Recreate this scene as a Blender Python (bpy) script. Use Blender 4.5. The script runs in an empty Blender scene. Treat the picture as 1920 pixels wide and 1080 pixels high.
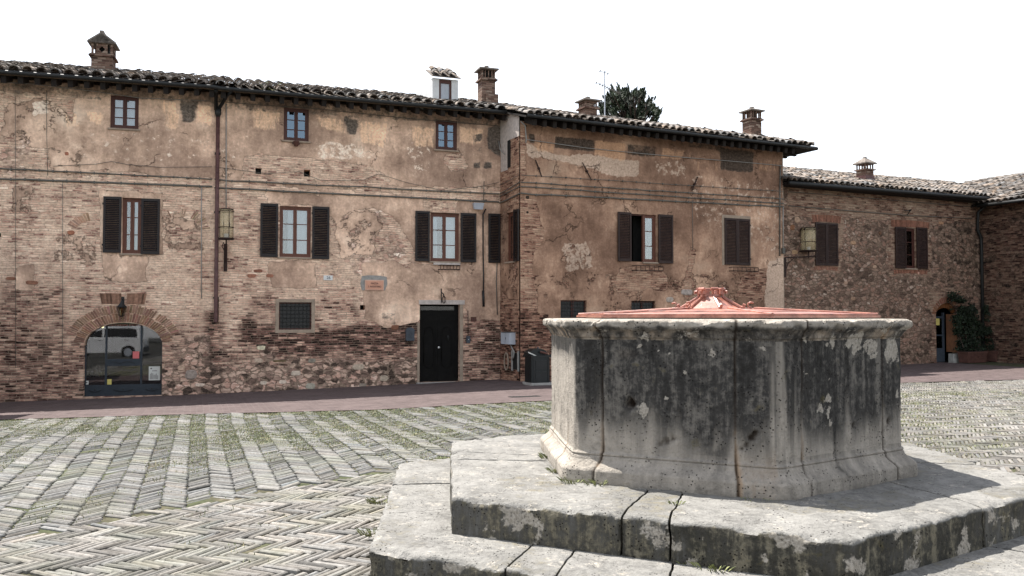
import bpy, bmesh, math, random
import numpy as np
from mathutils import Vector, Matrix
random.seed(7); RNG = np.random.default_rng(11)
C = bpy.context.scene.collection
scene = bpy.context.scene
R = math.radians
EYE = 1.64          # eye height: world z = height above the paving at the camera
F = 1600.0          # focal length in photo pixels (photo is 1920 wide)
PITCH = math.atan(50 / F)

# ---------------------------------------------------------------- camera, sky, sun, exposure
cam = bpy.data.cameras.new('camera'); cam.sensor_width = 36; cam.lens = 36 * F / 1920
cam.clip_start = 0.05; cam.clip_end = 2000
camo = bpy.data.objects.new('camera', cam); C.objects.link(camo)
camo.location = (0, 0, EYE); camo.rotation_euler = (R(90) + PITCH, 0, 0)
scene.camera = camo
SUN = Vector((-.385, .315, 1)).normalized()
world = bpy.data.worlds.new('World'); scene.world = world; world.use_nodes = True
wn = world.node_tree; wn.nodes.clear()
sky = wn.nodes.new('ShaderNodeTexSky'); sky.sky_type = 'NISHITA'; sky.sun_disc = False
sky.sun_elevation = math.asin(SUN.z); sky.sun_rotation = math.atan2(SUN.x, SUN.y)
sky.dust_density = .7; sky.air_density = 1.0; sky.ozone_density = 1.0
hs = wn.nodes.new('ShaderNodeHueSaturation'); hs.inputs['Saturation'].default_value = .30; hs.inputs['Value'].default_value = 1.0
bg = wn.nodes.new('ShaderNodeBackground'); bg.inputs[1].default_value = .14
wo = wn.nodes.new('ShaderNodeOutputWorld')
wn.links.new(sky.outputs[0], hs.inputs['Color']); wn.links.new(hs.outputs[0], bg.inputs[0]); wn.links.new(bg.outputs[0], wo.inputs[0])
sl = bpy.data.lights.new('sun', 'SUN'); sl.energy = 4.6; sl.angle = R(.5); sl.color = (1, .955, .89)
so = bpy.data.objects.new('sun', sl); C.objects.link(so); so.rotation_euler = SUN.to_track_quat('Z', 'Y').to_euler(); so.location = (-10, 8, 30)
scene.view_settings.view_transform = 'Standard'; scene.view_settings.look = 'None'
scene.view_settings.exposure = 1.2; scene.view_settings.gamma = 1

# ---------------------------------------------------------------- numeric helpers
def ss(a, b, x):
    t = np.clip((np.asarray(x, float) - a) / (b - a), 0, 1); return t * t * (3 - 2 * t)
def _h(i, j, k, s):
    n = (i * 374761393 + j * 668265263 + k * 2147483647 + s * 1274126177) & 0xffffffff
    n = ((n ^ (n >> 13)) * 1274126177) & 0xffffffff
    n = ((n ^ (n >> 16)) * 2246822519) & 0xffffffff
    return ((n ^ (n >> 15)) & 0xffff) / 65535.0
def vnoise(p, s=0):
    p = np.asarray(p, float); i = np.floor(p).astype(np.int64); f = p - i; f = f * f * (3 - 2 * f)
    o = 0
    for dx in (0, 1):
        for dy in (0, 1):
            for dz in (0, 1):
                w = (f[:, 0] if dx else 1 - f[:, 0]) * (f[:, 1] if dy else 1 - f[:, 1]) * (f[:, 2] if dz else 1 - f[:, 2])
                o = o + w * _h(i[:, 0] + dx, i[:, 1] + dy, i[:, 2] + dz, s)
    return o
def fbm(p, sc=1., oc=4, s=0):
    p = np.asarray(p, float)
    if p.shape[1] == 2: p = np.c_[p, np.zeros(len(p))]
    o = 0; a = .5; t = 0
    for k in range(oc):
        o = o + a * vnoise(p * sc + 17.3 * k, s + k); t += a; a *= .5; sc *= 2.03
    return o / t
def sdpoly(P, poly):
    """signed distance (positive inside) of points P (n,2) to polygon"""
    poly = np.asarray(poly, float); n = len(poly); d = np.full(len(P), 1e9); ins = np.zeros(len(P), bool)
    for i in range(n):
        a = poly[i]; b = poly[(i + 1) % n]; e = b - a; w = P - a
        t = np.clip((w @ e) / max(e @ e, 1e-9), 0, 1); q = w - t[:, None] * e
        d = np.minimum(d, (q ** 2).sum(1))
        c = (a[1] > P[:, 1]) != (b[1] > P[:, 1])
        xx = a[0] + (P[:, 1] - a[1]) * e[0] / (e[1] if e[1] else 1e-9)
        ins ^= c & (P[:, 0] < xx)
    d = np.sqrt(d); return np.where(ins, d, -d)
def ray(px, py):
    a = (px - 960) / F; b = (540 - py) / F
    return np.array([a, math.cos(PITCH) - b * math.sin(PITCH), math.sin(PITCH) + b * math.cos(PITCH)])
def proj(W):
    X, Y, Z = W[:, 0], W[:, 1], W[:, 2] - EYE
    d = Y * math.cos(PITCH) + Z * math.sin(PITCH); v = -Y * math.sin(PITCH) + Z * math.cos(PITCH)
    d = np.maximum(d, .1)
    return np.c_[960 + F * X / d, 540 - F * v / d]
def gz(x, y):
    """ground height: the square falls gently towards the facade and to the left"""
    x = np.asarray(x, float); y = np.asarray(y, float)
    return -.42 * ss(-3, -8, x) * ss(8, 1, y) * ss(-9, -2, y) - (np.clip(y - 4, 0, 24) / 20) * np.clip(.2 - .03 * np.clip(x, -20, 0) - .0065 * np.clip(x, 0, 30), 0, .9)
def ground_at(px, py):
    d = ray(px, py); z = -.2
    for _ in range(20):
        t = (z - EYE) / d[2]; z = float(gz(d[0] * t, d[1] * t))
    return np.array([d[0] * t, d[1] * t, z])

class Frame:
    """a vertical plane: u runs along it, w goes behind it, z is up"""
    def __init__(s, o, beta):
        s.o = np.array([o[0], o[1]], float); s.b = R(beta); s.e = np.array([math.cos(s.b), math.sin(s.b)]); s.n = np.array([-math.sin(s.b), math.cos(s.b)])
    def w(s, V):
        V = np.asarray(V, float).reshape(-1, 3)
        xy = s.o + V[:, :1] * s.e + V[:, 1:2] * s.n
        return np.c_[xy, V[:, 2]]
    def at(s, px, py, w=0.):
        d = ray(px, py); t = ((s.o + w * s.n) @ s.n) / (d[:2] @ s.n); P = d * t
        return float((P[:2] - s.o) @ s.e), float(P[2] + EYE)
    def rect(s, x0, y0, x1, y1, w=0.):
        ya = (y0 + y1) / 2; xa = (x0 + x1) / 2
        return s.at(x0, ya, w)[0], s.at(xa, y1, w)[1], s.at(x1, ya, w)[0], s.at(xa, y0, w)[1]
    def base(s, u, w=0.):
        P = s.w([[u, w, 0]])[0]; return (P[0], P[1], float(gz(P[0], P[1])))
class Id:
    def w(s, V): return np.asarray(V, float).reshape(-1, 3)
ID = Id()
WA2 = Frame((-7.67, 21.92), 20.2)      # long house, right stretch, u=0 at the drainpipe
WA1 = Frame((-7.67, 21.92), 15.7)      # long house, left stretch, u<0
WR = Frame((-.34, 24.62), 25.9 - 90)   # return wall of the projecting house, u towards the square
WB = Frame((.228, 23.45), 25.9)
WC = Frame((8.69, 27.84), 25.9)
WD = Frame((17.72, 32.2), 25.9 - 90)

# ---------------------------------------------------------------- objects
def link(name, data=None, loc=(0, 0, 0), parent=None):
    o = bpy.data.objects.new(name, data); C.objects.link(o); o.location = loc
    if parent is not None: o.parent = parent
    return o
ROOT = {}
def tag(o, label=None, cat=None, group=None, kind=None):
    if label: o['label'] = label
    if cat: o['category'] = cat
    if group: o['group'] = group
    if kind: o['kind'] = kind
    return o
def thing(name, loc, label, cat, group=None):
    o = link(name, None, loc); o.empty_display_size = .2; ROOT[o] = np.array(loc, float)
    return tag(o, label, cat, group)
def mesh_np(name, V, Fc, mats, mi=None, smooth=False, attrs=None, uv=None):
    me = bpy.data.meshes.new(name)
    me.from_pydata(np.asarray(V, float).tolist(), [], [list(map(int, f)) for f in Fc])
    for m in (mats if isinstance(mats, (list, tuple)) else [mats]): me.materials.append(m)
    if mi is not None and len(mi) == len(me.polygons): me.polygons.foreach_set('material_index', np.asarray(mi, np.int32))
    me.polygons.foreach_set('use_smooth', np.full(len(me.polygons), bool(smooth)))
    for k, a in (attrs or {}).items():
        at = me.color_attributes.new(k, 'FLOAT_COLOR', 'POINT'); a = np.asarray(a, np.float32)
        if a.shape[1] == 3: a = np.c_[a, np.ones(len(a), np.float32)]
        at.data.foreach_set('color', a.ravel())
    if uv is not None:
        ul = me.uv_layers.new(name='UVMap'); li = np.zeros(len(me.loops), np.int32); me.loops.foreach_get('vertex_index', li)
        ul.data.foreach_set('uv', np.asarray(uv, np.float32)[li].ravel())
    me.update(); return me
class MB:
    def __init__(s): s.V = []; s.F = []; s.M = []; s.n = 0; s.T = []
    def add(s, V, Fc, fr=ID, m=0, tint=(1, 1, 1)):
        V = fr.w(V); s.V.append(V); s.F += [[i + s.n for i in f] for f in Fc]; s.M += [m] * len(Fc); s.n += len(V)
        s.T.append(np.tile(np.asarray(tint, float), (len(V), 1)) if np.ndim(tint) == 1 else np.asarray(tint)); return s
    def box(s, u0, u1, w0, w1, z0, z1, fr=ID, m=0, tint=(1, 1, 1)):
        V = [(u0, w0, z0), (u1, w0, z0), (u1, w1, z0), (u0, w1, z0), (u0, w0, z1), (u1, w0, z1), (u1, w1, z1), (u0, w1, z1)]
        return s.add(V, [(0, 3, 2, 1), (4, 5, 6, 7), (0, 1, 5, 4), (1, 2, 6, 5), (2, 3, 7, 6), (3, 0, 4, 7)], fr, m, tint)
    def cbox(s, u0, u1, w0, w1, z0, z1, c, fr=ID, m=0, tint=(1, 1, 1)):
        """box with chamfered edges all round (outline in z/u chamfered towards -w)"""
        V = []
        for w, k in ((w0, c), (w0 + c, 0), (w1, 0)):
            V += [(u0 + k, w, z0 + k), (u1 - k, w, z0 + k), (u1 - k, w, z1 - k), (u0 + k, w, z1 - k)]
        Fc = [(0, 1, 2, 3)]
        for r in (0, 4):
            for i in range(4): j = (i + 1) % 4; Fc.append((r + j, r + i, r + 4 + i, r + 4 + j))
        Fc.append((11, 10, 9, 8)); return s.add(V, Fc, fr, m, tint)
    def tube(s, pts, r, n=8, fr=ID, m=0, cap=True, tint=(1, 1, 1)):
        P = fr.w(pts); k = len(P); rr = np.broadcast_to(np.asarray(r, float), (k,))
        T = np.gradient(P, axis=0) if k > 2 else np.array([P[1] - P[0]] * k)
        T /= np.linalg.norm(T, axis=1)[:, None] + 1e-12
        ref = np.array([0, 0, 1.]) if abs(T[0][2]) < .9 else np.array([1., 0, 0]); V = []
        for i in range(k):
            a = ref - (ref @ T[i]) * T[i]; a /= np.linalg.norm(a) + 1e-12; ref = a; b = np.cross(T[i], a)
            for j in range(n):
                t = 2 * math.pi * j / n; V.append(P[i] + rr[i] * (math.cos(t) * a + math.sin(t) * b))
        Fc = [(i * n + j, i * n + (j + 1) % n, (i + 1) * n + (j + 1) % n, (i + 1) * n + j) for i in range(k - 1) for j in range(n)]
        if cap: Fc += [tuple(range(n - 1, -1, -1)), tuple((k - 1) * n + j for j in range(n))]
        return s.add(V, Fc, ID, m, tint)
    def prism(s, poly, w0, w1, fr=ID, m=0, tint=(1, 1, 1)):
        """polygon in (u,z) pushed from w0 to w1"""
        n = len(poly); V = [(u, w0, z) for u, z in poly] + [(u, w1, z) for u, z in poly]
        Fc = [tuple(range(n)), tuple(range(2 * n - 1, n - 1, -1))] + [((i + 1) % n, i, n + i, n + (i + 1) % n) for i in range(n)]
        return s.add(V, Fc, fr, m, tint)
    def vprism(s, poly, z0, z1, fr=ID, m=0, tint=(1, 1, 1), top=None):
        """polygon in (u,w) raised from z0 to z1; optional other top polygon"""
        n = len(poly); top = top or poly; V = [(u, w, z0) for u, w in poly] + [(u, w, z1) for u, w in top]
        Fc = [tuple(range(n - 1, -1, -1)), tuple(range(n, 2 * n))] + [(i, (i + 1) % n, n + (i + 1) % n, n + i) for i in range(n)]
        return s.add(V, Fc, fr, m, tint)
    def build(s, name, mats, parent=None, smooth=False, root=None, tints=True):
        V = np.concatenate(s.V); loc = (0, 0, 0)
        rt = parent if parent in ROOT else None
        off = ROOT[parent] if parent is not None else (np.array(root, float) if root is not None else np.zeros(3))
        me = mesh_np(name, V - off, s.F, mats, s.M, smooth, {'tint': np.concatenate(s.T)} if tints else None)
        o = link(name, me, tuple(off) if parent is None else (0, 0, 0), parent); ROOT[o] = off
        return o
    # parents are either the thing's Empty (vertices relative to it) or a part that sits at the thing's origin

# ---------------------------------------------------------------- materials
class NT:
    def __init__(s, name):
        s.m = bpy.data.materials.new(name); s.m.use_nodes = True; s.t = s.m.node_tree; s.t.nodes.clear()
        s.out = s.n('ShaderNodeOutputMaterial'); s.b = s.n('ShaderNodeBsdfPrincipled'); s.l(s.b.outputs[0], s.out.inputs[0])
    def n(s, ty, **k):
        o = s.t.nodes.new(ty)
        for a, v in k.items(): setattr(o, a, v)
        return o
    def l(s, a, b): s.t.links.new(a, b)
    def put(s, sock, v):
        if isinstance(v, (int, float)): sock.default_value = v
        elif isinstance(v, (tuple, list)): sock.default_value = (*v, 1) if len(v) == 3 and sock.type == 'RGBA' else v
        else: s.l(v, sock)
    def math(s, op, a, b=0., c=None, clamp=False):
        o = s.n('ShaderNodeMath', operation=op); o.use_clamp = clamp; s.put(o.inputs[0], a); s.put(o.inputs[1], b)
        if c is not None: s.put(o.inputs[2], c)
        return o.outputs[0]
    def mix(s, f, a, b, mode='MIX'):
        o = s.n('ShaderNodeMix', data_type='RGBA', blend_type=mode); s.put(o.inputs[0], f); s.put(o.inputs[6], a); s.put(o.inputs[7], b); return o.outputs[2]
    def noise(s, vec, scale, detail=4, rough=.55, col=False, dist=0):
        o = s.n('ShaderNodeTexNoise'); o.inputs['Scale'].default_value = scale; o.inputs['Detail'].default_value = detail
        o.inputs['Roughness'].default_value = rough; o.inputs['Distortion'].default_value = dist
        if vec is not None: s.l(vec, o.inputs['Vector'])
        return o.outputs[1 if col else 0]
    def ramp(s, f, stops, interp='LINEAR'):
        o = s.n('ShaderNodeValToRGB'); r = o.color_ramp; r.interpolation = interp; s.put(o.inputs[0], f)
        for i, (p, c) in enumerate(stops):
            e = r.elements[i] if i < 2 else r.elements.new(p)
            e.position = p
        for e, (p, c) in zip(r.elements, stops): e.color = (*c, 1) if len(c) == 3 else c
        return o.outputs[0]
    def step(s, x, a, b):
        o = s.n('ShaderNodeMapRange', interpolation_type='SMOOTHSTEP'); s.put(o.inputs[0], x)
        o.inputs[1].default_value = a; o.inputs[2].default_value = b; return o.outputs[0]
    def attr(s, name):
        o = s.n('ShaderNodeAttribute', attribute_name=name); return o
    def vmul(s, v, k):
        o = s.n('ShaderNodeVectorMath', operation='MULTIPLY'); s.l(v, o.inputs[0]); o.inputs[1].default_value = k; return o.outputs[0]
    def vadd(s, a, b):
        o = s.n('ShaderNodeVectorMath', operation='ADD'); s.l(a, o.inputs[0]); s.put(o.inputs[1], b); return o.outputs[0]
    def sep(s, v):
        o = s.n('ShaderNodeSeparateXYZ'); s.l(v, o.inputs[0]); return o.outputs
    def bump(s, h, strength=.5, dist=.01):
        o = s.n('ShaderNodeBump'); o.inputs['Strength'].default_value = strength; o.inputs['Distance'].default_value = dist
        s.l(h, o.inputs['Height']); s.l(o.outputs[0], s.b.inputs['Normal'])
    def coord(s, which='Object'): return s.n('ShaderNodeTexCoord').outputs[which]

def simple(name, col, rough=.7, metal=0., var=.25, scale=9., bump=.0, tint=False, spec=.35, col2=None, dist=.004, stretch=None):
    s = NT(name); v = s.coord()
    if stretch: v = s.vmul(v, stretch)
    n = s.noise(v, scale, 5, .6); n2 = s.noise(v, scale * 6, 3, .6)
    f = s.math('ADD', s.math('MULTIPLY', n, .7), s.math('MULTIPLY', n2, .3))
    c1 = tuple(c * (1 - var) for c in col); c2 = col2 or tuple(min(1, c * (1 + var)) for c in col)
    c = s.ramp(f, [(.35, c1), (.65, c2)])
    if tint: c = s.mix(1, c, s.attr('tint').outputs[0], 'MULTIPLY')
    s.put(s.b.inputs['Base Color'], c); s.b.inputs['Roughness'].default_value = rough; s.b.inputs['Metallic'].default_value = metal
    s.b.inputs['Specular IOR Level'].default_value = spec
    if bump: s.bump(f, bump, dist)
    return s.m

BRICK_STOPS = [(.0, (.05, .034, .03)), (.17, (.14, .078, .062)), (.32, (.27, .165, .13)), (.46, (.42, .29, .22)), (.68, (.50, .39, .305)), (.88, (.57, .47, .385)), (1, (.64, .56, .48))]
def wall_material(name, dark=1., rub=.0, bscale=1., pink=0., sat=.85, smear=0., gam=1.78, gk=2.75):
    s = NT(name); uv = s.coord('UV')
    m1 = s.sep(s.attr('m1').outputs['Vector']); m2 = s.sep(s.attr('m2').outputs['Vector'])
    wob = s.vmul(s.vadd(s.noise(uv, 1.7, 3, .5, True), (-.5, -.5, -.5)), (.10, .07, 0))
    wob2 = s.vmul(s.vadd(s.noise(uv, 9, 2, .5, True), (-.5, -.5, -.5)), (.05, .022, 0))
    p = s.vadd(s.vadd(uv, wob), wob2)
    br = s.n('ShaderNodeTexBrick'); s.l(p, br.inputs['Vector'])
    br.inputs['Color1'].default_value = (0, 0, 0, 1); br.inputs['Color2'].default_value = (1, 1, 1, 1); br.inputs['Mortar'].default_value = (.5, .5, .5, 1)
    br.inputs['Scale'].default_value = 1; br.inputs['Mortar Size'].default_value = .009; br.inputs['Mortar Smooth'].default_value = .4
    br.inputs['Brick Width'].default_value = .27 * bscale; br.inputs['Row Height'].default_value = .068 * bscale; br.offset = .43; br.squash = .8; br.squash_frequency = 3
    mort = br.outputs['Fac']
    big = s.noise(uv, .55, 4, .6); mid = s.noise(uv, 2.3, 4, .6); fine = s.noise(uv, 16, 4, .65); fl = s.noise(s.vmul(uv, (1, 3.2, 1)), 5, 4, .7)
    t = s.math('ADD', s.math('MULTIPLY', br.outputs['Color'], .46), s.math('MULTIPLY', fl, .95))
    t = s.math('ADD', t, s.math('MULTIPLY', s.math('SUBTRACT', mid, .5), .7))
    t = s.math('SUBTRACT', t, .16)
    t = s.math('SUBTRACT', t, s.math('MULTIPLY', m2[1], .31))
    brick = s.ramp(t, BRICK_STOPS)
    mcol = s.ramp(s.math('ADD', s.math('MULTIPLY', fine, .6), s.math('MULTIPLY', mid, .4)), [(.35, (.33, .26, .20)), (.65, (.53, .44, .35))])
    mcol = s.mix(s.math('MULTIPLY', m2[1], .55), mcol, (.10, .072, .052))
    # lime mortar smeared over the brick faces
    sm = s.step(s.math('ADD', s.noise(s.vmul(uv, (1, 2.2, 1)), 4.1, 5, .72), s.math('MULTIPLY', s.math('SUBTRACT', big, .5), .6)), .47 - smear, .58 - smear)
    sm = s.math('MULTIPLY', sm, s.math('SUBTRACT', 1, s.math('MULTIPLY', m2[1], .75)))
    bcol = s.mix(s.math('MAXIMUM', mort, s.math('MULTIPLY', sm, .72)), brick, mcol)
    # rubble stone
    vo = s.n('ShaderNodeTexVoronoi', feature='F1'); vo.inputs['Scale'].default_value = 5.2; vo.inputs['Randomness'].default_value = .95
    vp = s.vmul(s.vadd(p, s.vmul(s.vadd(s.noise(uv, 7, 4, .7, True), (-.5, -.5, -.5)), (.28, .20, 0))), (1, 1.65, 1)); s.l(vp, vo.inputs['Vector'])
    ve = s.n('ShaderNodeTexVoronoi', feature='DISTANCE_TO_EDGE'); ve.inputs['Scale'].default_value = 5.2; ve.inputs['Randomness'].default_value = .95; s.l(vp, ve.inputs['Vector'])
    rc = s.sep(vo.outputs['Color'])[0]
    rt = s.math('ADD', s.math('MULTIPLY', rc, .55), s.math('MULTIPLY', fl, .6))
    rt = s.math('SUBTRACT', rt, s.math('MULTIPLY', m2[1], .3))
    stone = s.ramp(rt, [(.15, (.11, .085, .07)), (.35, (.28, .205, .165)), (.5, (.42, .33, .265)), (.66, (.36, .24, .185)), (.85, (.60, .53, .46))])
    edge = s.step(ve.outputs['Distance'], .085, .02)
    scol = s.mix(edge, stone, s.mix(.35, mcol, (.12, .085, .065)))
    rm = s.step(s.math('ADD', m2[2], s.math('MULTIPLY', s.math('SUBTRACT', mid, .5), 1.2)), .42, .58)
    base = s.mix(rm, bcol, scol)
    # holes and missing joints
    hole = s.step(s.noise(s.vmul(uv, (1, 3.5, 1)), 7.5, 5, .75), .635, .675)
    base = s.mix(s.math('MULTIPLY', hole, .8), base, (.04, .028, .022))
    # plaster coat
    pe = s.math('ADD', m1[0], s.math('MULTIPLY', s.math('SUBTRACT', s.noise(uv, 2.6, 8, .70), .5), 1.15))
    pm = s.step(pe, .485, .515)
    pt = s.math('ADD', s.math('MULTIPLY', s.noise(uv, 1.3, 8, .72), .55), s.math('ADD', s.math('MULTIPLY', s.noise(s.vmul(uv, (2.4, .7, 1)), 2.3, 6, .7), .25), s.math('MULTIPLY', fine, .2)))
    pc = s.ramp(pt, [(.33, (.27, .20, .15)), (.44, (.38, .29, .22)), (.54, (.475, .37, .285)), (.64, (.60, .50, .40))])
    lo = s.noise(s.vadd(uv, (7.3, 2.1, 0)), .42, 5, .62); pc = s.mix(s.step(lo, .40, .62), s.mix(1, pc, (.72, .70, .70), 'MULTIPLY'), pc); pc = s.mix(s.math('MULTIPLY', s.step(lo, .55, .72), .45), pc, (.58, .52, .44))
    spots = s.step(fine, .62, .72); pc = s.mix(s.math('MULTIPLY', spots, .35), pc, (.48, .41, .34))
    e2 = s.math('MULTIPLY', s.math('SUBTRACT', s.noise(uv, 6, 5, .7), .5), 1.1)
    lime = s.step(s.math('ADD', m2[0], s.math('MULTIPLY', e2, 1.3)), .44, .60)
    pc = s.mix(s.math('MULTIPLY', lime, .8), pc, s.ramp(fine, [(.3, (.44, .38, .32)), (.7, (.62, .56, .49))]))
    streak = s.math('MULTIPLY', s.math('SUBTRACT', s.noise(s.vmul(uv, (3.0, .9, 1)), 2.4, 7, .75), .5), 1.9)
    och = s.step(s.math('ADD', m1[1], streak), .40, .85)
    pc = s.mix(s.math('MULTIPLY', och, .62), pc, s.ramp(fine, [(.3, (.48, .345, .22)), (.7, (.66, .51, .36))]))
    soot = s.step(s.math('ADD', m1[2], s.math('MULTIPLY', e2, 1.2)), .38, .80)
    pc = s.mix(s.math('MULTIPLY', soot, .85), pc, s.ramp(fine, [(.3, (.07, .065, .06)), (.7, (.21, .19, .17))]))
    # hairline cracks
    cr = s.n('ShaderNodeTexVoronoi', feature='DISTANCE_TO_EDGE'); cr.inputs['Scale'].default_value = .55
    s.l(s.vadd(uv, s.vmul(s.noise(uv, 2.2, 5, .6, True), (1.3, 1.3, 0))), cr.inputs['Vector'])
    ck = s.math('MULTIPLY', s.step(cr.outputs['Distance'], .007, .002), s.step(s.noise(uv, .9, 2), .50, .56))
    pc = s.mix(s.math('MULTIPLY', ck, .5), pc, (.08, .06, .045))
    col = s.mix(pm, base, pc)
    rimm = s.math('MULTIPLY', s.step(pe, .44, .49), s.math('SUBTRACT', 1, pm)); col = s.mix(s.math('MULTIPLY', rimm, .32), col, (.09, .065, .05))
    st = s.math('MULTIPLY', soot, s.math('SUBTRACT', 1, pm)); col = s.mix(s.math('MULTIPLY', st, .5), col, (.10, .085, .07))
    gr = s.math('MULTIPLY_ADD', big, .5, .75); gg = s.n('ShaderNodeCombineColor')
    for i, k in enumerate((1, 1 - .035 * pink, 1 - .055 * pink)): s.l(s.math('MULTIPLY', gr, dark * k), gg.inputs[i])
    col = s.mix(1, col, gg.outputs[0], 'MULTIPLY')
    gm = s.n('ShaderNodeGamma'); s.l(col, gm.inputs[0]); gm.inputs[1].default_value = gam; col = s.mix(1, gm.outputs[0], (gk, gk * .99, gk * .968), 'MULTIPLY'); hv = s.n('ShaderNodeHueSaturation'); hv.inputs['Saturation'].default_value = sat; hv.inputs['Hue'].default_value = .498; s.l(col, hv.inputs['Color']); col = hv.outputs[0]
    s.put(s.b.inputs['Base Color'], col); s.b.inputs['Roughness'].default_value = .93; s.b.inputs['Specular IOR Level'].default_value = .15
    hb = s.math('MULTIPLY', s.math('SUBTRACT', 1, mort), s.math('MULTIPLY_ADD', br.outputs['Color'], .7, .4))
    hr = s.math('SUBTRACT', 1.2, edge); h = s.math('ADD', s.math('MULTIPLY', hb, s.math('SUBTRACT', 1, rm)), s.math('MULTIPLY', hr, rm))
    h = s.math('ADD', h, s.math('MULTIPLY', fl, 1.2)); h = s.math('SUBTRACT', h, s.math('MULTIPLY', hole, 1.6))
    h = s.math('MULTIPLY', h, s.math('SUBTRACT', 1, pm)); h = s.math('ADD', h, s.math('MULTIPLY', pm, s.math('MULTIPLY_ADD', s.math('ADD', fine, mid), .5, 2.3)))
    h = s.math('SUBTRACT', h, s.math('MULTIPLY', ck, .8))
    s.bump(h, 1.0, .022)
    return s.m
M = {}
M['wallA'] = wall_material('weathered_brick_and_plaster', 1.10, sat=.80, smear=.045, bscale=.86)
M['wallB'] = wall_material('weathered_pink_plaster', .80, pink=1.6, sat=.86, bscale=.86)
M['wallC'] = wall_material('rubble_and_brick', .72, pink=.8, smear=.02, sat=.92, gam=1.4, gk=1.75)
M['wallD'] = wall_material('rubble_in_corner', .52, pink=.6)
M['brickbits'] = simple('loose_brick', (.46, .35, .28), .92, var=.35, scale=14, bump=.5, tint=True, spec=.15)
M['plaster'] = simple('plain_plaster', (.33, .26, .20), .95, var=.2, scale=6, bump=.4, spec=.12)
M['lintel'] = simple('painted_lintel', (.50, .44, .40), .9, var=.25, scale=12, bump=.4, spec=.15)
M['tile'] = simple('clay_roof_tile', (.19, .165, .145), .9, var=.45, scale=11, bump=.5, tint=True, spec=.15)
M['redwood'] = simple('red_brown_window_wood', (.07, .024, .017), .55, var=.35, scale=8, bump=.2, stretch=(6, 6, 1))
M['orangewood'] = simple('orange_brown_window_wood', (.125, .048, .03), .55, var=.35, scale=8, bump=.2, stretch=(6, 6, 1))
M['shutter'] = simple('dark_brown_louvre_wood', (.012, .008, .008), .5, var=.35, scale=6, bump=.15)
M['shutter2'] = simple('brown_louvre_wood', (.028, .0135, .0105), .6, var=.35, scale=6, bump=.15)
M['iron'] = simple('dark_gutter_metal', (.012, .013, .013), .55, var=.3, scale=7, spec=.4)
M['rust'] = simple('rusty_iron', (.028, .014, .011), .75, var=.4, scale=18, bump=.3)
M['pipe'] = simple('red_brown_pipe_paint', (.075, .028, .026), .5, var=.3, scale=5, col2=(.15, .075, .068))
M['rafter'] = simple('old_rafter_wood', (.015, .011, .009), .85, var=.4, scale=8, bump=.3)
M['soffit'] = simple('eave_boards', (.16, .115, .08), .9, var=.3, scale=5, bump=.3)
M['cable'] = simple('grey_conduit', (.12, .115, .10), .7, var=.3, scale=5)
M['cablelight'] = simple('pale_wire', (.30, .29, .27), .6, var=.2, scale=5)
M['black'] = simple('black_paint', (.012, .013, .014), .45, var=.3, scale=6)
M['blackwood'] = simple('black_door_wood', (.006, .0055, .005), .7, var=.4, scale=5, bump=.15, spec=.12)
M['curtain'] = simple('white_curtain', (.72, .73, .76), .9, var=.12, scale=6, stretch=(9, 9, .6))
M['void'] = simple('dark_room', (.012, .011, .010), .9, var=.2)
M['room'] = simple('room_plaster', (.10, .09, .08), .9, var=.2)
M['slate'] = simple('blue_grey_shopfront', (.022, .03, .04), .5, var=.25, scale=10)
M['white'] = simple('white_enamel', (.72, .72, .70), .5, var=.08)
M['brass'] = simple('brass', (.65, .5, .25), .3, metal=.8, var=.1)
M['zinc'] = simple('grey_box', (.42, .45, .50), .55, var=.12, scale=5)
M['greymetal'] = simple('blue_grey_mailbox', (.045, .055, .07), .45, var=.25, scale=9)
M['bin'] = simple('dark_green_bin', (.007, .010, .011), .4, var=.3, scale=5)
M['concrete'] = simple('pale_concrete', (.30, .29, .27), .9, var=.25, scale=9, bump=.4)
M['terracotta'] = simple('terracotta', (.10, .046, .035), .85, var=.3, scale=8, bump=.3)
M['copper'] = simple('salmon_painted_copper', (.22, .062, .038), .34, var=.4, scale=8, bump=.35, col2=(.46, .19, .13), spec=.8)
M['leaf'] = simple('dark_leaf', (.016, .028, .012), .7, var=.5, scale=3, tint=True)
M['ivy'] = simple('climber_leaf', (.012, .020, .010), .7, var=.5, scale=3, tint=True)
M['bark'] = simple('bark', (.07, .05, .04), .9, var=.4, scale=8, bump=.6)
M['grass'] = simple('grass_blades', (.20, .235, .12), .7, var=.3, scale=2.2, tint=True, col2=(.33, .345, .20))
M['signclay'] = simple('salmon_sign', (.60, .31, .21), .6, var=.10, scale=12)
M['signedge'] = simple('sign_border', (.62, .38, .28), .6, var=.10, scale=12)
M['ink'] = simple('dark_lettering', (.05, .03, .03), .7, var=.1)
M['redink'] = simple('red_lettering', (.22, .035, .035), .6, var=.1)
M['paper'] = simple('paper', (.60, .60, .56), .8, var=.08)
M['pinkpaper'] = simple('pink_sticker', (.62, .16, .16), .8, var=.1)
M['yellowpaper'] = simple('yellow_sticker', (.62, .52, .16), .8, var=.1)
M['straw'] = simple('straw_lining', (.26, .19, .10), .8, var=.3, scale=20, stretch=(8, 8, 1))
M['silver'] = simple('silver_car_paint', (.80, .81, .82), .3, metal=.0, var=.05, spec=.6)
M['tyre'] = simple('tyre_rubber', (.02, .02, .02), .8)
M['dormer'] = simple('white_render', (.60, .61, .61), .9, var=.12, scale=4, bump=.2)
M['ochrewood'] = simple('orange_door_wood', (.17, .065, .022), .6, var=.35, scale=7, stretch=(5, 5, 1))

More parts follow.
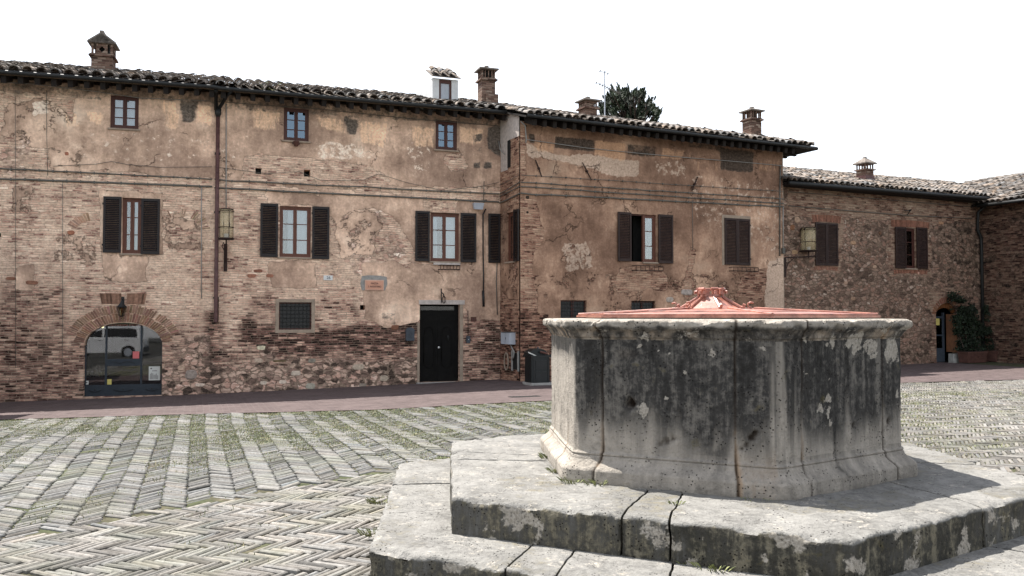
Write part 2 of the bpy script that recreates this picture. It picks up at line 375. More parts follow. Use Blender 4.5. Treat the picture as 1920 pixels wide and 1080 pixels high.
def glass_material(name, refl=.2, tint=(.75, .8, .82), gcol=(1, 1, 1)):
    s = NT(name); t = s.t
    tr = s.n('ShaderNodeBsdfTransparent'); tr.inputs[0].default_value = (*tint, 1)
    gl = s.n('ShaderNodeBsdfGlossy'); gl.inputs['Roughness'].default_value = .02; gl.inputs[0].default_value = (*gcol, 1)
    v = s.coord(); bp = s.n('ShaderNodeBump'); bp.inputs['Strength'].default_value = .025; bp.inputs['Distance'].default_value = .01
    s.l(s.noise(v, 2.2, 2, .5), bp.inputs['Height']); s.l(bp.outputs[0], gl.inputs['Normal'])
    fr = s.n('ShaderNodeFresnel'); fr.inputs[0].default_value = 1.5
    f = s.math('ADD', s.math('MULTIPLY', fr.outputs[0], 1.5), refl, clamp=True)
    mx = s.n('ShaderNodeMixShader'); s.l(f, mx.inputs[0]); s.l(tr.outputs[0], mx.inputs[1]); s.l(gl.outputs[0], mx.inputs[2])
    s.l(mx.outputs[0], s.out.inputs[0]); return s.m
M['glass'] = glass_material('window_glass', .06)
M['grilleglass'] = simple('dusty_dark_glass', (.02, .02, .02), .35, var=.4)
M['shopglass'] = glass_material('shop_glass', .015, (.6, .6, .62))
M['skyglass'] = glass_material('upper_window_glass', .10, (.3, .33, .36), (.62, .82, 1))  # blue gloss tint stands in for the reflected blue sky
M['lampglass'] = glass_material('amber_lamp_glass', .04, (.72, .62, .45))
# chimney brick: brick texture on the faces of a small block
def chim_brick():
    s = NT('chimney_brick'); v = s.coord(); x = s.sep(v); c = s.n('ShaderNodeCombineXYZ')
    s.l(s.math('ADD', x[0], x[1]), c.inputs[0]); s.l(x[2], c.inputs[1])
    p = s.vadd(c.outputs[0], s.vmul(s.vadd(s.noise(v, 6, 3, .5, True), (-.5, -.5, -.5)), (.04, .03, 0)))
    b = s.n('ShaderNodeTexBrick'); s.l(p, b.inputs['Vector']); b.inputs['Scale'].default_value = 1; b.inputs['Brick Width'].default_value = .24; b.inputs['Row Height'].default_value = .06
    b.inputs['Mortar Size'].default_value = .008; b.inputs['Color1'].default_value = (0, 0, 0, 1); b.inputs['Color2'].default_value = (1, 1, 1, 1); b.inputs['Mortar'].default_value = (.5, .5, .5, 1)
    n = s.noise(v, 5, 5, .7); t = s.math('ADD', s.math('MULTIPLY', b.outputs['Color'], .55), s.math('MULTIPLY', n, .55))
    col = s.ramp(t, [(.2, (.045, .028, .024)), (.45, (.125, .07, .055)), (.65, (.21, .13, .10)), (.85, (.33, .26, .21))])
    col = s.mix(b.outputs['Fac'], col, (.16, .12, .09)); s.put(s.b.inputs['Base Color'], col); s.b.inputs['Roughness'].default_value = .95; s.b.inputs['Specular IOR Level'].default_value = .15
    s.bump(s.math('SUBTRACT', s.math('ADD', n, .5), b.outputs['Fac']), .8, .012); return s.m
M['chimbrick'] = chim_brick()

# ---------------------------------------------------------------- wall finishes, traced as patches on the walls themselves
def patch(P, val, polys, warp=5, soft=5):
    """list of (poly, value) -> value painted inside each polygon with a soft border"""
    q = P + np.c_[fbm(P * .045, 1, 3, 3) - .5, fbm(P * .045, 1, 3, 9) - .5] * 2 * warp
    for poly, v in polys:
        k = ss(-soft, soft, sdpoly(q, poly)); val = val * (1 - k) + v * k
    return val
def masksA(P):
    x, y = P[:, 0], P[:, 1]
    pl = np.where(y < 340, .33, np.where(y < 480, .30, .20)) + 0 * x; pl = np.where(y > 600, .04, pl); pl = np.where((x < 400) & (y > 340), pl - .05, pl)
    pl = patch(P, pl, [([(148, 150), (945, 205), (960, 348), (720, 348), (580, 352), (470, 340), (300, 325), (165, 315), (140, 240)], 1.12),
        ([(0, 150), (150, 160), (140, 175), (0, 170)], .8), ([(15, 195), (80, 180), (130, 215), (140, 270), (60, 280), (0, 250)], .58), ([(90, 235), (155, 230), (170, 330), (95, 325)], .62),
        ([(455, 288), (585, 292), (600, 300), (590, 345), (450, 345)], .28), ([(585, 296), (640, 300), (715, 318), (738, 345), (700, 350), (590, 345)], .22),
        ([(825, 290), (870, 285), (885, 315), (840, 330)], .35),
        ([(858, 380), (960, 380), (955, 600), (880, 600), (872, 560), (862, 495)], 1.15), ([(680, 495), (742, 492), (792, 530), (800, 560), (786, 605), (722, 614), (686, 592), (684, 560)], 1.3),
        ([(765, 497), (905, 500), (905, 575), (785, 565), (790, 530)], 1.15), ([(600, 355), (790, 372), (790, 480), (765, 440), (740, 402), (700, 385), (655, 392), (630, 412), (612, 385)], 1.15),
        ([(500, 358), (612, 366), (612, 385), (505, 380)], .9), ([(186, 355), (306, 362), (306, 478), (190, 478)], .75), ([(190, 480), (278, 480), (275, 530), (195, 525)], .7),
        ([(500, 490), (592, 490), (590, 540), (510, 540)], .78), ([(620, 405), (690, 390), (720, 410), (700, 480), (640, 485)], .55), ([(300, 400), (375, 395), (380, 470), (310, 470)], .5),
        ([(20, 350), (60, 350), (60, 400), (20, 400)], .55), ([(28, 500), (62, 495), (64, 545), (30, 542)], .8), ([(100, 440), (180, 440), (180, 500), (100, 490)], .5)])
    oc = patch(P, 0 * x, [(q, .75) for q in ([(300, 188), (334, 190), (335, 250), (308, 240)], [(368, 195), (398, 195), (398, 238), (366, 232)], [(158, 205), (198, 212), (192, 238), (165, 230)], [(470, 200), (528, 205), (520, 250), (475, 240)],
        [(592, 215), (645, 225), (650, 252), (600, 240)], [(670, 225), (728, 230), (720, 278), (675, 268)], [(770, 235), (815, 238), (815, 278), (775, 272)], [(860, 235), (908, 240), (905, 272), (862, 270)], [(122, 215), (145, 212), (150, 240), (125, 238)])], warp=4, soft=4)
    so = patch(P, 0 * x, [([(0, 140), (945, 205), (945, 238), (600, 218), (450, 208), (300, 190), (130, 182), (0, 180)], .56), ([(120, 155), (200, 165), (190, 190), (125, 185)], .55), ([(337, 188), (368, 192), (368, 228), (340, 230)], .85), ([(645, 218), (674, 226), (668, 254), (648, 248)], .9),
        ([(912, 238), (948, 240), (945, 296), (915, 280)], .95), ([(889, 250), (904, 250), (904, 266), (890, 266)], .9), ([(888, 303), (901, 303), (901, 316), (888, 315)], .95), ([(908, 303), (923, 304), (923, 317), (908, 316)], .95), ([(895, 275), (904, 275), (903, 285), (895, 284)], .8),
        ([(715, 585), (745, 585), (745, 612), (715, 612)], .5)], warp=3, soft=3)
    li = .12 + patch(P, 0 * x, [([(140, 245), (400, 250), (400, 300), (160, 322)], .22), ([(585, 262), (665, 268), (722, 300), (600, 300)], .40), ([(760, 255), (815, 275), (800, 330), (770, 320)], .3), ([(400, 250), (470, 250), (470, 330), (400, 330)], .22), ([(60, 190), (90, 190), (90, 215), (60, 215)], .8)])
    da = ss(560, 660, y) * .5
    da = patch(P, da, [([(455, 596), (560, 622), (786, 600), (786, 665), (620, 672), (500, 660), (455, 640)], 1.15), ([(600, 660), (786, 660), (786, 690), (640, 692)], .75), ([(150, 600), (0, 560), (0, 640), (150, 660)], .45), ([(0, 530), (120, 540), (130, 600), (0, 590)], .55),
        ([(388, 588), (412, 588), (412, 735), (388, 735)], 1.), ([(0, 640), (150, 640), (150, 760), (0, 770)], .75), ([(868, 590), (960, 590), (960, 720), (868, 720)], .85), ([(470, 545), (520, 550), (520, 600), (470, 590)], .6), ([(600, 560), (660, 575), (680, 600), (610, 600)], .45)], warp=12, soft=12)
    ru = patch(P, 0 * x + .12, [([(250, 690), (786, 670), (786, 730), (250, 760)], .75), ([(320, 640), (400, 620), (400, 740), (320, 740)], .6), ([(460, 645), (560, 650), (560, 700), (460, 700)], .5), ([(0, 200), (60, 200), (60, 330), (0, 330)], .5), ([(620, 400), (720, 390), (775, 480), (660, 520)], .5)], warp=10, soft=10)
    return np.c_[pl, oc, so], np.c_[li, da, ru]
def masksB(P):
    x, y = P[:, 0], P[:, 1]
    pl = np.where(y < 512, 1.25, .55) + 0 * x; pl = np.where(y > 590, .30, pl)
    pl = patch(P, pl, [([(970, 372), (1008, 374), (1012, 402), (1024, 432), (1018, 452), (1004, 470), (1000, 520), (1005, 600), (970, 640)], .12), ([(1015, 520), (1030, 495), (1052, 482), (1056, 455), (1085, 450), (1104, 455), (1112, 500), (1135, 512), (1125, 545), (1040, 560)], .58),
        ([(1158, 500), (1245, 500), (1250, 540), (1160, 545)], .22), ([(1400, 505), (1445, 500), (1445, 560), (1380, 555)], .15), ([(1290, 455), (1310, 470), (1300, 530), (1325, 560), (1280, 565)], .4), ([(970, 200), (985, 215), (990, 330), (975, 350), (968, 330)], .3), ([(1030, 545), (1130, 548), (1130, 600), (1030, 600)], .8), ([(1215, 540), (1290, 560), (1290, 600), (1180, 600)], .75),
        ([(1440, 500), (1475, 490), (1475, 620), (1430, 620)], .95)], warp=6)
    oc = patch(P, 0 * x, [([(1000, 262), (1040, 268), (1040, 290), (1000, 285)], .7), ([(1114, 262), (1174, 268), (1174, 302), (1114, 292)], .95), ([(1240, 275), (1287, 282), (1275, 302), (1240, 296)], .75), ([(1290, 280), (1349, 288), (1349, 325), (1292, 320)], .42), ([(1412, 295), (1470, 300), (1468, 325), (1415, 322)], .5)], warp=2, soft=3)
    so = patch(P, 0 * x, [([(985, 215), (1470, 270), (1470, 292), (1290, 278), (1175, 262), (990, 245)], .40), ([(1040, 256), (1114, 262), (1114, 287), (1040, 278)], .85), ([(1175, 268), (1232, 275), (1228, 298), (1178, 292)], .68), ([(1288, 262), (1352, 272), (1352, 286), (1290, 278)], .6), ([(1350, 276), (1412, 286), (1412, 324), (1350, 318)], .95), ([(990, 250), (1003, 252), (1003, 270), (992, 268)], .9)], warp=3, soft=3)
    li = .08 + patch(P, 0 * x, [([(985, 268), (1040, 290), (1120, 292), (1200, 302), (1196, 332), (1160, 334), (1090, 312), (1050, 302), (990, 292)], .85), ([(1225, 300), (1285, 300), (1290, 335), (1230, 330)], .4), ([(1052, 455), (1102, 450), (1112, 500), (1060, 512)], .5), ([(1440, 490), (1475, 480), (1475, 620), (1430, 620)], .8), ([(1295, 325), (1470, 345), (1470, 480), (1300, 420)], .34)])
    da = ss(560, 640, y) * .55 + .08; da = patch(P, da, [([(970, 580), (1035, 585), (1035, 650), (970, 650)], .8), ([(1395, 508), (1450, 505), (1450, 555), (1390, 555)], .25)], warp=8, soft=8)
    return np.c_[pl, oc, so], np.c_[li, da, .15 + 0 * x]
def masksC(P):
    x, y = P[:, 0], P[:, 1]
    pl = .16 + 0 * x; pl = patch(P, pl, [([(1475, 345), (1560, 350), (1560, 385), (1475, 385)], .30)])
    so = patch(P, 0 * x, [([(1475, 335), (1840, 370), (1840, 385), (1475, 358)], .45)])
    da = .22 + .35 * ss(1700, 1840, x) + .3 * ss(600, 660, y)
    ru = .82 + 0 * x; ru = patch(P, ru, [([(1475, 340), (1840, 365), (1840, 420), (1475, 405)], .18), ([(1520, 400), (1580, 405), (1580, 510), (1525, 510)], .25), ([(1665, 408), (1745, 412), (1750, 520), (1665, 520)], .3), ([(1745, 540), (1810, 540), (1810, 690), (1745, 690)], .25)], warp=8, soft=8)
    li = .1 + 0 * x
    return np.c_[pl, 0 * x, so], np.c_[li, da, ru]
def masksD(P):
    x, y = P[:, 0], P[:, 1]
    return np.c_[.12 + 0 * x, 0 * x, 0 * x], np.c_[0 * x, .5 + 0 * x, .45 + 0 * x]
def masksR(P):
    x, y = P[:, 0], P[:, 1]
    pl = np.where(y < 380, .2, .55) + 0 * x; pl = np.where(y > 560, .3, pl)
    return np.c_[pl, 0 * x, 0 * x], np.c_[.1 + 0 * x, .2 + .5 * ss(540, 620, y), .1 + 0 * x]

def wall(name, fr, u0, u1, z0, z1, opens, masks, mat, parent, step=.07, arches=(), depth=.2, w=0.):
    """front wall with real openings: opens = (ua, za, ub, zb); arches = (ua, za, ub, zspring, zcrown)"""
    ops = [o[:4] for o in opens] + [(a[0], a[1], a[2], a[4]) for a in arches]
    us = np.arange(u0, u1 + step * .5, step).tolist() + [v for o in ops for v in (o[0], o[2])]
    zs = np.arange(z0, z1 + step * .5, step).tolist() + [v for o in ops for v in (o[1], o[3])]
    def uniq(a, keep, lo, hi):
        a = sorted(v for v in a if lo - 1e-6 <= v <= hi + 1e-6); out = []
        for v in a:
            if out and v - out[-1] < .02:
                if v in keep: out[-1] = v
            else: out.append(v)
        return np.array(out)
    us = uniq(us, {v for o in ops for v in (o[0], o[2])}, u0, u1); zs = uniq(zs, {v for o in ops for v in (o[1], o[3])}, z0, z1)
    U, Z = np.meshgrid(us, zs); nu = len(us); nz = len(zs)
    V = np.c_[U.ravel(), np.full(U.size, w), Z.ravel()].tolist(); Fc = []
    uc = (us[1:] + us[:-1]) / 2; zc = (zs[1:] + zs[:-1]) / 2
    hole = np.zeros((nz - 1, nu - 1), bool)
    for o in ops: hole |= (zc[:, None] > o[1]) & (zc[:, None] < o[3]) & (uc[None] > o[0]) & (uc[None] < o[2])
    for j in range(nz - 1):
        for i in range(nu - 1):
            if not hole[j, i]: a = j * nu + i; Fc.append((a, a + 1, a + nu + 1, a + nu))
    def quad(a, b, c, d):
        n = len(V); V.extend([a, b, c, d]); Fc.append((n, n + 1, n + 2, n + 3))
    for o in opens:
        a, zb, b, zt = o[:4]; d = w + (o[4] if len(o) > 4 else depth)
        quad((a, w, zb), (a, w, zt), (a, d, zt), (a, d, zb)); quad((b, w, zt), (b, w, zb), (b, d, zb), (b, d, zt))
        quad((a, w, zt), (b, w, zt), (b, d, zt), (a, d, zt)); quad((b, w, zb), (a, w, zb), (a, d, zb), (b, d, zb))
    for a, zb, b, zsp, zcr in arches:
        d = w + depth; n = 24; c = (a + b) / 2; r = (b - a) / 2
        pts = [(c - r * math.cos(math.pi * k / n), zsp + (zcr - zsp) * math.sin(math.pi * k / n)) for k in range(n + 1)]
        for (ua, za), (ub, zb2) in zip(pts[:-1], pts[1:]):
            quad((ua, w, za), (ub, w, zb2), (ub, w, zcr), (ua, w, zcr)); quad((ua, w, za), (ua, d, za), (ub, d, zb2), (ub, w, zb2))
        quad((a, w, zb), (a, w, zsp), (a, d, zsp), (a, d, zb)); quad((b, w, zsp), (b, w, zb), (b, d, zb), (b, d, zsp))
    V = np.array(V); W = fr.w(V); P = proj(W); m1, m2 = masks(P)
    # gentle unevenness of old walls
    bulge = (fbm(V[:, [0, 2]], .5, 3, 5) - .5) * .05 + (fbm(V[:, [0, 2]], 3, 3, 6) - .5) * .012
    inside = np.abs(V[:, 1] - w) < 1e-6; bulge = bulge * ss(0, .35, V[:, 0] - us[0]) * ss(0, .35, us[-1] - V[:, 0])
    Vb = V.copy(); Vb[:, 1] += np.where(inside, bulge, 0) * .7; W = fr.w(Vb)
    uv = np.c_[V[:, 0] + V[:, 1] * .9 + fr.o[0], V[:, 2]]
    me = mesh_np(name, W - ROOT[parent], Fc, M[mat] if isinstance(mat, str) else mat, None, False, {'m1': m1, 'm2': m2}, uv)
    o = link(name, me, (0, 0, 0), parent); ROOT[o] = ROOT[parent]; return o

# ---------------------------------------------------------------- roofs
def tile_template():
    n = 6; V = []; L = .44
    for y, r, dz in ((0, .098, .014), (L, .078, 0)):
        for k in range(n + 1):
            t = math.pi * k / n; V.append((-r * math.cos(t), y, r * .82 * math.sin(t) + dz))
    for k in range(n + 1):
        t = math.pi * k / n; r = .082; V.append((-r * math.cos(t), 0, r * .82 * math.sin(t) + .008))
    m = n + 1
    Fc = [(k, k + 1, m + k + 1, m + k) for k in range(n)] + [(2 * m + k, 2 * m + k + 1, k + 1, k) for k in range(n)]
    return np.array(V), Fc
TV, TF = tile_template()
def tiles(mb, fr, inside, u0, u1, w0, w1, zfun, slope, du=.235, dw=.33, seed=0, big=1.1):
    """rows of curved clay tiles on a plane rising towards +w"""
    rg = np.random.default_rng(seed); c, s = math.cos(slope), math.sin(slope)
    nu = int((u1 - u0) / du); nr = int((w1 - w0) / c / dw)
    for i in range(nu + 1):
        u = u0 + i * du
        for j in range(nr):
            d = j * dw - .05; wv = w0 + d * c
            if not inside(u, wv): continue
            a = rg.normal(0, .045); V = TV * (big, 1, 1.0 * big); V[:, 0] += rg.normal(0, .007); V[:, 2] += rg.normal(0, .009) + .075 + .012 * rg.random()
            ca, sa = math.cos(a), math.sin(a); x = V[:, 0] * ca - V[:, 1] * sa; y = V[:, 0] * sa + V[:, 1] * ca; y += rg.normal(0, .02)
            P = np.c_[u + x, wv + y * c - V[:, 2] * s, zfun(u) + (wv - w0) * math.tan(slope) + y * s + V[:, 2] * c]
            g = rg.choice([.45, .7, .95, 1.2, 1.5], p=[.22, .27, .25, .19, .07]); h = rg.normal(0, .06)
            mb.add(P, TF, fr, 0, (g * (1 + h), g, g * (1 - h)))
            # channel tile between the covers: an upturned trough
        for j in range(nr):
            d = j * dw; wv = w0 + d * c
            if not inside(u + du / 2, wv): continue
            g = rg.choice([.5, .7, .9, 1.1]); x0 = u + du / 2; k = .055
            Q = [(x0 - .07, .02), (x0, 0), (x0 + .07, .02)]; y0, y1 = 0, dw * 1.1
            V = [(q[0], wv + yy * c, zfun(u) + (wv - w0) * math.tan(slope) + yy * s + q[1] + .012 + (.012 if yy == 0 else 0)) for yy in (y0, y1) for q in Q]
            mb.add(V, [(0, 1, 4, 3), (1, 2, 5, 4)], fr, 0, (g, g * .97, g * .93))
def slab(mb, fr, pts, zf, t=.07, m=0):
    """sloping deck: pts (u,w), zf(u,w) top surface"""
    n = len(pts); V = [(u, w, zf(u, w)) for u, w in pts] + [(u, w, zf(u, w) - t) for u, w in pts]
    mb.add(V, [tuple(range(n)), tuple(range(2 * n - 1, n - 1, -1))] + [((i + 1) % n, i, n + i, n + (i + 1) % n) for i in range(n)], fr, m)
SLK = .29; SLOPE = math.atan(SLK)

# ======================================================================= the long house
A = thing('brick_house', (-6.5, 26.0, float(gz(-6.5, 26))), 'long house of worn brick and peeling tan plaster with the arched shop and black door', 'house')
zA = lambda px, py: (WA1 if px < 400 else WA2).at(px, py, -.62)[1]
E1a, E1b = WA1.at(0, 135, -.62), WA1.at(398, 163, -.62); E2a, E2b = WA2.at(405, 165, -.62), WA2.at(940, 210, -.62)
k1 = (E1b[1] - E1a[1]) / (E1b[0] - E1a[0]); k2 = (E2b[1] - E2a[1]) / (E2b[0] - E2a[0])
zE1 = lambda u: E1b[1] + k1 * (u - E1b[0]) if np.isscalar(u) else E1b[1] + k1 * (u - E1b[0])
zE2 = lambda u: E2a[1] + k2 * (u - E2a[0])
print('eaves', E1a, E1b, E2a, E2b)
UA2 = WA2.at(938, 400)[0]
shop = WA1.rect(157, 605, 304, 742); shop_sp = WA1.at(157, 648)[1]
o1 = [WA1.rect(207, 180, 260, 241) + (.10,), WA1.rect(229, 371, 265, 475) + (.14,), WA1.rect(405, 560, 405.5, 561) + (.1,)][:2]
o2 = [WA2.rect(532, 203, 579, 264) + (.10,), WA2.rect(817, 227, 857, 281) + (.10,), WA2.rect(524, 387, 583, 482) + (.12,), WA2.rect(807, 400, 861, 490) + (.12,), WA2.rect(523, 567, 584, 618) + (.12,),
      WA2.rect(787, 571, 862, 716) + (.22,), WA2.rect(570, 318, 582, 331) + (.3,), WA2.rect(675, 572, 684.5, 581) + (.3,), WA2.rect(479, 315, 490, 327) + (.12,), WA2.rect(401, 558, 410, 604) + (.15,)]
ZT = lambda zf, u: zf(u)
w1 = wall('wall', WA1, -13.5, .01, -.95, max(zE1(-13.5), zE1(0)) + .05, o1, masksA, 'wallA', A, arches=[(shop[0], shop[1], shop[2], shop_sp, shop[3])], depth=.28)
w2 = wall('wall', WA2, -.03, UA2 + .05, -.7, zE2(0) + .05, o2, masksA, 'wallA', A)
# plain side and back walls
mb = MB(); mb.box(-13.5, -13.25, .02, 8, -.95, zE1(-13) - .1, WA1); mb.box(-13.25, .3, 7.75, 8, -.6, zE1(-6), WA1); mb.box(.3, 9.2, 7.75, 8, -.6, zE2(2) - .02, WA2)
mb.build('back_wall', M['plaster'], A)
rf = MB(); dk = MB()
for fr, ua, ub, zf in ((WA1, -13.9, .05, zE1), (WA2, .0, UA2 + .12, zE2)):
    tiles(rf, fr, lambda u, w: True, ua + .1, ub, -.62, 4.7, zf, SLOPE, seed=int(ub * 10) + 3, du=.30, big=1.25)
    zz = lambda u, w, zf=zf: zf(u) + (w + .62) * SLK if w < 4.8 else zf(u) + 5.4 * SLK - (w - 4.8) * SLK
    slab(dk, fr, [(ua, -.6), (ub, -.6), (ub, 4.8), (ua, 4.8)], zz); slab(dk, fr, [(ua, 4.8), (ub, 4.8), (ub, 8.6), (ua, 8.6)], zz)
roofA = rf.build('roof', M['tile'], A); dk.build('roof_deck', M['soffit'], A)
def rafters(fr, ua, ub, zf, par, n=.36, wi=.115, ov=.56):
    k = int((ub - ua) / n)
    for i in range(k + 1):
        u = ua + i * n; z = zf(u) - .075; mb = MB(); j = random.uniform(-.01, .01)
        V = [(u, -ov, z + .02), (u + wi, -ov, z + .02), (u + wi, .0, z + .18), (u, .0, z + .18), (u, -ov + .03, z - .155 + j), (u + wi, -ov + .03, z - .155 + j), (u + wi, .0, z + .02), (u, .0, z + .02)]
        mb.add(V, [(0, 1, 2, 3), (7, 6, 5, 4), (0, 4, 5, 1), (1, 5, 6, 2), (2, 6, 7, 3), (3, 7, 4, 0)], fr); mb.build('rafter', M['rafter'], par)
rafters(WA1, -10.2, -.1, zE1, A); rafters(WA2, .12, UA2 - .1, zE2, A)
def gutter(name, par, pts, r=.052, fr=ID):
    mb = MB(); mb.tube(pts, r, 10, fr); return mb.build(name, M['iron'], par, True)
gutter('gutter', A, np.r_[WA1.w([(u, -.68, zE1(u) - .01) for u in np.linspace(-13.7, 0, 12)]), WA2.w([(u, -.68, zE2(u) - .01) for u in np.linspace(.1, UA2 + .25, 8)])])

# ---- chimneys
def chimney(par, fr, px, y0, yb, w, hw, levels, style, tilt=0):
    """levels: dict of photo heights; built as a real stack standing on the roof"""
    u = fr.at(px, yb, w)[0]; Z = lambda y: fr.at(px, y, w - hw)[1]; s = MB(); a = hw
    s.box(u - a, u + a, w - a, w + a, Z(yb) - .6, Z(levels['shaft']), fr)
    if 'step' in levels: s.box(u - a * .5, u + a * 1.35, w - a - .08, w + a * .5, Z(yb) - .6, Z(levels['step']), fr); s.box(u + a * .9, u + a * 1.62, w - .1, w + a * .7, Z(yb) - .6, Z(levels['step']) - .1, fr)
    sh = s.build('chimney', M['chimbrick'], par)
    f = MB(); zf = Z(levels['shaft']); f.box(u - a - .06, u + a + .06, w - a - .06, w + a + .06, zf, zf + .045, fr)
    if style != 'plain': f.box(u - a - .03, u + a + .03, w - a - .03, w + a + .03, zf + .045, zf + .075, fr)
    f.build('chimney_ledge', M['chimbrick'], sh)
    zc = Z(levels['cap']); p = MB(); t = a * .2; zb = zf + .045
    n = 4 if style == 'slots' else 3
    for sx in (-1, 1):
        for sy in (-1, 1): p.box(u + sx * a - (t if sx > 0 else 0), u + sx * a + (t if sx < 0 else 0), w + sy * a - (t if sy > 0 else 0), w + sy * a + (t if sy < 0 else 0), zb, zc, fr)
    for k in range(1, n):
        q = -a + 2 * a * k / n
        for sy in (-1, 1):
            if style == 'diamond' and sy < 0: continue
            p.box(u + q - t * .35, u + q + t * .35, w + sy * a - (t * .7 if sy > 0 else 0), w + sy * a + (t * .7 if sy < 0 else 0), zb, zc, fr)
            p.box(u + sy * a - (t * .7 if sy > 0 else 0), u + sy * a + (t * .7 if sy < 0 else 0), w + q - t * .35, w + q + t * .35, zb, zc, fr)
    if style == 'diamond':
        zm = (zb + zc) / 2; h = (zc - zb) / 2; b = a * .52; d = .085     # panel with a diamond hole
        for sx in (-1, 1):
            for sz in (-1, 1): p.prism([(u + sx * d, zm), (u, zm + sz * d), (u, zm + sz * h), (u + sx * b, zm + sz * h), (u + sx * b, zm)] if sx * sz > 0 else [(u + sx * b, zm), (u + sx * b, zm + sz * h), (u, zm + sz * h), (u, zm + sz * d), (u + sx * d, zm)], w - a, w - a + .04, fr)
    if style == 'arched': p.box(u - a + .02, u + a * .25, w - a + .02, w + a - .02, zb, zb + (zc - zb) * .62, fr); p.box(u - a, u + a, w - a + .004, w + a - .004, zc - (zc - zb) * .3, zc - .002, fr)
    p.build('chimney_lantern', M['chimbrick'], sh)
    if style in ('slots', 'diamond'): i = MB(); i.box(u - a * .55, u + a * .55, w - a * .5, w + a * .5, zb, zc, fr); i.build('flue', M['void'], sh)
    c = MB(); zt = Z(y0); e = a + .09
    if style == 'diamond':
        V = [(u - e, w - e, zc), (u + e, w - e, zc), (u + e, w + e, zc), (u - e, w + e, zc), (u, w - e, zt - .03), (u, w + e, zt - .03)]
        V += [(x, y, z + .045) for x, y, z in V]
        c.add(V, [(3, 2, 1, 0), (0, 1, 4), (2, 3, 5), (6, 10, 7), (8, 11, 9), (7, 10, 11, 8), (9, 11, 10, 6), (0, 6, 7, 1), (1, 7, 8, 2), (2, 8, 9, 3), (3, 9, 6, 0)], fr)
        for k in range(5): c.box(u - .05, u + .05, w - e + .42 * k * e, w - e + .42 * k * e + .3 * e, zt - .02, zt + .045, fr)
    else:
        V = [(u - e, w - e, zc), (u + e, w - e, zc), (u + e, w + e, zc), (u - e, w + e, zc), (u - e, w - e, zc + .04), (u + e, w - e, zc + .04), (u + e, w + e, zc + .04), (u - e, w + e, zc + .04)]
        q = a * .32; V += [(u - q, w - q, zt - .05), (u + q, w - q, zt - .05), (u + q, w + q, zt - .05), (u - q, w + q, zt - .05)]
        c.add(V, [(3, 2, 1, 0), (0, 1, 5, 4), (1, 2, 6, 5), (2, 3, 7, 6), (3, 0, 4, 7), (4, 5, 9, 8), (5, 6, 10, 9), (6, 7, 11, 10), (7, 4, 8, 11), (8, 9, 10, 11)], fr)
        c.box(u - q * .8, u + q * .8, w - q * .8, w + q * .8, zt - .05, zt, fr)
    c.build('chimney_cap', M['tile'], sh)
    return sh
chimney(A, WA1, 194, 62, 140, 2.2, .265, dict(shaft=106, cap=82), 'diamond')
chimney(A, WA2, 912, 120, 205, 1.6, .215, dict(shaft=150, cap=130, step=176), 'slots')
# ---- dormer on the right end of the long roof
def dormer():
    w = 1.0; u0, zb, u1, zt = WA2.rect(811, 148, 859, 196, w); D = 2.0; mb = MB()
    mb.box(u0, u0 + .2, w, w + .08, zb - .2, zt, WA2); mb.box(u1 - .2, u1, w, w + .08, zb - .2, zt, WA2); mb.box(u0 + .2, u1 - .2, w, w + .08, zt - .02, zt + .0, WA2)
    for u in (u0, u1 - .08):
        mb.prism([], 0, 0) if False else mb.add([(u, w + .08, zb - .2), (u + .08, w + .08, zb - .2), (u + .08, w + .08, zt), (u, w + .08, zt), (u, w + D, zb + .3), (u + .08, w + D, zb + .3), (u + .08, w + D, zt + .18), (u, w + D, zt + .18)],
            [(0, 1, 2, 3), (7, 6, 5, 4), (0, 4, 5, 1), (3, 2, 6, 7), (0, 3, 7, 4), (1, 5, 6, 2)], WA2)
    d = mb.build('dormer', M['dormer'], A)
    f = MB(); f.box(u0 + .2, u1 - .2, w + .03, w + .09, zt - .13, zt - .02, WA2); f.box(u0 + .2, u0 + .26, w + .03, w + .09, zb - .2, zt - .13, WA2); f.box(u1 - .26, u1 - .2, w + .03, w + .09, zb - .2, zt - .13, WA2); f.build('dormer_frame', M['redwood'], d)
    g = MB(); g.box(u0 + .26, u1 - .26, w + .06, w + .08, zb - .2, zt - .13, WA2); g.build('dormer_panel', M['zinc'], d)
    r = MB(); tiles(r, WA2, lambda u, w: True, u0 + .06, u1 + .0, w - .14, w + .62, lambda u: zt + .02, math.atan(.5), du=.25, seed=5); slab(r, WA2, [(u0 - .05, w - .12), (u1 + .05, w - .12), (u1 + .05, w + .62), (u0 - .05, w + .62)], lambda u, v: zt + .035 + (v - w + .12) * .5, .03)
    r.build('dormer_roof', M['tile'], d)
dormer()

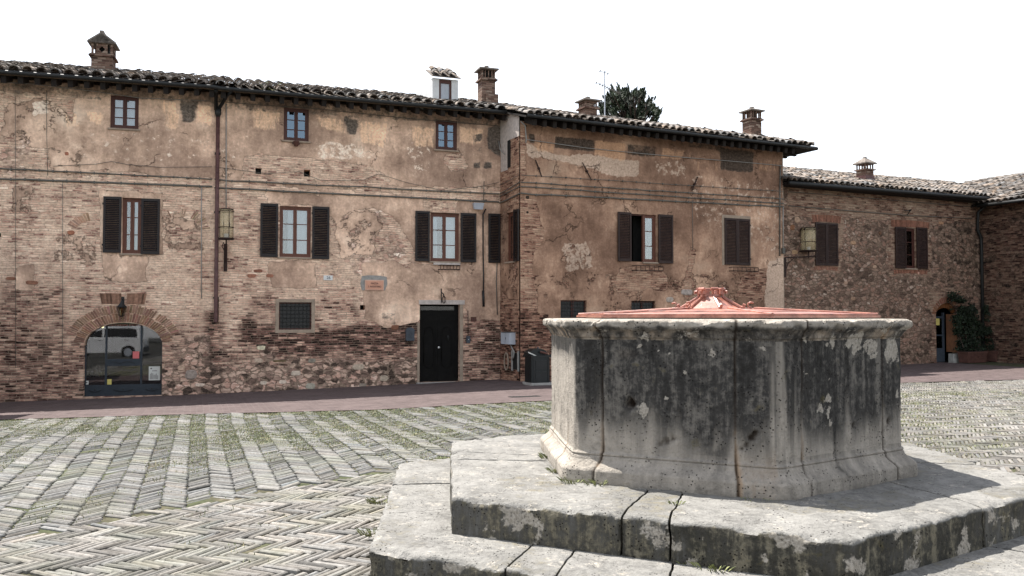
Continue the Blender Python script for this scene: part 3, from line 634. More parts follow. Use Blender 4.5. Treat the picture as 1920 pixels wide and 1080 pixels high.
# ---- windows
def louvre(fr, u0, u1, z0, z1, w, par, mat='shutter', split=False, t=.035):
    mb = MB(); s = .055; h = z1 - z0
    zs = [z0, z0 + h * .5, z1] if False else [z0, z1]
    for k in range(1 + split):
        a = u0 + (u1 - u0) * k / (1 + split) + (.003 if k else 0); b = u0 + (u1 - u0) * (k + 1) / (1 + split) - (.003 if split and not k else 0)
        mb.box(a, a + s, w - t, w, z0, z1, fr); mb.box(b - s, b, w - t, w, z0, z1, fr)
        mb.box(a + s, b - s, w - t + .002, w - .002, z0, z0 + s * 1.3, fr); mb.box(a + s, b - s, w - t + .002, w - .002, z1 - s * 1.2, z1, fr); zm = (z0 + z1) / 2
        n = int((h - 2.5 * s) / .045)
        for i in range(n):
            z = z0 + s * 1.3 + (i + .5) * (h - 2.5 * s) / n
            mb.add([(a + s, w - t + .004, z - .016), (b - s, w - t + .004, z - .016), (b - s, w - .006, z + .016), (a + s, w - .006, z + .016), (a + s, w - t + .004, z - .010), (b - s, w - t + .004, z - .010), (b - s, w - .006, z + .022), (a + s, w - .006, z + .022)],
                   [(0, 1, 2, 3), (7, 6, 5, 4), (0, 4, 5, 1), (2, 6, 7, 3)], fr)
        for zz in (z0 + h * .12, z0 + h * .85): mb.box((a - .02) if k == 0 else b - .02, (a + .02) if k == 0 else b + .02, w - t - .012, w - t, zz, zz + .05, fr)
    return mb.build('shutter', M[mat], par)
def casement(mb, pn, fr, a, b, z0, z1, w, rows, t=.045, bar=.022):
    mb.box(a, a + t, w, w + .045, z0, z1, fr); mb.box(b - t, b, w, w + .045, z0, z1, fr); mb.box(a + t, b - t, w + .001, w + .044, z0, z0 + t * 1.2, fr); mb.box(a + t, b - t, w + .001, w + .044, z1 - t, z1, fr)
    for r in range(1, rows): z = z0 + (z1 - z0) * r / rows; mb.box(a + t, b - t, w + .004, w + .04, z - bar / 2, z + bar / 2, fr)
    pn.append((a + t, b - t, z0 + t * 1.2, z1 - t))
def window(par, fr, rect, w, wood, rows=3, glass='glass', frame=.05, curtain=None, leaves=2, sill=True):
    u0, z0, u1, z1 = rect[:4]; mb = MB()
    mb.box(u0, u0 + frame, w, w + .07, z0, z1, fr); mb.box(u1 - frame, u1, w, w + .07, z0, z1, fr); mb.box(u0 + frame, u1 - frame, w, w + .07, z1 - frame, z1, fr); mb.box(u0 + frame, u1 - frame, w, w + .07, z0, z0 + frame * .8, fr)
    o = mb.build('window', M[wood], par); a, b = u0 + frame, u1 - frame; zb, zt = z0 + frame * .8, z1 - frame; m = (a + b) / 2
    for (x0, x1) in ([(a, m - .002), (m + .002, b)] if leaves == 2 else [(a, b)]):
        k = MB(); pn = []; casement(k, pn, fr, x0, x1, zb, zt, w + .012, rows); k.build('casement', M[wood], o)
        g = MB()
        for q in pn: g.box(q[0], q[1], w + .03, w + .034, q[2], q[3], fr)
        g.build('pane', M[glass], o)
    if sill: s = MB(); s.cbox(u0 - .05, u1 + .05, -.045, .06, z0 - .05, z0 - .002, .008, fr); s.build('sill', M['plaster'], o)
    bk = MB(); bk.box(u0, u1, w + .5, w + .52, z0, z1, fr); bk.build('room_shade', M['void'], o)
    for c in (curtain or []):
        x0 = a + (b - a) * c[0]; x1 = a + (b - a) * c[1]; n = 26; zc = zb + (zt - zb) * (c[2] if len(c) > 2 else 0); V = []
        for i in range(n + 1):
            x = x0 + (x1 - x0) * i / n; y = w + .11 + .018 * math.sin(i * 1.9 + x * 7); V += [(x, y, zc), (x, y, zt)]
        q = MB(); q.add(V, [(2 * i, 2 * i + 2, 2 * i + 3, 2 * i + 1) for i in range(n)], fr); q.build('curtain', M['curtain'], o, True)
    return o
window(A, WA1, o1[0], .04, 'redwood', 3, 'glass', curtain=[(0, 1)])
window(A, WA2, o2[0], .04, 'redwood', 3, 'skyglass')
window(A, WA2, o2[1], .04, 'redwood', 3, 'skyglass')
w_ = window(A, WA1, o1[1], .08, 'orangewood', 3, 'glass', curtain=[(.6, .98)])
def shut(par, fr, x0, y0, x1, y1, mat='shutter', split=False, w=-.03): r = fr.rect(x0, y0, x1, y1); return louvre(fr, r[0], r[2], r[1], r[3], w, par, mat, split)
shut(w_, WA1, 194, 369, 228, 474); shut(w_, WA1, 265, 373, 300, 477)
w_ = window(A, WA2, o2[2], .06, 'orangewood', 3, 'glass', curtain=[(.25, .46), (.54, .98)]); shut(w_, WA2, 488, 382, 521, 482); shut(w_, WA2, 585, 388, 617, 486)
w_ = window(A, WA2, o2[3], .06, 'orangewood', 3, 'glass', curtain=[(.02, .25), (.56, .98)]); shut(w_, WA2, 778, 396, 805, 490); shut(w_, WA2, 863, 400, 892, 492)
def grille(par, fr, rect, nx, ny, w=.05, bars='iron', back='redwood', wood=False):
    u0, z0, u1, z1 = rect[:4]; f = MB(); t = .035
    for a in ((u0, u0 + t, z0, z1), (u1 - t, u1, z0, z1), (u0 + t, u1 - t, z0, z0 + t), (u0 + t, u1 - t, z1 - t, z1)): f.box(a[0], a[1], w + .02, w + .06, a[2], a[3], fr)
    if wood: m = (u0 + u1) / 2; f.box(m - .04, m + .04, w + .022, w + .058, z0 + t, z1 - t, fr)
    o = f.build('barred_window', M[back], par); b = MB()
    for i in range(1, nx): u = u0 + (u1 - u0) * i / nx; b.tube([(u, w, z0), (u, w, z1)], .008, 6, fr)
    for i in range(1, ny): z = z0 + (z1 - z0) * i / ny; b.tube([(u0, w - .012, z), (u1, w - .012, z)], .008, 6, fr)
    b.build('bars', M[bars], o); g = MB(); g.box(u0 + t, u1 - t, w + .05, w + .054, z0 + t, z1 - t, fr); g.build('pane', M['grilleglass'], o)
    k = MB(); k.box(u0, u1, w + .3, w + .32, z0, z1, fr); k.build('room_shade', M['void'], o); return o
g_ = grille(A, WA2, o2[4], 8, 7)
u0, z0, u1, z1 = o2[4][:4]; mb = MB(); b = .09
for q in ((u0 - b, u0, z0 - b, z1 + b), (u1, u1 + b, z0 - b, z1 + b), (u0, u1, z0 - b, z0), (u0, u1, z1, z1 + b)): mb.cbox(q[0], q[1], -.018, .02, q[2], q[3], .004, WA2)
mb.build('surround', M['plaster'], g_)
# dark backs of the putlog holes and the niche
for o in o2[6:]:
    mb = MB(); mb.box(o[0], o[2], o[4] - .01, o[4] + .01, o[1], o[3], WA2); mb.build('wall_hole', M['void'], A)

# ---- the black double door
def door_A():
    u0, z0, u1, z1 = o2[5][:4]; w = .17; zb = float(gz(-2, 24)) - .03; m = (u0 + u1) / 2 - .02; top = z1 - .16
    f = MB(); f.box(u0, u0 + .05, w - .03, w + .05, zb, z1, WA2); f.box(u1 - .09, u1, w - .03, w + .05, zb, z1, WA2); f.box(u0 + .05, u1 - .09, w - .029, w + .05, z1 - .05, z1, WA2); f.box(u0 + .05, u1 - .09, w - .03, w + .05, top - .30, top, WA2)
    d = f.build('door', M['blackwood'], A)
    for k, (a, b) in enumerate(((u0 + .05, m - .004), (m + .004, u1 - .09))):
        q = MB(); zt = top - .30; q.box(a, b, w, w + .04, zb, zt, WA2)
        q.box(a, b, w - .012, w, zb, zb + .28, WA2); q.box(a, a + .06, w - .012, w, zb + .28, zt, WA2); q.box(b - .06, b, w - .012, w, zb + .28, zt, WA2)
        q.box(a + .06, b - .06, w - .012, w, zt - .08, zt, WA2); q.build('door_leaf', M['blackwood'], d)
        c = (a + b) / 2; r = (b - a) / 2 - .11; za, zc = zb + .48, zt - .30
        path = [(c - r, w - .006, za + .1), (c - r, w - .006, zc - .12), (c - r * .8, w - .006, zc - .06), (c - r * .85, w - .006, zc)] + [(c - r * .85 * math.cos(t), w - .006, zc + .13 * math.sin(t)) for t in np.linspace(.2, math.pi - .2, 9)] + [(c + r * .85, w - .006, zc), (c + r * .8, w - .006, zc - .06), (c + r, w - .006, zc - .12), (c + r, w - .006, za + .1)] + [(c + r * math.cos(t), w - .006, za + .1 - .14 * math.sin(t)) for t in np.linspace(.3, math.pi - .3, 7)] + [(c - r, w - .006, za + .1)]
        q = MB(); q.tube(path, .012, 6, WA2); q.build('panel_moulding', M['blackwood'], d, True)
        # fanlight bars
    q = MB(); n = 26
    for i in range(n + 1): u = u0 + .05 + (u1 - u0 - .14) * i / n; q.tube([(u, w, top), (u, w, z1 - .05)], .006, 5, WA2)
    q.build('fanlight_grille', M['iron'], d)
    q = MB(); q.box(u0 + .05, u1 - .09, w + .04, w + .044, top, z1 - .05, WA2); q.build('pane', M['shopglass'], d)
    q = MB(); q.tube([(m + .02, w - .012, zb + (top - zb) * .49), (m + .02, w - .055, zb + (top - zb) * .49)], [.012, .032], 10, WA2); q.build('door_knob', M['white'], d, True)
    q = MB(); q.tube([(m + .30, w - .02, zb + 1.35), (m + .28, w - .04, zb + 1.28), (m + .30, w - .03, zb + 1.2), (m + .32, w - .04, zb + 1.28), (m + .30, w - .02, zb + 1.35)], .009, 6, WA2); q.build('door_knocker', M['iron'], d, True)
    q = MB(); q.cbox(u0 - .03, u1 + .14, -.03, .14, z1, z1 + .125, .008, WA2); q.build('lintel', M['lintel'], d)
    q = MB(); q.cbox(u1 + .002, u1 + .1, -.015, .16, zb, z1 - .002, .006, WA2); q.cbox(u0 - .07, u0 - .002, -.012, .16, zb, z1 - .5, .006, WA2); q.build('door_jamb', M['plaster'], d)
    q = MB(); q.cbox(u0 - .1, u1 + .12, -.16, .2, zb - .05, zb + .045, .01, WA2); q.build('threshold', M['concrete'], d)
door_A()

# ---- brick arches set into the wall
def voussoirs(name, par, fr, cu, cz, ru, rz, t0, t1, h, n, w=-.012, tone=(.75, .5, .42), wid=.74, seed=1, th=.03):
    mb = MB(); rg = np.random.default_rng(seed)
    for i in range(n):
        if rg.random() < .06: continue
        t = t0 + (t1 - t0) * (i + .5) / n; dt = (t1 - t0) / n * wid / 2; P = []
        hh = h * rg.uniform(.85, 1.05)
        for tt, k in ((t - dt, 0), (t + dt, 0), (t + dt, hh), (t - dt, hh)): P.append((cu - (ru + k) * math.cos(tt), cz + (rz + k) * math.sin(tt)))
        g = rg.uniform(.7, 1.25); mb.prism(P, w + rg.uniform(-.006, .006), w + th, fr, 0, tuple(g * c * rg.uniform(.9, 1.1) for c in tone))
    return mb.build(name, M['brickbits'], par)
cu, ru = (shop[0] + shop[2]) / 2, (shop[2] - shop[0]) / 2
voussoirs('arch_bricks', A, WA1, cu, shop_sp, ru + .02, shop[3] - shop_sp + .02, .12, math.pi - .12, .22, 46, tone=(.62, .47, .40))
voussoirs('arch_bricks', A, WA1, cu, shop_sp, ru + .27, shop[3] - shop_sp + .25, .30, math.pi - .30, .2, 50, tone=(.66, .52, .45), seed=4)
a0, z0, a1, z1 = WA1.rect(190, 550, 270, 570); n = 24; mb = MB()
for i in range(n):
    if abs(i - n / 2) < 1.5: continue
    u = a0 + (a1 - a0) * i / n; k = (i - n / 2) / n * .10; g = random.uniform(.4, 1.2); mb.prism([(u + .01, z0), (u + .052, z0), (u + .052 + k, z1), (u + .01 + k, z1)], -.012, .03, WA1, 0, (g * .62, g * .46, g * .39))
mb.build('relieving_arch', M['brickbits'], A)
cu2, cz2 = WA1.at(338, 432); voussoirs('blocked_arch', A, WA1, cu2, cz2, .5, .36, .35, math.pi - .1, .22, 30, w=-.008, tone=(.9, .78, .68), wid=.72, seed=9)
cu2, cz2 = WA1.at(180, 440); voussoirs('blocked_arch', A, WA1, cu2, cz2, .5, .36, .4, math.pi * .42, .2, 8, w=-.008, tone=(.85, .72, .62), wid=.72, seed=12)
# ---- single odd bricks and stones that stand out in the brickwork
def odd_stones(par, fr, pts, seed):
    rg = np.random.default_rng(seed)
    for (px, py, sx, sy, tone) in pts:
        u, z = fr.at(px, py); n = 9; P = [(u + sx / 2 * (abs(math.cos(t)) ** .6) * (1 if math.cos(t) > 0 else -1) * rg.uniform(.85, 1.1), z + sy / 2 * (abs(math.sin(t)) ** .6) * (1 if math.sin(t) > 0 else -1) * rg.uniform(.85, 1.1)) for t in np.linspace(0, 2 * math.pi, n, endpoint=False)]
        P = P[::-1]; c = (u, z); mb = MB(); N = len(P); sh = [(c[0] + (p[0] - c[0]) * .75, c[1] + (p[1] - c[1]) * .75) for p in P]
        V = [(p[0], .01, p[1]) for p in P] + [(p[0], -.018, p[1]) for p in sh]; mb.add(V, [tuple(range(2 * N - 1, N - 1, -1))] + [(i, (i + 1) % N, N + (i + 1) % N, N + i) for i in range(N)], fr, 0, tone); mb.build('wall_stone', M['brickbits'], par)
odd_stones(A, WA2, [(490, 652, .26, .14, (1.5, 1.75, 1.55)), (485, 676, .26, .14, (1.1, 1.1, 1.05)), (555, 700, .3, .16, (1.3, 1.4, 1.4)), (582, 724, .28, .2, (.8, .95, .95)), (530, 716, .24, .12, (1.5, 1.6, 1.6)), (494, 718, .2, .12, (1.3, 1.4, 1.4)), (585, 676, .24, .13, (.6, .7, .7)), (672, 688, .42, .2, (1., 1.05, 1.)), (720, 709, .3, .2, (.95, 1., .95)),
    (680, 722, .26, .12, (.7, .75, .75)), (484, 508, .27, .1, (.5, .3, .25)), (472, 517, .27, .11, (.7, .42, .34)), (506, 517, .22, .11, (.7, .42, .34)), (741, 614, .24, .16, (.42, .26, .2)), (524, 677, .42, .06, (.3, .3, .2))], 3)
odd_stones(A, WA1, [(358, 702, .3, .26, (.7, .75, .8)), (375, 722, .26, .1, (1.5, 1.55, 1.55)), (133, 436, .18, .12, (.75, .42, .32)), (125, 288, .1, .1, (.9, .5, .4)), (340, 690, .2, .14, (1.2, 1.1, 1.)), (20, 640, .3, .06, (.25, .2, .18)), (60, 530, .32, .12, (.65, .42, .34)), (20, 522, .26, .1, (.65, .42, .34))], 5)

# ---- the shop front in the arch
def shopfront():
    u0, _, u1, zc = shop; w = .16; zb = float(gz(*WA1.w([((u0 + u1) / 2, 0, 0)])[0][:2])) + .02
    H = lambda y: WA1.at(230, y, w)[1]; X = lambda x: WA1.at(x, 680, w)[0]; c = (u0 + u1) / 2; r = (u1 - u0) / 2
    arch = lambda u: shop_sp + (zc - shop_sp) * math.sqrt(max(0, 1 - ((u - c) / r) ** 2))
    f = MB(); m1_, m2_ = X(199), X(265); zp = H(721); zt1, zt2 = H(686), H(673)
    for m in (m1_, m2_): f.box(m - .022, m + .022, w - .02, w + .04, zb, arch(m) + .02, WA1)
    f.box(u0, u1, w - .015, w + .04, zb, zp, WA1); f.box(m1_ + .022, m2_ - .022, w - .017, w + .04, zt1, zt2, WA1)
    f.box(u0, u0 + .03, w - .018, w + .04, zp, shop_sp, WA1); f.box(u1 - .03, u1, w - .018, w + .04, zp, shop_sp, WA1)
    o = f.build('shopfront', M['slate'], A)
    n = 30; P = [(u0 + .001, zp)] + [(u0 + .03 + (u1 - u0 - .06) * i / n, arch(u0 + .03 + (u1 - u0 - .06) * i / n) - .005) for i in range(n + 1)] + [(u1 - .001, zp)]
    g = MB(); g.prism(P[::-1], w + .01, w + .016, WA1); g.build('shop_window_pane', M['shopglass'], o)
    d = MB()
    for a, b in ((u0, m1_), (m1_, m2_), (m2_, u1)):
        q = (a + b) / 2; h = (b - a) * .28; zz = (zb + zp) / 2 + .02
        d.tube([(q + h * t, w - .024, zz - .05 * (1 - t * t)) for t in np.linspace(-1, 1, 9)], .008, 5, WA1); d.tube([(q, w - .015, zz + .01), (q, w - .04, zz + .01)], .02, 8, WA1)
    d.tube([((m1_ + m2_) / 2 + .27 * t, w - .028, (zt1 + zt2) / 2 + .02 * math.sin(t * 5)) for t in np.linspace(-1, 1, 11)], .006, 5, WA1); d.build('panel_ornament', M['black'], o)
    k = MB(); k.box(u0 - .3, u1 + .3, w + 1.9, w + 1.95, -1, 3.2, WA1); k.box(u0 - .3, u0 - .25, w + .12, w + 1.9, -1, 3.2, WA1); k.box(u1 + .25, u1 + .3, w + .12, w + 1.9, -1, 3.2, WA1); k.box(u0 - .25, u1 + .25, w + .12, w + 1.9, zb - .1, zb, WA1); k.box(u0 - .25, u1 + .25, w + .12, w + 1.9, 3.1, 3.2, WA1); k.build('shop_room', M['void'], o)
    k = MB(); k.box(u0 + .02, m1_ + .0, w + .12, w + .5, zb + .0, zp + .18, WA1); k.build('display_shelf', M['redwood'], o)
    k = MB(); a, z0, b, z1 = WA1.rect(196, 605, 268, 615, w); k.box(m1_ + .02, m2_ - .02, w + .03, w + .04, z0, arch(m1_) - .02, WA1); k.build('name_board', M['black'], o)
    text('GUICCIARDINI STROZZI', WA1, (m1_ + m2_) / 2, (z0 + z1) / 2 + .0, w + .0, (m2_ - m1_) * .94, M['redink'], o, 'shop_lettering'); text('FATTORIA', WA1, (m1_ + m2_) / 2, z1 + .045, w + .0, (m2_ - m1_) * .45, M['redink'], o, 'shop_lettering')
    rts = {}
    for nm, lab, mat, x0, y0, x1, y1 in (('notice', 'white printed notice with a black drawing hanging inside the shop glass', 'paper', 279, 687, 300, 713), ('sticker', 'salmon pink square sticker inside the shop glass', 'pinkpaper', 249, 659, 261, 672), ('sticker', 'pale yellow square sticker at the foot of the shop glass', 'yellowpaper', 201, 711, 209, 721), ('sticker', 'small white sticker at the lower left corner of the shop glass', 'paper', 158, 714, 166, 721)):
        q = WA1.rect(x0, y0, x1, y1, w); mb = MB(); mb.box(q[0], q[2], w - .004, w + .006, q[1], q[3], WA1); bs = WA1.w([((q[0] + q[2]) / 2, w, q[1])])[0]
        t = thing(nm, bs, lab, 'notice' if nm == 'notice' else 'sticker'); mb.build('sheet', M[mat], t)
        if nm == 'notice' or x0 == 158:
            ik = MB(); W_ = q[2] - q[0]; H_ = q[3] - q[1]
            if nm == 'notice':
                for i in range(7): a = q[0] + W_ * (.12 + .11 * i); ik.box(a, a + W_ * .04, w - .007, w - .004, q[1] + H_ * .08, q[1] + H_ * random.uniform(.35, .55), WA1)
                ik.box(q[0] + W_ * .3, q[0] + W_ * .75, w - .007, w - .004, q[1] + H_ * .66, q[1] + H_ * .7, WA1); ik.prism([(q[0] + W_ * .08, q[1] + H_ * .85), (q[0] + W_ * .25, q[1] + H_ * .8), (q[0] + W_ * .3, q[1] + H_ * .92)][::-1], w - .007, w - .004, WA1)
            else: ik.prism([(q[0] + W_ * .3, q[1] + H_ * .3), (q[0] + W_ * .7, q[1] + H_ * .35), (q[0] + W_ * .8, q[1] + H_ * .7), (q[0] + W_ * .4, q[1] + H_ * .6)], w - .007, w - .004, WA1)
            ik.build('print', M['ink'], t)
    # bottles standing on the display shelf
    for i, (px, nm) in enumerate(zip((163, 172, 182, 189, 196), ('leftmost', 'second from the left', 'middle', 'fourth from the left', 'rightmost'))):
        u = WA1.at(px, 705, w + .25)[0]; z0 = zp + .18; bs = WA1.w([(u, w + .25, z0)])[0]
        t = thing('wine_bottle', bs, f'{nm} dark wine bottle of the row standing behind the shop glass', 'bottle', 'wine bottles in the shop window')
        b = MB(); b.tube([(u, w + .25, z0 + k) for k in (0, .01, .19, .225, .245, .31, .315)], [.03, .037, .037, .025, .014, .014, .01], 12, WA1); b.build('bottle_body', M['black'], t, True)
        l = MB(); l.tube([(u, w + .25, z0 + k) for k in (.05, .15)], .0385, 12, WA1); l.build('bottle_label', M['paper'], t, True)
    bu = WA1.w([(WA1.at(193, 611, w + .5)[0], w + .5, WA1.at(193, 611, w + .5)[1])])[0]
    t = thing('spotlight', bu, 'small lit spotlight glowing inside the shop near the top left of the arch', 'lamp'); e = NT('lit_bulb'); e.b.inputs['Emission Color'].default_value = (1, .85, .35, 1); e.b.inputs['Emission Strength'].default_value = 3
    b = MB(); b.tube([bu + np.array([0, 0, .0]), bu + np.array([0, -.03, -.02])], [.025, .04], 10); b.build('bulb', e.m, t, True); b = MB(); b.tube([bu + np.array([0, .12, .02]), bu + np.array([0, .0, .001])], [.04, .045], 10); b.build('spotlight_case', M['black'], t, True)
def text(s, fr, u, z, w, width, mat, par, name, font_h=None, th=.004):
    cu_ = bpy.data.curves.new('lettering', 'FONT'); cu_.body = s; cu_.align_x = 'CENTER'; cu_.align_y = 'CENTER'; cu_.extrude = th / 2; cu_.resolution_u = 3
    ob = bpy.data.objects.new('lettering', cu_); C.objects.link(ob); dg = bpy.context.evaluated_depsgraph_get(); me = bpy.data.meshes.new_from_object(ob.evaluated_get(dg)); bpy.data.objects.remove(ob)
    V = np.array([v.co[:] for v in me.vertices]); Fc = [tuple(p.vertices) for p in me.polygons]; k = width / (V[:, 0].max() - V[:, 0].min()); ky = k if not font_h else font_h / (V[:, 1].max() - V[:, 1].min())
    mb = MB(); mb.add(np.c_[u + V[:, 0] * k, w - th - V[:, 2], z + V[:, 1] * ky], Fc, fr); return mb.build(name, mat, par)
shopfront()
# ======================================================================= the projecting plastered house
B = thing('plastered_house', (5.0, 29.0, float(gz(5, 29))), 'three storey house faced in patchy pinkish plaster that projects behind the well', 'house')
UB = WB.at(1470, 400)[0]
Ea, Eb = WB.at(985, 216, -.62), WB.at(1440, 268, -.62); kb = (Eb[1] - Ea[1]) / (Eb[0] - Ea[0]); zEB = lambda u: Ea[1] + kb * (u - Ea[0])
print('eaves B', Ea, Eb, UB)
oB = [WB.rect(1183, 402, 1231, 491) + (.14,), WB.rect(1051, 563, 1100, 604) + (.12,), WB.rect(1184, 565, 1229, 606) + (.12,)]
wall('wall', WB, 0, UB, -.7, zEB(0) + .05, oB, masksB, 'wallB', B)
oR = [(.42, WR.rect(948, 395, 968, 490)[1], .98, WR.rect(948, 398, 968, 490)[3], .14)]
wall('side_wall', WR, -.02, 1.302, -.7, zEB(0) + .02, oR, masksR, 'wallB', B)
mb = MB(); mb.box(UB - .25, UB, .02, 8, -.7, zEB(UB) + .02, WB, 0); mb.box(0, UB - .25, 7.75, 8, -.7, zEB(UB), WB); mb.box(0, .2, 1.4, 7.75, -.7, zEB(UB), WB); mb.build('back_wall', M['plaster'], B)
rf = MB(); OV = .6; RW = 4.4; ue = UB + OV + .12
tiles(rf, WB, lambda u, w: u < ue - max(0, (w + .62)) * 1.0, -.04, ue, -.62, RW, zEB, SLOPE, seed=21)
dk = MB(); zz = lambda u, w: zEB(u) + (w + .62) * SLK
hx = ue - (RW + .62)
slab(dk, WB, [(-.12, -.6), (ue, -.6), (hx, RW), (-.12, RW)], zz, .05)
zr = lambda u, w: zEB(ue) + (ue - u) * SLK
V = [(ue, -.6), (ue, 2 * RW + .6), (hx, RW)]; slab(dk, WB, V, lambda u, w: zz(hx, RW) if u < ue - .1 else zEB(ue), .05)
slab(dk, WB, [(-.12, RW), (hx, RW), (ue, 2 * RW + .6), (-.12, 2 * RW + .6)], lambda u, w: zz(min(u, hx), RW) - max(0, w - RW) * SLK, .05)
# tiles on the hip end and hip ridge
for j in range(12):
    for i in range(14):
        d = j * .33; u = ue - d * math.cos(SLOPE); wv = -.5 + i * .215
        if wv < -.62 + (ue - u) or wv > 3: continue
        rg = np.random.default_rng(i * 50 + j); V = TV.copy(); g = rg.choice([.6, .9, 1.2]); c, s = math.cos(SLOPE), math.sin(SLOPE); V[:, 2] += .07
        rf.add(np.c_[u - V[:, 1] * c + V[:, 2] * s * -1 * -1, wv + V[:, 0], zEB(ue) + (ue - u) * SLK + V[:, 1] * s + V[:, 2] * c], TF, WB, 0, (g, g, g))
for j in range(14):
    a = j * .36; V = TV.copy(); V[:, 0] *= 1.15; V[:, 2] = V[:, 2] * 1.2 + .1; q = 1 / math.sqrt(2); x = V[:, 0]; y = V[:, 1] + a
    rf.add(np.c_[ue + .02 - y * q + x * q, -.62 + y * q + x * q, zEB(ue) + y * q * SLK + V[:, 2]], TF, WB, 0, (.9, .9, .88))
rf.build('roof', M['tile'], B); dk.build('roof_deck', M['rafter'], B)
rafters(WB, .12, UB - .1, zEB, B, n=.31)
mb = MB(); n = 8                                  # rafters on the right-hand side of the corner
for i in range(n): mb.box(UB, ue - .05, .1 + .42 * i, .2 + .42 * i, zEB(UB) - .14, zEB(UB) - .04, WB)
mb.build('side_rafters', M['rafter'], B)
gutter('gutter', B, [(u, -.68, zEB(u) - .01) for u in np.linspace(-.1, ue + .02, 12)], fr=WB)
gutter('gutter', B, [(ue + .05, w, zEB(ue) - .02) for w in np.linspace(-.7, 3, 6)], fr=WB)
wB = window(B, WB, (oB[0][0] + (oB[0][2] - oB[0][0]) * .5, oB[0][1], oB[0][2], oB[0][3]), .06, 'orangewood', 3, 'glass', leaves=1)
mb = MB(); u0, z0, u1, z1 = oB[0][:4]; um = u0 + (u1 - u0) * .5; mb.box(u0, u0 + .04, .06, .12, z0, z1, WB); mb.box(u0 + .04, um, .06, .12, z1 - .04, z1, WB); mb.build('frame', M['redwood'], wB)
mb = MB(); pn = []; casement(mb, pn, WB, 0, .42, z0, z1 - .05, 0, 3)                # the opened leaf, swung inwards
mb = MB(); T = Frame(WB.w([(u0 + .05, .12, 0)])[0][:2], 25.9 + 80); casement(mb, pn, T, 0, .38, z0, z1 - .05, 0, 3); mb.build('open_casement', M['orangewood'], wB)
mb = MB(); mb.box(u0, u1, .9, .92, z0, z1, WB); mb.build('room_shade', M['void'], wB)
shut(wB, WB, 1157, 398, 1182, 490, 'shutter2'); shut(wB, WB, 1233, 403, 1260, 494, 'shutter2')
r_ = WB.rect(1358, 410, 1405, 497); s_ = louvre(WB, r_[0], r_[2], r_[1], r_[3], -.012, B, 'shutter2', True); s_.name = 'closed_shutters'
mb = MB()
for q in ((r_[0] - .09, r_[0], r_[1] - .02, r_[3] + .1), (r_[2], r_[2] + .05, r_[1] - .02, r_[3] + .1), (r_[0], r_[2], r_[3], r_[3] + .1)): mb.cbox(q[0], q[1], -.012, .02, q[2], q[3], .004, WB)
mb.build('surround', M['plaster'], s_)
grille(B, WB, oB[1], 8, 6, wood=True); grille(B, WB, oB[2], 8, 6, wood=True)
# window and shutters on the narrow side wall
wr = window(B, WR, oR[0], .06, 'orangewood', 3, 'glass', leaves=2, curtain=[(.1, .5)]); z0, z1 = oR[0][1], oR[0][3]
louvre(WR, .98, 1.28, z0 - .02, z1 + .03, -.03, wr)
sA = WA2.rect(915, 401, 942, 493); louvre(WA2, sA[0], min(sA[2], UA2 - .02), sA[1], sA[3], -.03, A).name = 'corner_shutter'
def flower_rail(par, fr, x0, y0, x1, y1, name='window_ledge'):
    u0, z0, u1, z1 = fr.rect(x0, y0, x1, y1); mb = MB(); d = .22
    for z in (z0, z1): mb.tube([(u0, 0, z), (u0, -d, z), (u1, -d, z), (u1, 0, z)], .011, 6, fr)
    mb.tube([(u0, 0, z0 + .01), (u0, -d + .02, z0 + .005), (u1, -d + .02, z0 + .005)], .01, 6, fr)
    for i in range(7): u = u0 + (u1 - u0) * i / 6; mb.tube([(u, -d, z0), (u, -d, z1)], .008, 6, fr); mb.tube([(u, 0, z0), (u, -d, z0)], .007, 6, fr)
    return mb.build(name, M['rust'], par)
def rail_thing(fr, box, lab):
    u0, z0, u1, z1 = fr.rect(*box); t = thing('flower_box_rail', fr.w([((u0 + u1) / 2, 0, z0)])[0], lab, 'window rail', 'iron flower box rails below windows'); flower_rail(t, fr, *box, name='rail'); return t
rail_thing(WB, (1185, 499, 1235, 508), 'rusty iron flower box rail below the half open window of the pink plastered house')
rail_thing(WB, (1367, 502, 1413, 509), 'rusty iron flower box rail below the closed brown shutters of the plastered house')
rail_thing(WA2, (822, 498, 858, 506), 'thin iron flower box rail below the window above the black double door')
mb = MB(); q = WA2.rect(812, 493, 862, 497.5); mb.cbox(q[0], q[2], -.07, .02, q[1], q[3], .01, WA2); mb.build('sill', M['lintel'], A)
# small slit window and the pale patch high on the side wall
mb = MB(); z_ = zEB(0); mb.prism([(.03, z_ - .42), (1.24, z_ - .42), (1.24, z_ + .14), (.03, z_ + .48)], -.012, .004, WR); mb.box(.05, .50, -.010, .004, z_ - 1.25, z_ - .42, WR); mb.build('patched_corner', M['zinc'] if False else M['lintel'], B)
mb = MB(); mb.box(.50, .68, -.012, .004, z_ - 1.2, z_ - .42, WR); mb.build('slit_window', M['void'], B)
# wall anchors
for (x0, y0, x1, y1), lab in (((1003, 300, 1015, 332), 'steep'), ((1091, 305, 1108, 338), 'steep'), ((1307, 332, 1296, 358), 'leaning')):
    mb = MB(); a = WB.at(x0, y0); b = WB.at(x1, y1); m = ((a[0] + b[0]) / 2, (a[1] + b[1]) / 2)
    mb.tube([(a[0], -.03, a[1]), (m[0], -.035, m[1]), (b[0], -.03, b[1])], [.014, .022, .014], 6, WB); mb.tube([(m[0], .02, m[1]), (m[0], -.07, m[1])], .028, 8, WB); mb.build('wall_anchor', M['rust'], B)
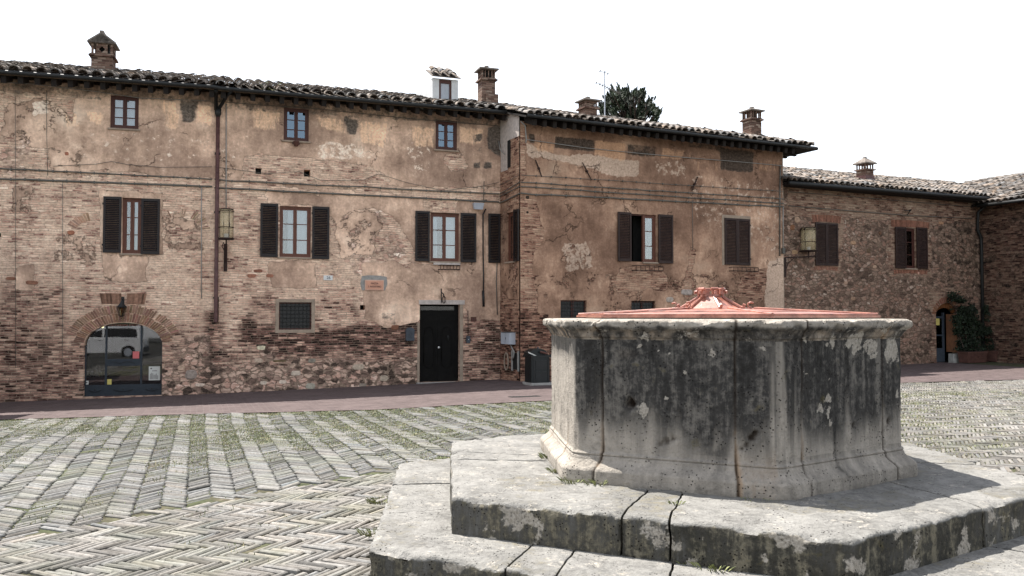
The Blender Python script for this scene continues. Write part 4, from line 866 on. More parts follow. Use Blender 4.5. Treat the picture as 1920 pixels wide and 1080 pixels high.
# hanging wires at the corner
def wire(par, fr, pts, r=.009, mat='cable', name='cable', w=-.03):
    P = []
    for p in pts: u, z = fr.at(p[0], p[1]); P.append((u, p[2] if len(p) > 2 else w, z))
    mb = MB(); mb.tube(P, r, 6, fr); return mb.build(name, M[mat], par, True)
def conduit(par, fr, x0, y0, x1, y1, r=.014, mat='cable', n=18, sag=.012, seed=0, name='conduit', clips=True):
    rg = np.random.default_rng(seed); a = fr.at(x0, y0); b = fr.at(x1, y1); P = []; mb = MB()
    for i in range(n + 1): t = i / n; P.append((a[0] + (b[0] - a[0]) * t, -.028, a[1] + (b[1] - a[1]) * t + rg.normal(0, sag * .5)))
    mb.tube(P, r, 6, fr)
    if clips:
        for p in P[1:-1]: mb.box(p[0] - .012, p[0] + .012, -.05, .0, p[2] - r - .012, p[2] + r + .012, fr)
    return mb.build(name, M[mat], par)
conduit(A, WA1, -60, 313, 398, 336, .016, seed=1); conduit(A, WA1, -60, 333, 398, 350, .022, seed=2, sag=.006); conduit(A, WA2, 402, 337, 935, 364, .016, seed=3); conduit(A, WA2, 402, 352, 935, 379, .022, seed=4, sag=.006)
wire(A, WA1, [(-40, 152), (60, 158), (180, 172), (260, 184), (396, 190)], .008, 'cablelight'); wire(A, WA2, [(402, 190), (470, 196), (600, 205), (760, 222), (930, 236)], .008, 'cable')
wire(A, WA1, [(100, 312), (180, 308), (210, 303), (240, 309), (300, 314), (398, 313)], .006); wire(A, WA2, [(402, 313), (500, 326), (560, 322), (600, 338), (680, 338), (710, 326), (760, 342), (830, 358), (900, 350), (935, 342)], .006)
wire(A, WA1, [(378, 350), (378, 560)], .011, 'cablelight'); wire(A, WA2, [(424, 195), (424, 260), (424, 350), (424, 392)], .014, 'cablelight')
wire(A, WA2, [(910, 392), (905, 402), (905, 470), (906, 520), (905, 575)], .020, 'black', w=-.04); wire(A, WA2, [(905, 545), (906, 575)], .034, 'black', w=-.045); wire(A, WA2, [(932, 480), (930, 530), (932, 590)], .014, 'cable')
wire(A, WA2, [(907, 340), (906, 380)], .010); wire(A, WA2, [(877, 582), (877, 630)], .008, 'black'); wire(A, WA1, [(29, 180), (30, 330), (30, 690)], .006); wire(A, WA1, [(88, 170), (88, 240), (90, 330)], .007); wire(A, WA1, [(118, 340), (118, 560), (117, 690)], .006)
for seed, (a, b) in enumerate(((328, 343), (342, 357), (350, 366), (363, 386))):
    conduit(B, WB, 976, a, 1468, b + [22, 22, 22, 8][seed] - 6, [.008, .014, .016, .02][seed], seed=seed + 10, n=20)
    P = [WR.at(945, [345, 362, 366, 379][seed]), WR.at(975, a)]; mb = MB(); mb.tube([(.02, -.03, P[0][1]), (.6, -.04, (P[0][1] + P[1][1]) / 2 - .02), (1.30, -.03, P[1][1])], [.008, .014, .016, .02][seed], 6, WR); mb.build('conduit', M['cable'], B)
wire(B, WB, [(986, 262), (1100, 278), (1200, 288), (1300, 297), (1400, 305), (1466, 311)], .010, 'cablelight'); wire(B, WB, [(976, 228), (984, 236), (986, 262), (985, 268)], .018, 'cablelight')
mb = MB(); mb.tube([(.0, -.05, zEB(0) - .35), (.2, -.1, zEB(0) - .62), (.42, -.06, zEB(0) - .8)], .016, 6, WR); mb.build('cable', M['cablelight'], B, True)
wire(B, WB, [(1462, 312), (1461, 365), (1461, 480)], .022, 'cable'); wire(B, WB, [(1467, 388), (1467, 470)], .016, 'cablelight'); wire(B, WB, [(1297, 375), (1298, 470)], .008)
mb = MB(); a = WB.at(1467, 470); mb.cbox(a[0] - .05, a[0] + .05, -.09, 0, a[1] - .1, a[1] + .08, .01, WB); mb.build('junction_box', M['cable'], B)
odd_stones(B, WB, [(1288, 548, .5, .2, (.85, .95, 1.05)), (1256, 562, .3, .2, (.9, 1., 1.05)), (989, 370, .12, .1, (.1, .1, .1)), (989, 398, .08, .08, (.1, .1, .1)), (986, 236, .06, .06, (.1, .1, .1))], 8)
chimney(B, WB, 1102, 178, 222, 1.6, .21, dict(shaft=203, cap=188), 'arched'); chimney(B, WB, 1410, 197, 262, 1.6, .225, dict(shaft=224, cap=207), 'slots')

# ======================================================================= the low rubble house
Cc = thing('stone_house', (13.5, 33.0, float(gz(13.5, 33))), 'lower house of brown rubble stone on the right with brown shutters and arched doorway', 'house')
UC = WC.at(1841, 500)[0]; Ea, Eb = WC.at(1480, 342, -.5), WC.at(1850, 371, -.5); kc = (Eb[1] - Ea[1]) / (Eb[0] - Ea[0]); zEC = lambda u: Ea[1] + kc * (u - Ea[0])
print('eaves C', Ea, Eb, UC)
dC = WC.rect(1755, 568, 1798, 674); dsp = WC.at(1776, 592)[1]
oC = [WC.rect(1697, 428, 1717, 503) + (.14,), WC.rect(1865, 551, 1868, 556) + (.1,)][:1]
wall('wall', WC, 0, UC, -.7, zEC(0) + .1, oC, masksC, 'wallC', Cc, arches=[(dC[0], -.35, dC[2], dsp, dC[3])], depth=.3)
mb = MB(); mb.box(0, .25, .05, 8, -.7, zEC(4), WC); mb.box(.25, UC + 5, 7.7, 8, -.7, zEC(4), WC); mb.box(UC + 1.5, UC + 1.6, .3, 7.7, -.7, zEC(4), WC); mb.build('back_wall', M['plaster'], Cc)
rf = MB(); tiles(rf, WC, lambda u, w: u < UC - .3 + max(0, w) * .9 + .8, -.05, UC + 4.5, -.5, 4.6, zEC, SLOPE, seed=31)
dk = MB(); zz = lambda u, w: zEC(u) + (w + .5) * SLK if w < 4.7 else zEC(u) + 5.1 * SLK - (w - 4.7) * SLK
slab(dk, WC, [(0, -.5), (UC + .6, -.5), (UC + 5, 4.7), (0, 4.7)], zz, .06); slab(dk, WC, [(0, 4.7), (UC + 5, 4.7), (UC + 5, 8.4), (0, 8.4)], zz, .06)
for j in range(int((UC + 4) / .36)):
    V = TV.copy(); V[:, 0] *= 1.1; V[:, 2] = V[:, 2] * 1.1 + .06; g = random.choice([.6, .8, 1.1]); rf.add(np.c_[.2 + j * .36 + V[:, 1], 4.62 - V[:, 0] * 1., zz(.2 + j * .36, 4.62) + V[:, 2]], TF, WC, 0, (g, g, g))
rf.build('roof', M['tile'], Cc); dk.build('roof_deck', M['rafter'], Cc)
gutter('gutter', Cc, [(u, -.56, zEC(u) - .03) for u in np.linspace(-.02, UC - .35, 8)], .07, WC)
mb = MB(); mb.box(0, UC, -.5, -.0, zEC(UC / 2) - .10, zEC(UC / 2) - .06, WC); mb.build('soffit', M['rafter'], Cc)
chimney(Cc, WC, 1622, 292, 350, 1.7, .215, dict(shaft=318, cap=306), 'plain')
q = WC.at(1622, 338, 1.7); mb = MB(); a = .235; mb.box(q[0] - a, q[0] + a, 1.7 - a, 1.7 + a, q[1] - .5, q[1] + .16, WC); mb.build('chimney_base', M['pipe'], Cc)
r_ = WC.rect(1528, 418, 1570, 498); s_ = louvre(WC, r_[0], r_[2], r_[1], r_[3], -.012, Cc, 'shutter2', True); s_.name = 'closed_shutters'
def soldier(par, fr, x0, x1, y, h=.2, seed=0, tone=(.62, .38, .32)):
    a = fr.at(x0, y); b = fr.at(x1, y); n = int((b[0] - a[0]) / .065); mb = MB(); rg = np.random.default_rng(seed)
    for i in range(n):
        u = a[0] + (b[0] - a[0]) * i / n; k = (i / n - .5) * .08; arc = .03 * (1 - (2 * i / n - 1) ** 2); g = rg.uniform(.6, 1.1); mb.prism([(u, a[1] + arc), (u + .048, a[1] + arc), (u + .048 + k, a[1] + h + arc), (u + k, a[1] + h + arc)], -.010, .03, fr, 0, tuple(g * c for c in tone))
    return mb.build('brick_lintel', M['brickbits'], par)
soldier(Cc, WC, 1524, 1576, 416, .24, 1); soldier(Cc, WC, 1672, 1742, 425, .24, 2); soldier(Cc, WC, 1528, 1570, 507, .13, 3); soldier(Cc, WC, 1677, 1738, 513, .13, 4)
w_ = window(Cc, WC, oC[0], .06, 'redwood', 3, 'shopglass', leaves=1); shut(w_, WC, 1677, 426, 1697, 503, 'shutter2'); shut(w_, WC, 1717, 427, 1737, 504, 'shutter2')
wire(Cc, WC, [(1476, 360), (1560, 366), (1700, 378), (1820, 388)], .010); wire(Cc, WC, [(1476, 386), (1600, 396), (1700, 404), (1822, 410)], .012); wire(Cc, WC, [(1692, 395), (1699, 396), (1705, 393), (1697, 403)], .018, 'black', w=-.09)
odd_stones(Cc, WC, [(1548, 428, .01, .01, (1, 1, 1)), (1629, 470, .2, .18, (.28, .25, .2)), (1650, 437, .14, .14, (.35, .25, .2)), (1722, 512, .1, .12, (1.2, .95, .9)), (1500, 408, .16, .2, (1.1, .95, .85)), (1494, 428, .2, .2, (.55, .35, .25)), (1508, 430, .18, .2, (1., .82, .7)), (1490, 468, .3, .14, (.9, .75, .55)), (1545, 440, .01, .01, (1, 1, 1))][1:3] + [(1722, 512, .1, .12, (1.2, .95, .9)), (1495, 412, .26, .24, (.9, .8, .7)), (1486, 427, .24, .22, (.5, .32, .22)), (1490, 473, .34, .16, (.8, .68, .5)), (1600, 455, .26, .16, (.85, .7, .55)), (1765, 418, .3, .12, (.8, .6, .45)), (1640, 500, .2, .14, (.9, .8, .7)), (1586, 530, .2, .12, (.9, .78, .7)), (1780, 452, .12, .1, (1., .9, .8)), (1600, 560, .24, .14, (.7, .6, .5))], 11)
# arched doorway: opened orange door, glazed inner door
def door_C():
    u0, _, u1, zc = dC; P = WC.w([((u0 + u1) / 2, .2, 0)])[0]; zb = float(gz(P[0], P[1])) + .02; c = (u0 + u1) / 2
    f = MB(); f.box(u0, u0 + .05, .24, .3, zb, dsp, WC); f.box(u0 + .05, c + .1, .24, .3, zb, zb + .5, WC); f.box(c + .06, c + .14, .235, .3, zb, dsp + .12, WC); f.box(u0 + .05, c + .06, .24, .3, dsp - .1, dsp - .02, WC); f.box(u0 + .05, c + .06, .24, .3, zb + .95, zb + 1.0, WC)
    d = f.build('door', M['greymetal'], Cc)
    g = MB(); g.box(u0 + .05, c + .06, .265, .27, zb + .5, dsp - .1, WC); g.build('pane', M['glass'], d)
    g = MB(); g.box(u0 + .12, c - .1, .25, .255, zb + 1.35, zb + 1.6, WC); g.build('door_notice', M['yellowpaper'], d)
    o = MB(); T = Frame(WC.w([(u1 - .03, .05, 0)])[0][:2], 25.9 + 120); o.box(0, .36, 0, .04, zb + .35, dsp + .06, T); 
    for i in range(9): z = zb + .45 + i * .15; o.box(.06, .16, -.012, 0, z, z + .09, T); o.box(.2, .30, -.012, 0, z, z + .09, T)
    o.build('door_leaf', M['ochrewood'], d)
    t = MB(); n = 12; r = (u1 - u0) / 2
    for i in range(n):
        t0 = math.pi * (.1 + .8 * i / n); t1 = math.pi * (.1 + .8 * (i + 1) / n); rz = zc - dsp
        t.prism([(c - r * math.cos(t0), dsp + rz * math.sin(t0)), (c - r * math.cos(t1), dsp + rz * math.sin(t1)), (c - r * .78 * math.cos(t1), dsp + rz * .62 * math.sin(t1)), (c - r * .78 * math.cos(t0), dsp + rz * .62 * math.sin(t0))], .12, .2, WC)
    t.build('arched_fanlight', M['ochrewood'], d)
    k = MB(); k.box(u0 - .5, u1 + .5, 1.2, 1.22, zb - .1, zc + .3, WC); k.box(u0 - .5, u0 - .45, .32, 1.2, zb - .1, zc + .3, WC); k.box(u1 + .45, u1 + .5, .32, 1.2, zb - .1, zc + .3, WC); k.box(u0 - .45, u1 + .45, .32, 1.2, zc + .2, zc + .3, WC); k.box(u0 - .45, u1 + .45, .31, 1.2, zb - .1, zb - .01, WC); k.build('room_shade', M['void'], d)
    k = MB(); k.cbox(u0 + (u1 - u0) * .62, u1 + .05, -.12, .1, zb - .05, zb + .3, .02, WC); k.build('door_step', M['concrete'], d)
    voussoirs('arch_bricks', Cc, WC, c, dsp, r + .02, zc - dsp + .02, .1, math.pi - .1, .2, 20, tone=(.5, .3, .24), seed=30)
door_C()
# ======================================================================= the house closing the corner on the right
D = thing('corner_house', (20.0, 31.0, float(gz(20, 31))), 'dark stone house at the right edge whose tiled roof slopes up away from the corner', 'house')
zd0 = WD.at(1866, 381, -.5)[1]; zd1 = WD.at(1920, 372, -.5)[1]; print('eaves D', zd0, zd1)
zED = lambda u: zd0
wall('wall', WD, 0, 8, -.8, zd0 + .1, [], masksD, 'wallD', D, step=.12)
mb = MB(); mb.box(7.75, 8, .02, 7, -.8, zd0, WD); mb.box(0, 8, 6.75, 7, -.8, zd0, WD); mb.build('back_wall', M['plaster'], D)
rf = MB(); tiles(rf, WD, lambda u, w: u > -.4 - max(0, w) * .85, -4, 8.4, -.5, 4.4, zED, math.atan(.34), seed=41)
slabm = MB(); zz = lambda u, w: zd0 + (w + .5) * .34 if w < 4.5 else zd0 + 5 * .34 - (w - 4.5) * .34
slab(slabm, WD, [(-.3, -.5), (8.4, -.5), (8.4, 4.5), (-4, 4.5)], zz, .06); slab(slabm, WD, [(-4, 4.5), (8.4, 4.5), (8.4, 7.4), (-4, 7.4)], zz, .06)
for j in range(34):
    V = TV.copy(); V[:, 2] = V[:, 2] * 1.1 + .06; g = random.choice([.6, .8, 1.1]); rf.add(np.c_[-3.8 + j * .36 + V[:, 1], 4.42 - V[:, 0], zz(0, 4.42) + V[:, 2]], TF, WD, 0, (g, g, g))
rf.build('roof', M['tile'], D); slabm.build('roof_deck', M['rafter'], D)
gutter('gutter', D, [(u, -.56, zd0 - .03) for u in np.linspace(.3, 8.2, 5)], .06, WD)
# drainpipes
u = UC - .28; zb = -.15; mb = MB(); z = zEC(u)
mb.tube([(u + .05, -.5, z - .08), (u + .1, -.3, z - .28), (u - .05, -.12, z - .5), (u - .06, -.09, z - 1.15), (u + .12, -.09, z - 1.42), (u + .15, -.09, z - 1.7), (u + .15, -.09, -.1)], .055, 10, WC); mb.build('drainpipe', M['iron'], Cc, True)
mb = MB(); Z = lambda y: WA2.at(403, y)[1]; u = .06; mb.tube([(u, -.1, Z(215)), (u, -.1, Z(603)), (u, -.1, Z(603) - .02)], .052, 10, WA2)
pp = mb.build('drainpipe', M['pipe'], A, True); mb = MB(); mb.tube([(u - .06, -.62, zE2(0) - .05), (u - .06, -.32, Z(180)), (u - .05, -.12, Z(208))], .05, 10, WA2); mb.tube([(u + .30, -.62, zE2(0) - .05), (u + .22, -.32, Z(182)), (u + .0, -.12, Z(208))], .045, 10, WA2); mb.tube([(u, -.1, Z(206)), (u, -.1, Z(214)), (u, -.1, Z(221))], [.085, .085, .05], 10, WA2); mb.build('pipe_head', M['iron'], pp, True)
mb = MB(); mb.tube([(u, -.06, Z(600)), (u + .02, -.04, Z(640)), (u, -.03, Z(700))], [.05, .03, .02], 8, WA2) if False else mb.box(u - .07, u + .07, -.12, .0, Z(400), Z(397), WA2); mb.box(u - .07, u + .07, -.12, 0, Z(560), Z(557), WA2); mb.box(u - .07, u + .07, -.12, 0, Z(290), Z(287), WA2); mb.build('pipe_clip', M['iron'], pp)

# ======================================================================= things fixed to the walls
def cyl_lantern(fr, u, z, w, h, r, lab, bracket):
    t = thing('street_lantern', fr.w([(u, w, z)])[0], lab, 'street lantern', 'caged cylinder street lanterns')
    g = MB(); g.tube([(u, w, z + .01), (u, w, z + h - .01)], r, 16, fr); g.build('lamp_glass', M['amber'], t, True)
    k = MB()
    for a in np.linspace(0, 2 * math.pi, 5)[:-1] + .35: k.tube([(u + (r + .012) * math.cos(a), w + (r + .012) * math.sin(a), z - .02), (u + (r + .012) * math.cos(a), w + (r + .012) * math.sin(a), z + h + .03)], .008, 6, fr)
    for zz, q in ((z, .03), (z + h * .38, .016), (z + h - .05, .02)):
        k.tube([(u + (r + q) * math.cos(a), w + (r + q) * math.sin(a), zz) for a in np.linspace(0, 2 * math.pi, 21)], .010, 6, fr)
    for sx in (-1, 1): k.tube([(u + sx * r * .45, w - r - .02, z + h * .38), (u + sx * r * .45, w - r - .02, z + h * .55)], .006, 5, fr)
    k.build('cage', M['rust'], t)
    k = MB(); k.tube([(u, w, z - .03), (u, w, z)], [r * 1.15, r * 1.22], 16, fr); k.tube([(u, w, z + h), (u, w, z + h + .02)], [r * 1.05, r * .95], 16, fr); k.build('end_plate', M['rust'], t)
    k = MB(); k.tube([(u, w, z + .02), (u, w, z + .12)], .06, 10, fr); k.build('lamp_holder', M['white'], t)
    k = MB()
    for P, rad in bracket: k.tube(P, rad, 8, fr)
    k.build('bracket', M['rust'], t); return t
am = NT('amber_glass'); am.b.inputs['Base Color'].default_value = (.60, .50, .30, 1); am.b.inputs['Roughness'].default_value = .15; am.b.inputs['Alpha'].default_value = .42; M['amber'] = am.m
q = WA2.rect(411, 393, 438, 447, -.5); u = (q[0] + q[2]) / 2; h = q[3] - q[1]
zz = lambda y: WA2.at(425, y, -.2)[1]
cyl_lantern(WA2, u, q[1], -.5, h, (q[2] - q[0]) / 2 - .01, 'amber glass cylinder lantern in a rusty cage beside the red drainpipe', [([(u, -.5, q[1] - .03), (u, -.5, q[1] - .18), (u, -.38, q[1] - .24), (u, -.05, q[1] - .26)], .02), ([(u + .0, -.04, q[1] - .1), (u, -.04, zz(508))], .045), ([(u, -.42, q[1] - .22), (u, -.25, q[1] - .42), (u, -.06, q[1] - .6)], .013), ([(u - .06, -.5, q[1] - .1), (u - .1, -.45, q[1] - .2), (u - .04, -.4, q[1] - .3), (u, -.4, q[1] - .24)], .012)])
q = WB.rect(1505, 428, 1527, 470, -.0); ub = UB + .04; u = q[0] * .5 + q[2] * .5; h = q[3] - q[1]; za = WB.at(1500, 484)[1]
cyl_lantern(WB, u, q[1], .0, h, (q[2] - q[0]) / 2 - .015, 'amber glass cylinder lantern on a rusty arm at the corner of the plastered house', [([(ub, .02, za), (u, .0, za + .06), (u + .35, .0, za + .1)], .022), ([(u, .0, q[1] - .02), (u, 0, q[1] - .26)], .022), ([(ub, .02, za), (ub, .02, WB.at(1478, 520)[1])], .045), ([(ub + .03, .02, za - .42), (ub + .12, .01, za - .18), (ub + .42, .0, za + .03)], .014)])
# black coach lantern over the shop
q = WA1.rect(219, 570, 237, 594, -.18); u = (q[0] + q[2]) / 2; z0 = q[1]; w = -.18
t = thing('coach_lantern', WA1.w([(u, w, z0)])[0], 'small black coach lantern with tapered glass above the arched shop front', 'wall lantern')
mb = MB(); mb.tube([(u, w, z0 + .03), (u, w, z0 + .23)], [.055, .10], 6, WA1, cap=False); mb.build('lamp_glass', M['lampglass'], t)
mb = MB()
for a in np.linspace(0, 2 * math.pi, 7)[:-1]: mb.tube([(u + .058 * math.cos(a), w + .058 * math.sin(a), z0 + .02), (u + .105 * math.cos(a), w + .105 * math.sin(a), z0 + .24)], .008, 5, WA1)
mb.tube([(u, w, z0), (u, w, z0 + .03)], [.03, .06], 6, WA1); mb.tube([(u, w, z0 + .23), (u, w, z0 + .245), (u, w, z0 + .32), (u, w, z0 + .36), (u, w, z0 + .40)], [.125, .13, .06, .03, .012], 6, WA1); mb.build('lantern_body', M['black'], t)
mb = MB(); mb.tube([(u, w, z0 + .38), (u, w + .02, z0 + .45), (u, w + .08, z0 + .46), (u, -.0, z0 + .40)], .012, 6, WA1); mb.box(u - .035, u + .035, -.015, 0, z0 + .3, z0 + .5, WA1); mb.build('bracket', M['black'], t)
# wrought iron hook with a small lamp over the black door
u, z = WA2.at(827, 541); t = thing('iron_bracket', WA2.w([(u, 0, z - .5)])[0], 'black wrought iron lamp bracket hanging just above the double door lintel', 'lamp bracket'); zl = WA2.at(827, 568)[1]
mb = MB(); mb.tube([(u, -.03, z), (u, -.03, zl)], .014, 6, WA2); mb.tube([(u, -.03, z - .1), (u + .03, -.12, z - .15), (u + .04, -.16, z - .22)], .016, 6, WA2); mb.build('arm', M['black'], t)
mb = MB()
for k in range(5): a = k * 1.25; mb.tube([(u + .04, -.16, z - .2), (u + .04 + .06 * math.cos(a), -.16 + .06 * math.sin(a), z - .28), (u + .04 + .05 * math.cos(a), -.16 + .05 * math.sin(a), z - .38), (u + .04, -.16, zl - .02)], .007, 5, WA2)
mb.build('lamp_cage', M['rust'], t)
# street sign
q = WA2.rect(684, 525, 719.5, 544.5); u = (q[0] + q[2]) / 2; t = thing('street_sign', WA2.w([(u, -.02, q[1])])[0], 'salmon rectangular plaque lettered PIAZZA S. AGOSTINO on tan plaster', 'street sign')
mb = MB(); mb.cbox(q[0], q[2], -.03, 0, q[1], q[3], .006, WA2); mb.build('sign_border', M['signedge'], t)
mb = MB(); mb.box(q[0] + .03, q[2] - .03, -.036, -.03, q[1] + .03, q[3] - .03, WA2); mb.build('sign_face', M['signclay'], t)
hh = q[3] - q[1]; text('PIAZZA', WA2, u, q[1] + hh * .66, -.037, (q[2] - q[0]) * .38, M['ink'], t, 'lettering', hh * .17); text('S. AGOSTINO', WA2, u, q[1] + hh * .36, -.037, (q[2] - q[0]) * .70, M['ink'], t, 'lettering', hh * .17)
# grey mortar patch round the sign (part of the wall)
mb = MB(); P = [(q[0] - .08 + random.uniform(-.02, .02), q[1] - .0), (q[0] - .12, q[3] - .1), (q[0] - .08, q[3] + .1), (q[0] + .1, q[3] + .13), (q[2] - .1, q[3] + .12), (q[2] + .08, q[3] + .09), (q[2] + .1, q[3] - .1), (q[2] + .03, q[1] + .0)]
mb.prism(P[::-1], -.012, .02, WA2); mb.build('sign_mortar', M['concrete'], A)
# house number tile
q = WA2.rect(606.5, 516.5, 623.5, 525.5); u = (q[0] + q[2]) / 2; t = thing('number_tile', WA2.w([(u, -.01, q[1])])[0], 'small white enamel tile numbered 26 set in the brickwork', 'number tile')
mb = MB(); mb.cbox(q[0], q[2], -.025, 0, q[1], q[3], .004, WA2); mb.build('tile', M['white'], t); text('26', WA2, u + .01, (q[1] + q[3]) / 2, -.026, (q[2] - q[0]) * .42, M['greymetal'], t, 'numeral')
q = WR.rect(951, 586, 957, 592) if False else None
# floodlight
u0, z0, u1, z1 = WA2.rect(887, 381, 906, 393, -.12); t = thing('floodlight', WA2.w([((u0 + u1) / 2, -.1, z0)])[0], 'pale grey floodlight fixed above the right hand shutter on the brick house', 'floodlight')
mb = MB(); mb.add([(u0 + .03, -.18, z0), (u1 - .03, -.18, z0), (u1 - .03, -.06, z0 + .03), (u0 + .03, -.06, z0 + .03), (u0, -.22, z1), (u1, -.22, z1), (u1, -.05, z1), (u0, -.05, z1)], [(0, 3, 2, 1), (4, 5, 6, 7), (0, 1, 5, 4), (1, 2, 6, 5), (2, 3, 7, 6), (3, 0, 4, 7)], WA2); mb.build('housing', M['zinc'], t)
mb = MB(); mb.tube([((u0 + u1) / 2, -.06, z1 - .03), ((u0 + u1) / 2, 0, z1 + .02)], .02, 6, WA2); mb.build('mount', M['cable'], t)
# pot bracket below the second upper window
u, z = WA2.at(555, 270); t = thing('pot_holder', WA2.w([(u, -.08, z - .06)])[0], 'small terracotta pot holder fixed below the blue paned upper window', 'pot holder'); mb = MB(); mb.tube([(u, -.07, z - .07), (u, -.07, z + .04), (u, -.07, z + .06)], [.055, .075, .085], 10, WA2); mb.build('pot', M['terracotta'], t, True); mb = MB(); mb.box(u - .1, u + .1, -.02, 0, z - .01, z + .07, WA2); mb.build('bracket', M['pipe'], t)
# mailbox
u0, z0, u1, z1 = WA2.rect(761.5, 614, 777, 639, -.1); t = thing('mailbox', WA2.w([((u0 + u1) / 2, -.06, z0)])[0], 'blue grey wall mailbox with a domed top left of the black door', 'mailbox'); c = (u0 + u1) / 2; r = (u1 - u0) / 2
P = [(u0, z0), (u1, z0), (u1, z1 - .08)] + [(c + r * math.cos(a), z1 - .08 + .08 * math.sin(a)) for a in np.linspace(.2, math.pi - .2, 8)] + [(u0, z1 - .08)]
mb = MB(); mb.prism(P, -.11, 0, WA2); mb.build('box', M['greymetal'], t); mb = MB(); mb.box(u0 - .012, u1 + .012, -.125, -.11, z1 - .1, z1 - .075, WA2); mb.tube([(c + .05 * math.cos(a), -.115, (z0 + z1) / 2 - .02 + .07 * math.sin(a)) for a in np.linspace(0, 2 * math.pi, 15)], .008, 5, WA2); mb.box(u0 + .02, u1 - .02, -.12, -.11, z0 + .02, z0 + .035, WA2); mb.build('relief', M['zinc'] if False else M['greymetal'], t)
# intercom and brick plaque
u0, z0, u1, z1 = WA2.rect(874, 630, 881, 643); t = thing('intercom', WA2.w([((u0 + u1) / 2, -.02, z0)])[0], 'small dark intercom box on its cable right of the black door', 'intercom'); mb = MB(); mb.cbox(u0, u1, -.05, 0, z0, z1, .006, WA2); mb.build('case', M['greymetal'], t); mb = MB(); mb.tube([((u0 + u1) / 2, -.05, (z0 + z1) / 2), ((u0 + u1) / 2, -.058, (z0 + z1) / 2)], .014, 8, WA2); mb.build('button', M['zinc'], t)
u0, z0, u1, z1 = WA2.rect(882.5, 594, 893, 602.5); t = thing('clay_plaque', WA2.w([((u0 + u1) / 2, -.01, z0)])[0], 'small orange clay number plaque right of the black door', 'plaque'); mb = MB(); mb.cbox(u0, u1, -.02, 0, z0, z1, .004, WA2); mb.build('plate', M['terracotta'], t); text('1', WA2, (u0 + u1) / 2, (z0 + z1) / 2, -.021, .016, M['ink'], t, 'numeral', .07)
# meter cabinet on the return wall, crooked hose, dark meter niche
z0, z1 = WR.at(955, 645)[1], WR.at(955, 623)[1]; ua, ub_ = .42, 1.0; t = thing('meter_box', WR.w([(.7, -.1, z0)])[0], 'pale grey two door meter cabinet in the corner above the meter niche', 'meter box')
mb = MB(); mb.cbox(ua, ub_, -.18, 0, z0, z1, .006, WR); mb.build('cabinet', M['zinc'], t); mb = MB(); m = (ua + ub_) / 2; mb.box(m - .004, m + .004, -.183, -.18, z0 + .01, z1 - .01, WR); mb.box(ua - .01, ub_ + .01, -.2, 0, z1, z1 + .012, WR); mb.box(m + .02, m + .035, -.19, -.18, (z0 + z1) / 2 - .03, (z0 + z1) / 2 + .03, WR); mb.build('door_seam', M['greymetal'], t)
mb = MB(); zh = z0; mb.tube([(.85, -.08, zh), (.95, -.1, zh - .08), (1.08, -.08, zh - .2), (1.02, -.07, zh - .34), (.9, -.05, zh - .42)], .02, 8, WR); mb.build('hose', M['cablelight'], t, True)
mb = MB(); zb = float(gz(0, 24)); mb.box(.86, 1.16, -.012, .003, zb + .32, zb + .78, WR); mb.build('meter_niche', M['void'], B); mb = MB(); mb.cbox(.78, .86, -.03, 0, zb + .28, zb + .84, .005, WR); mb.cbox(1.16, 1.24, -.03, 0, zb + .28, zb + .84, .005, WR); mb.build('niche_frame', M['concrete'], B)
mb = MB(); mb.tube([(.45 + .13 * math.cos(a), -.02, zb + .5 + (.26 if math.sin(a) > 0 else .22) * math.sin(a)) for a in np.linspace(0, 2 * math.pi, 19)], .022, 6, WR); mb.build('stone_ring', M['plaster'], B)
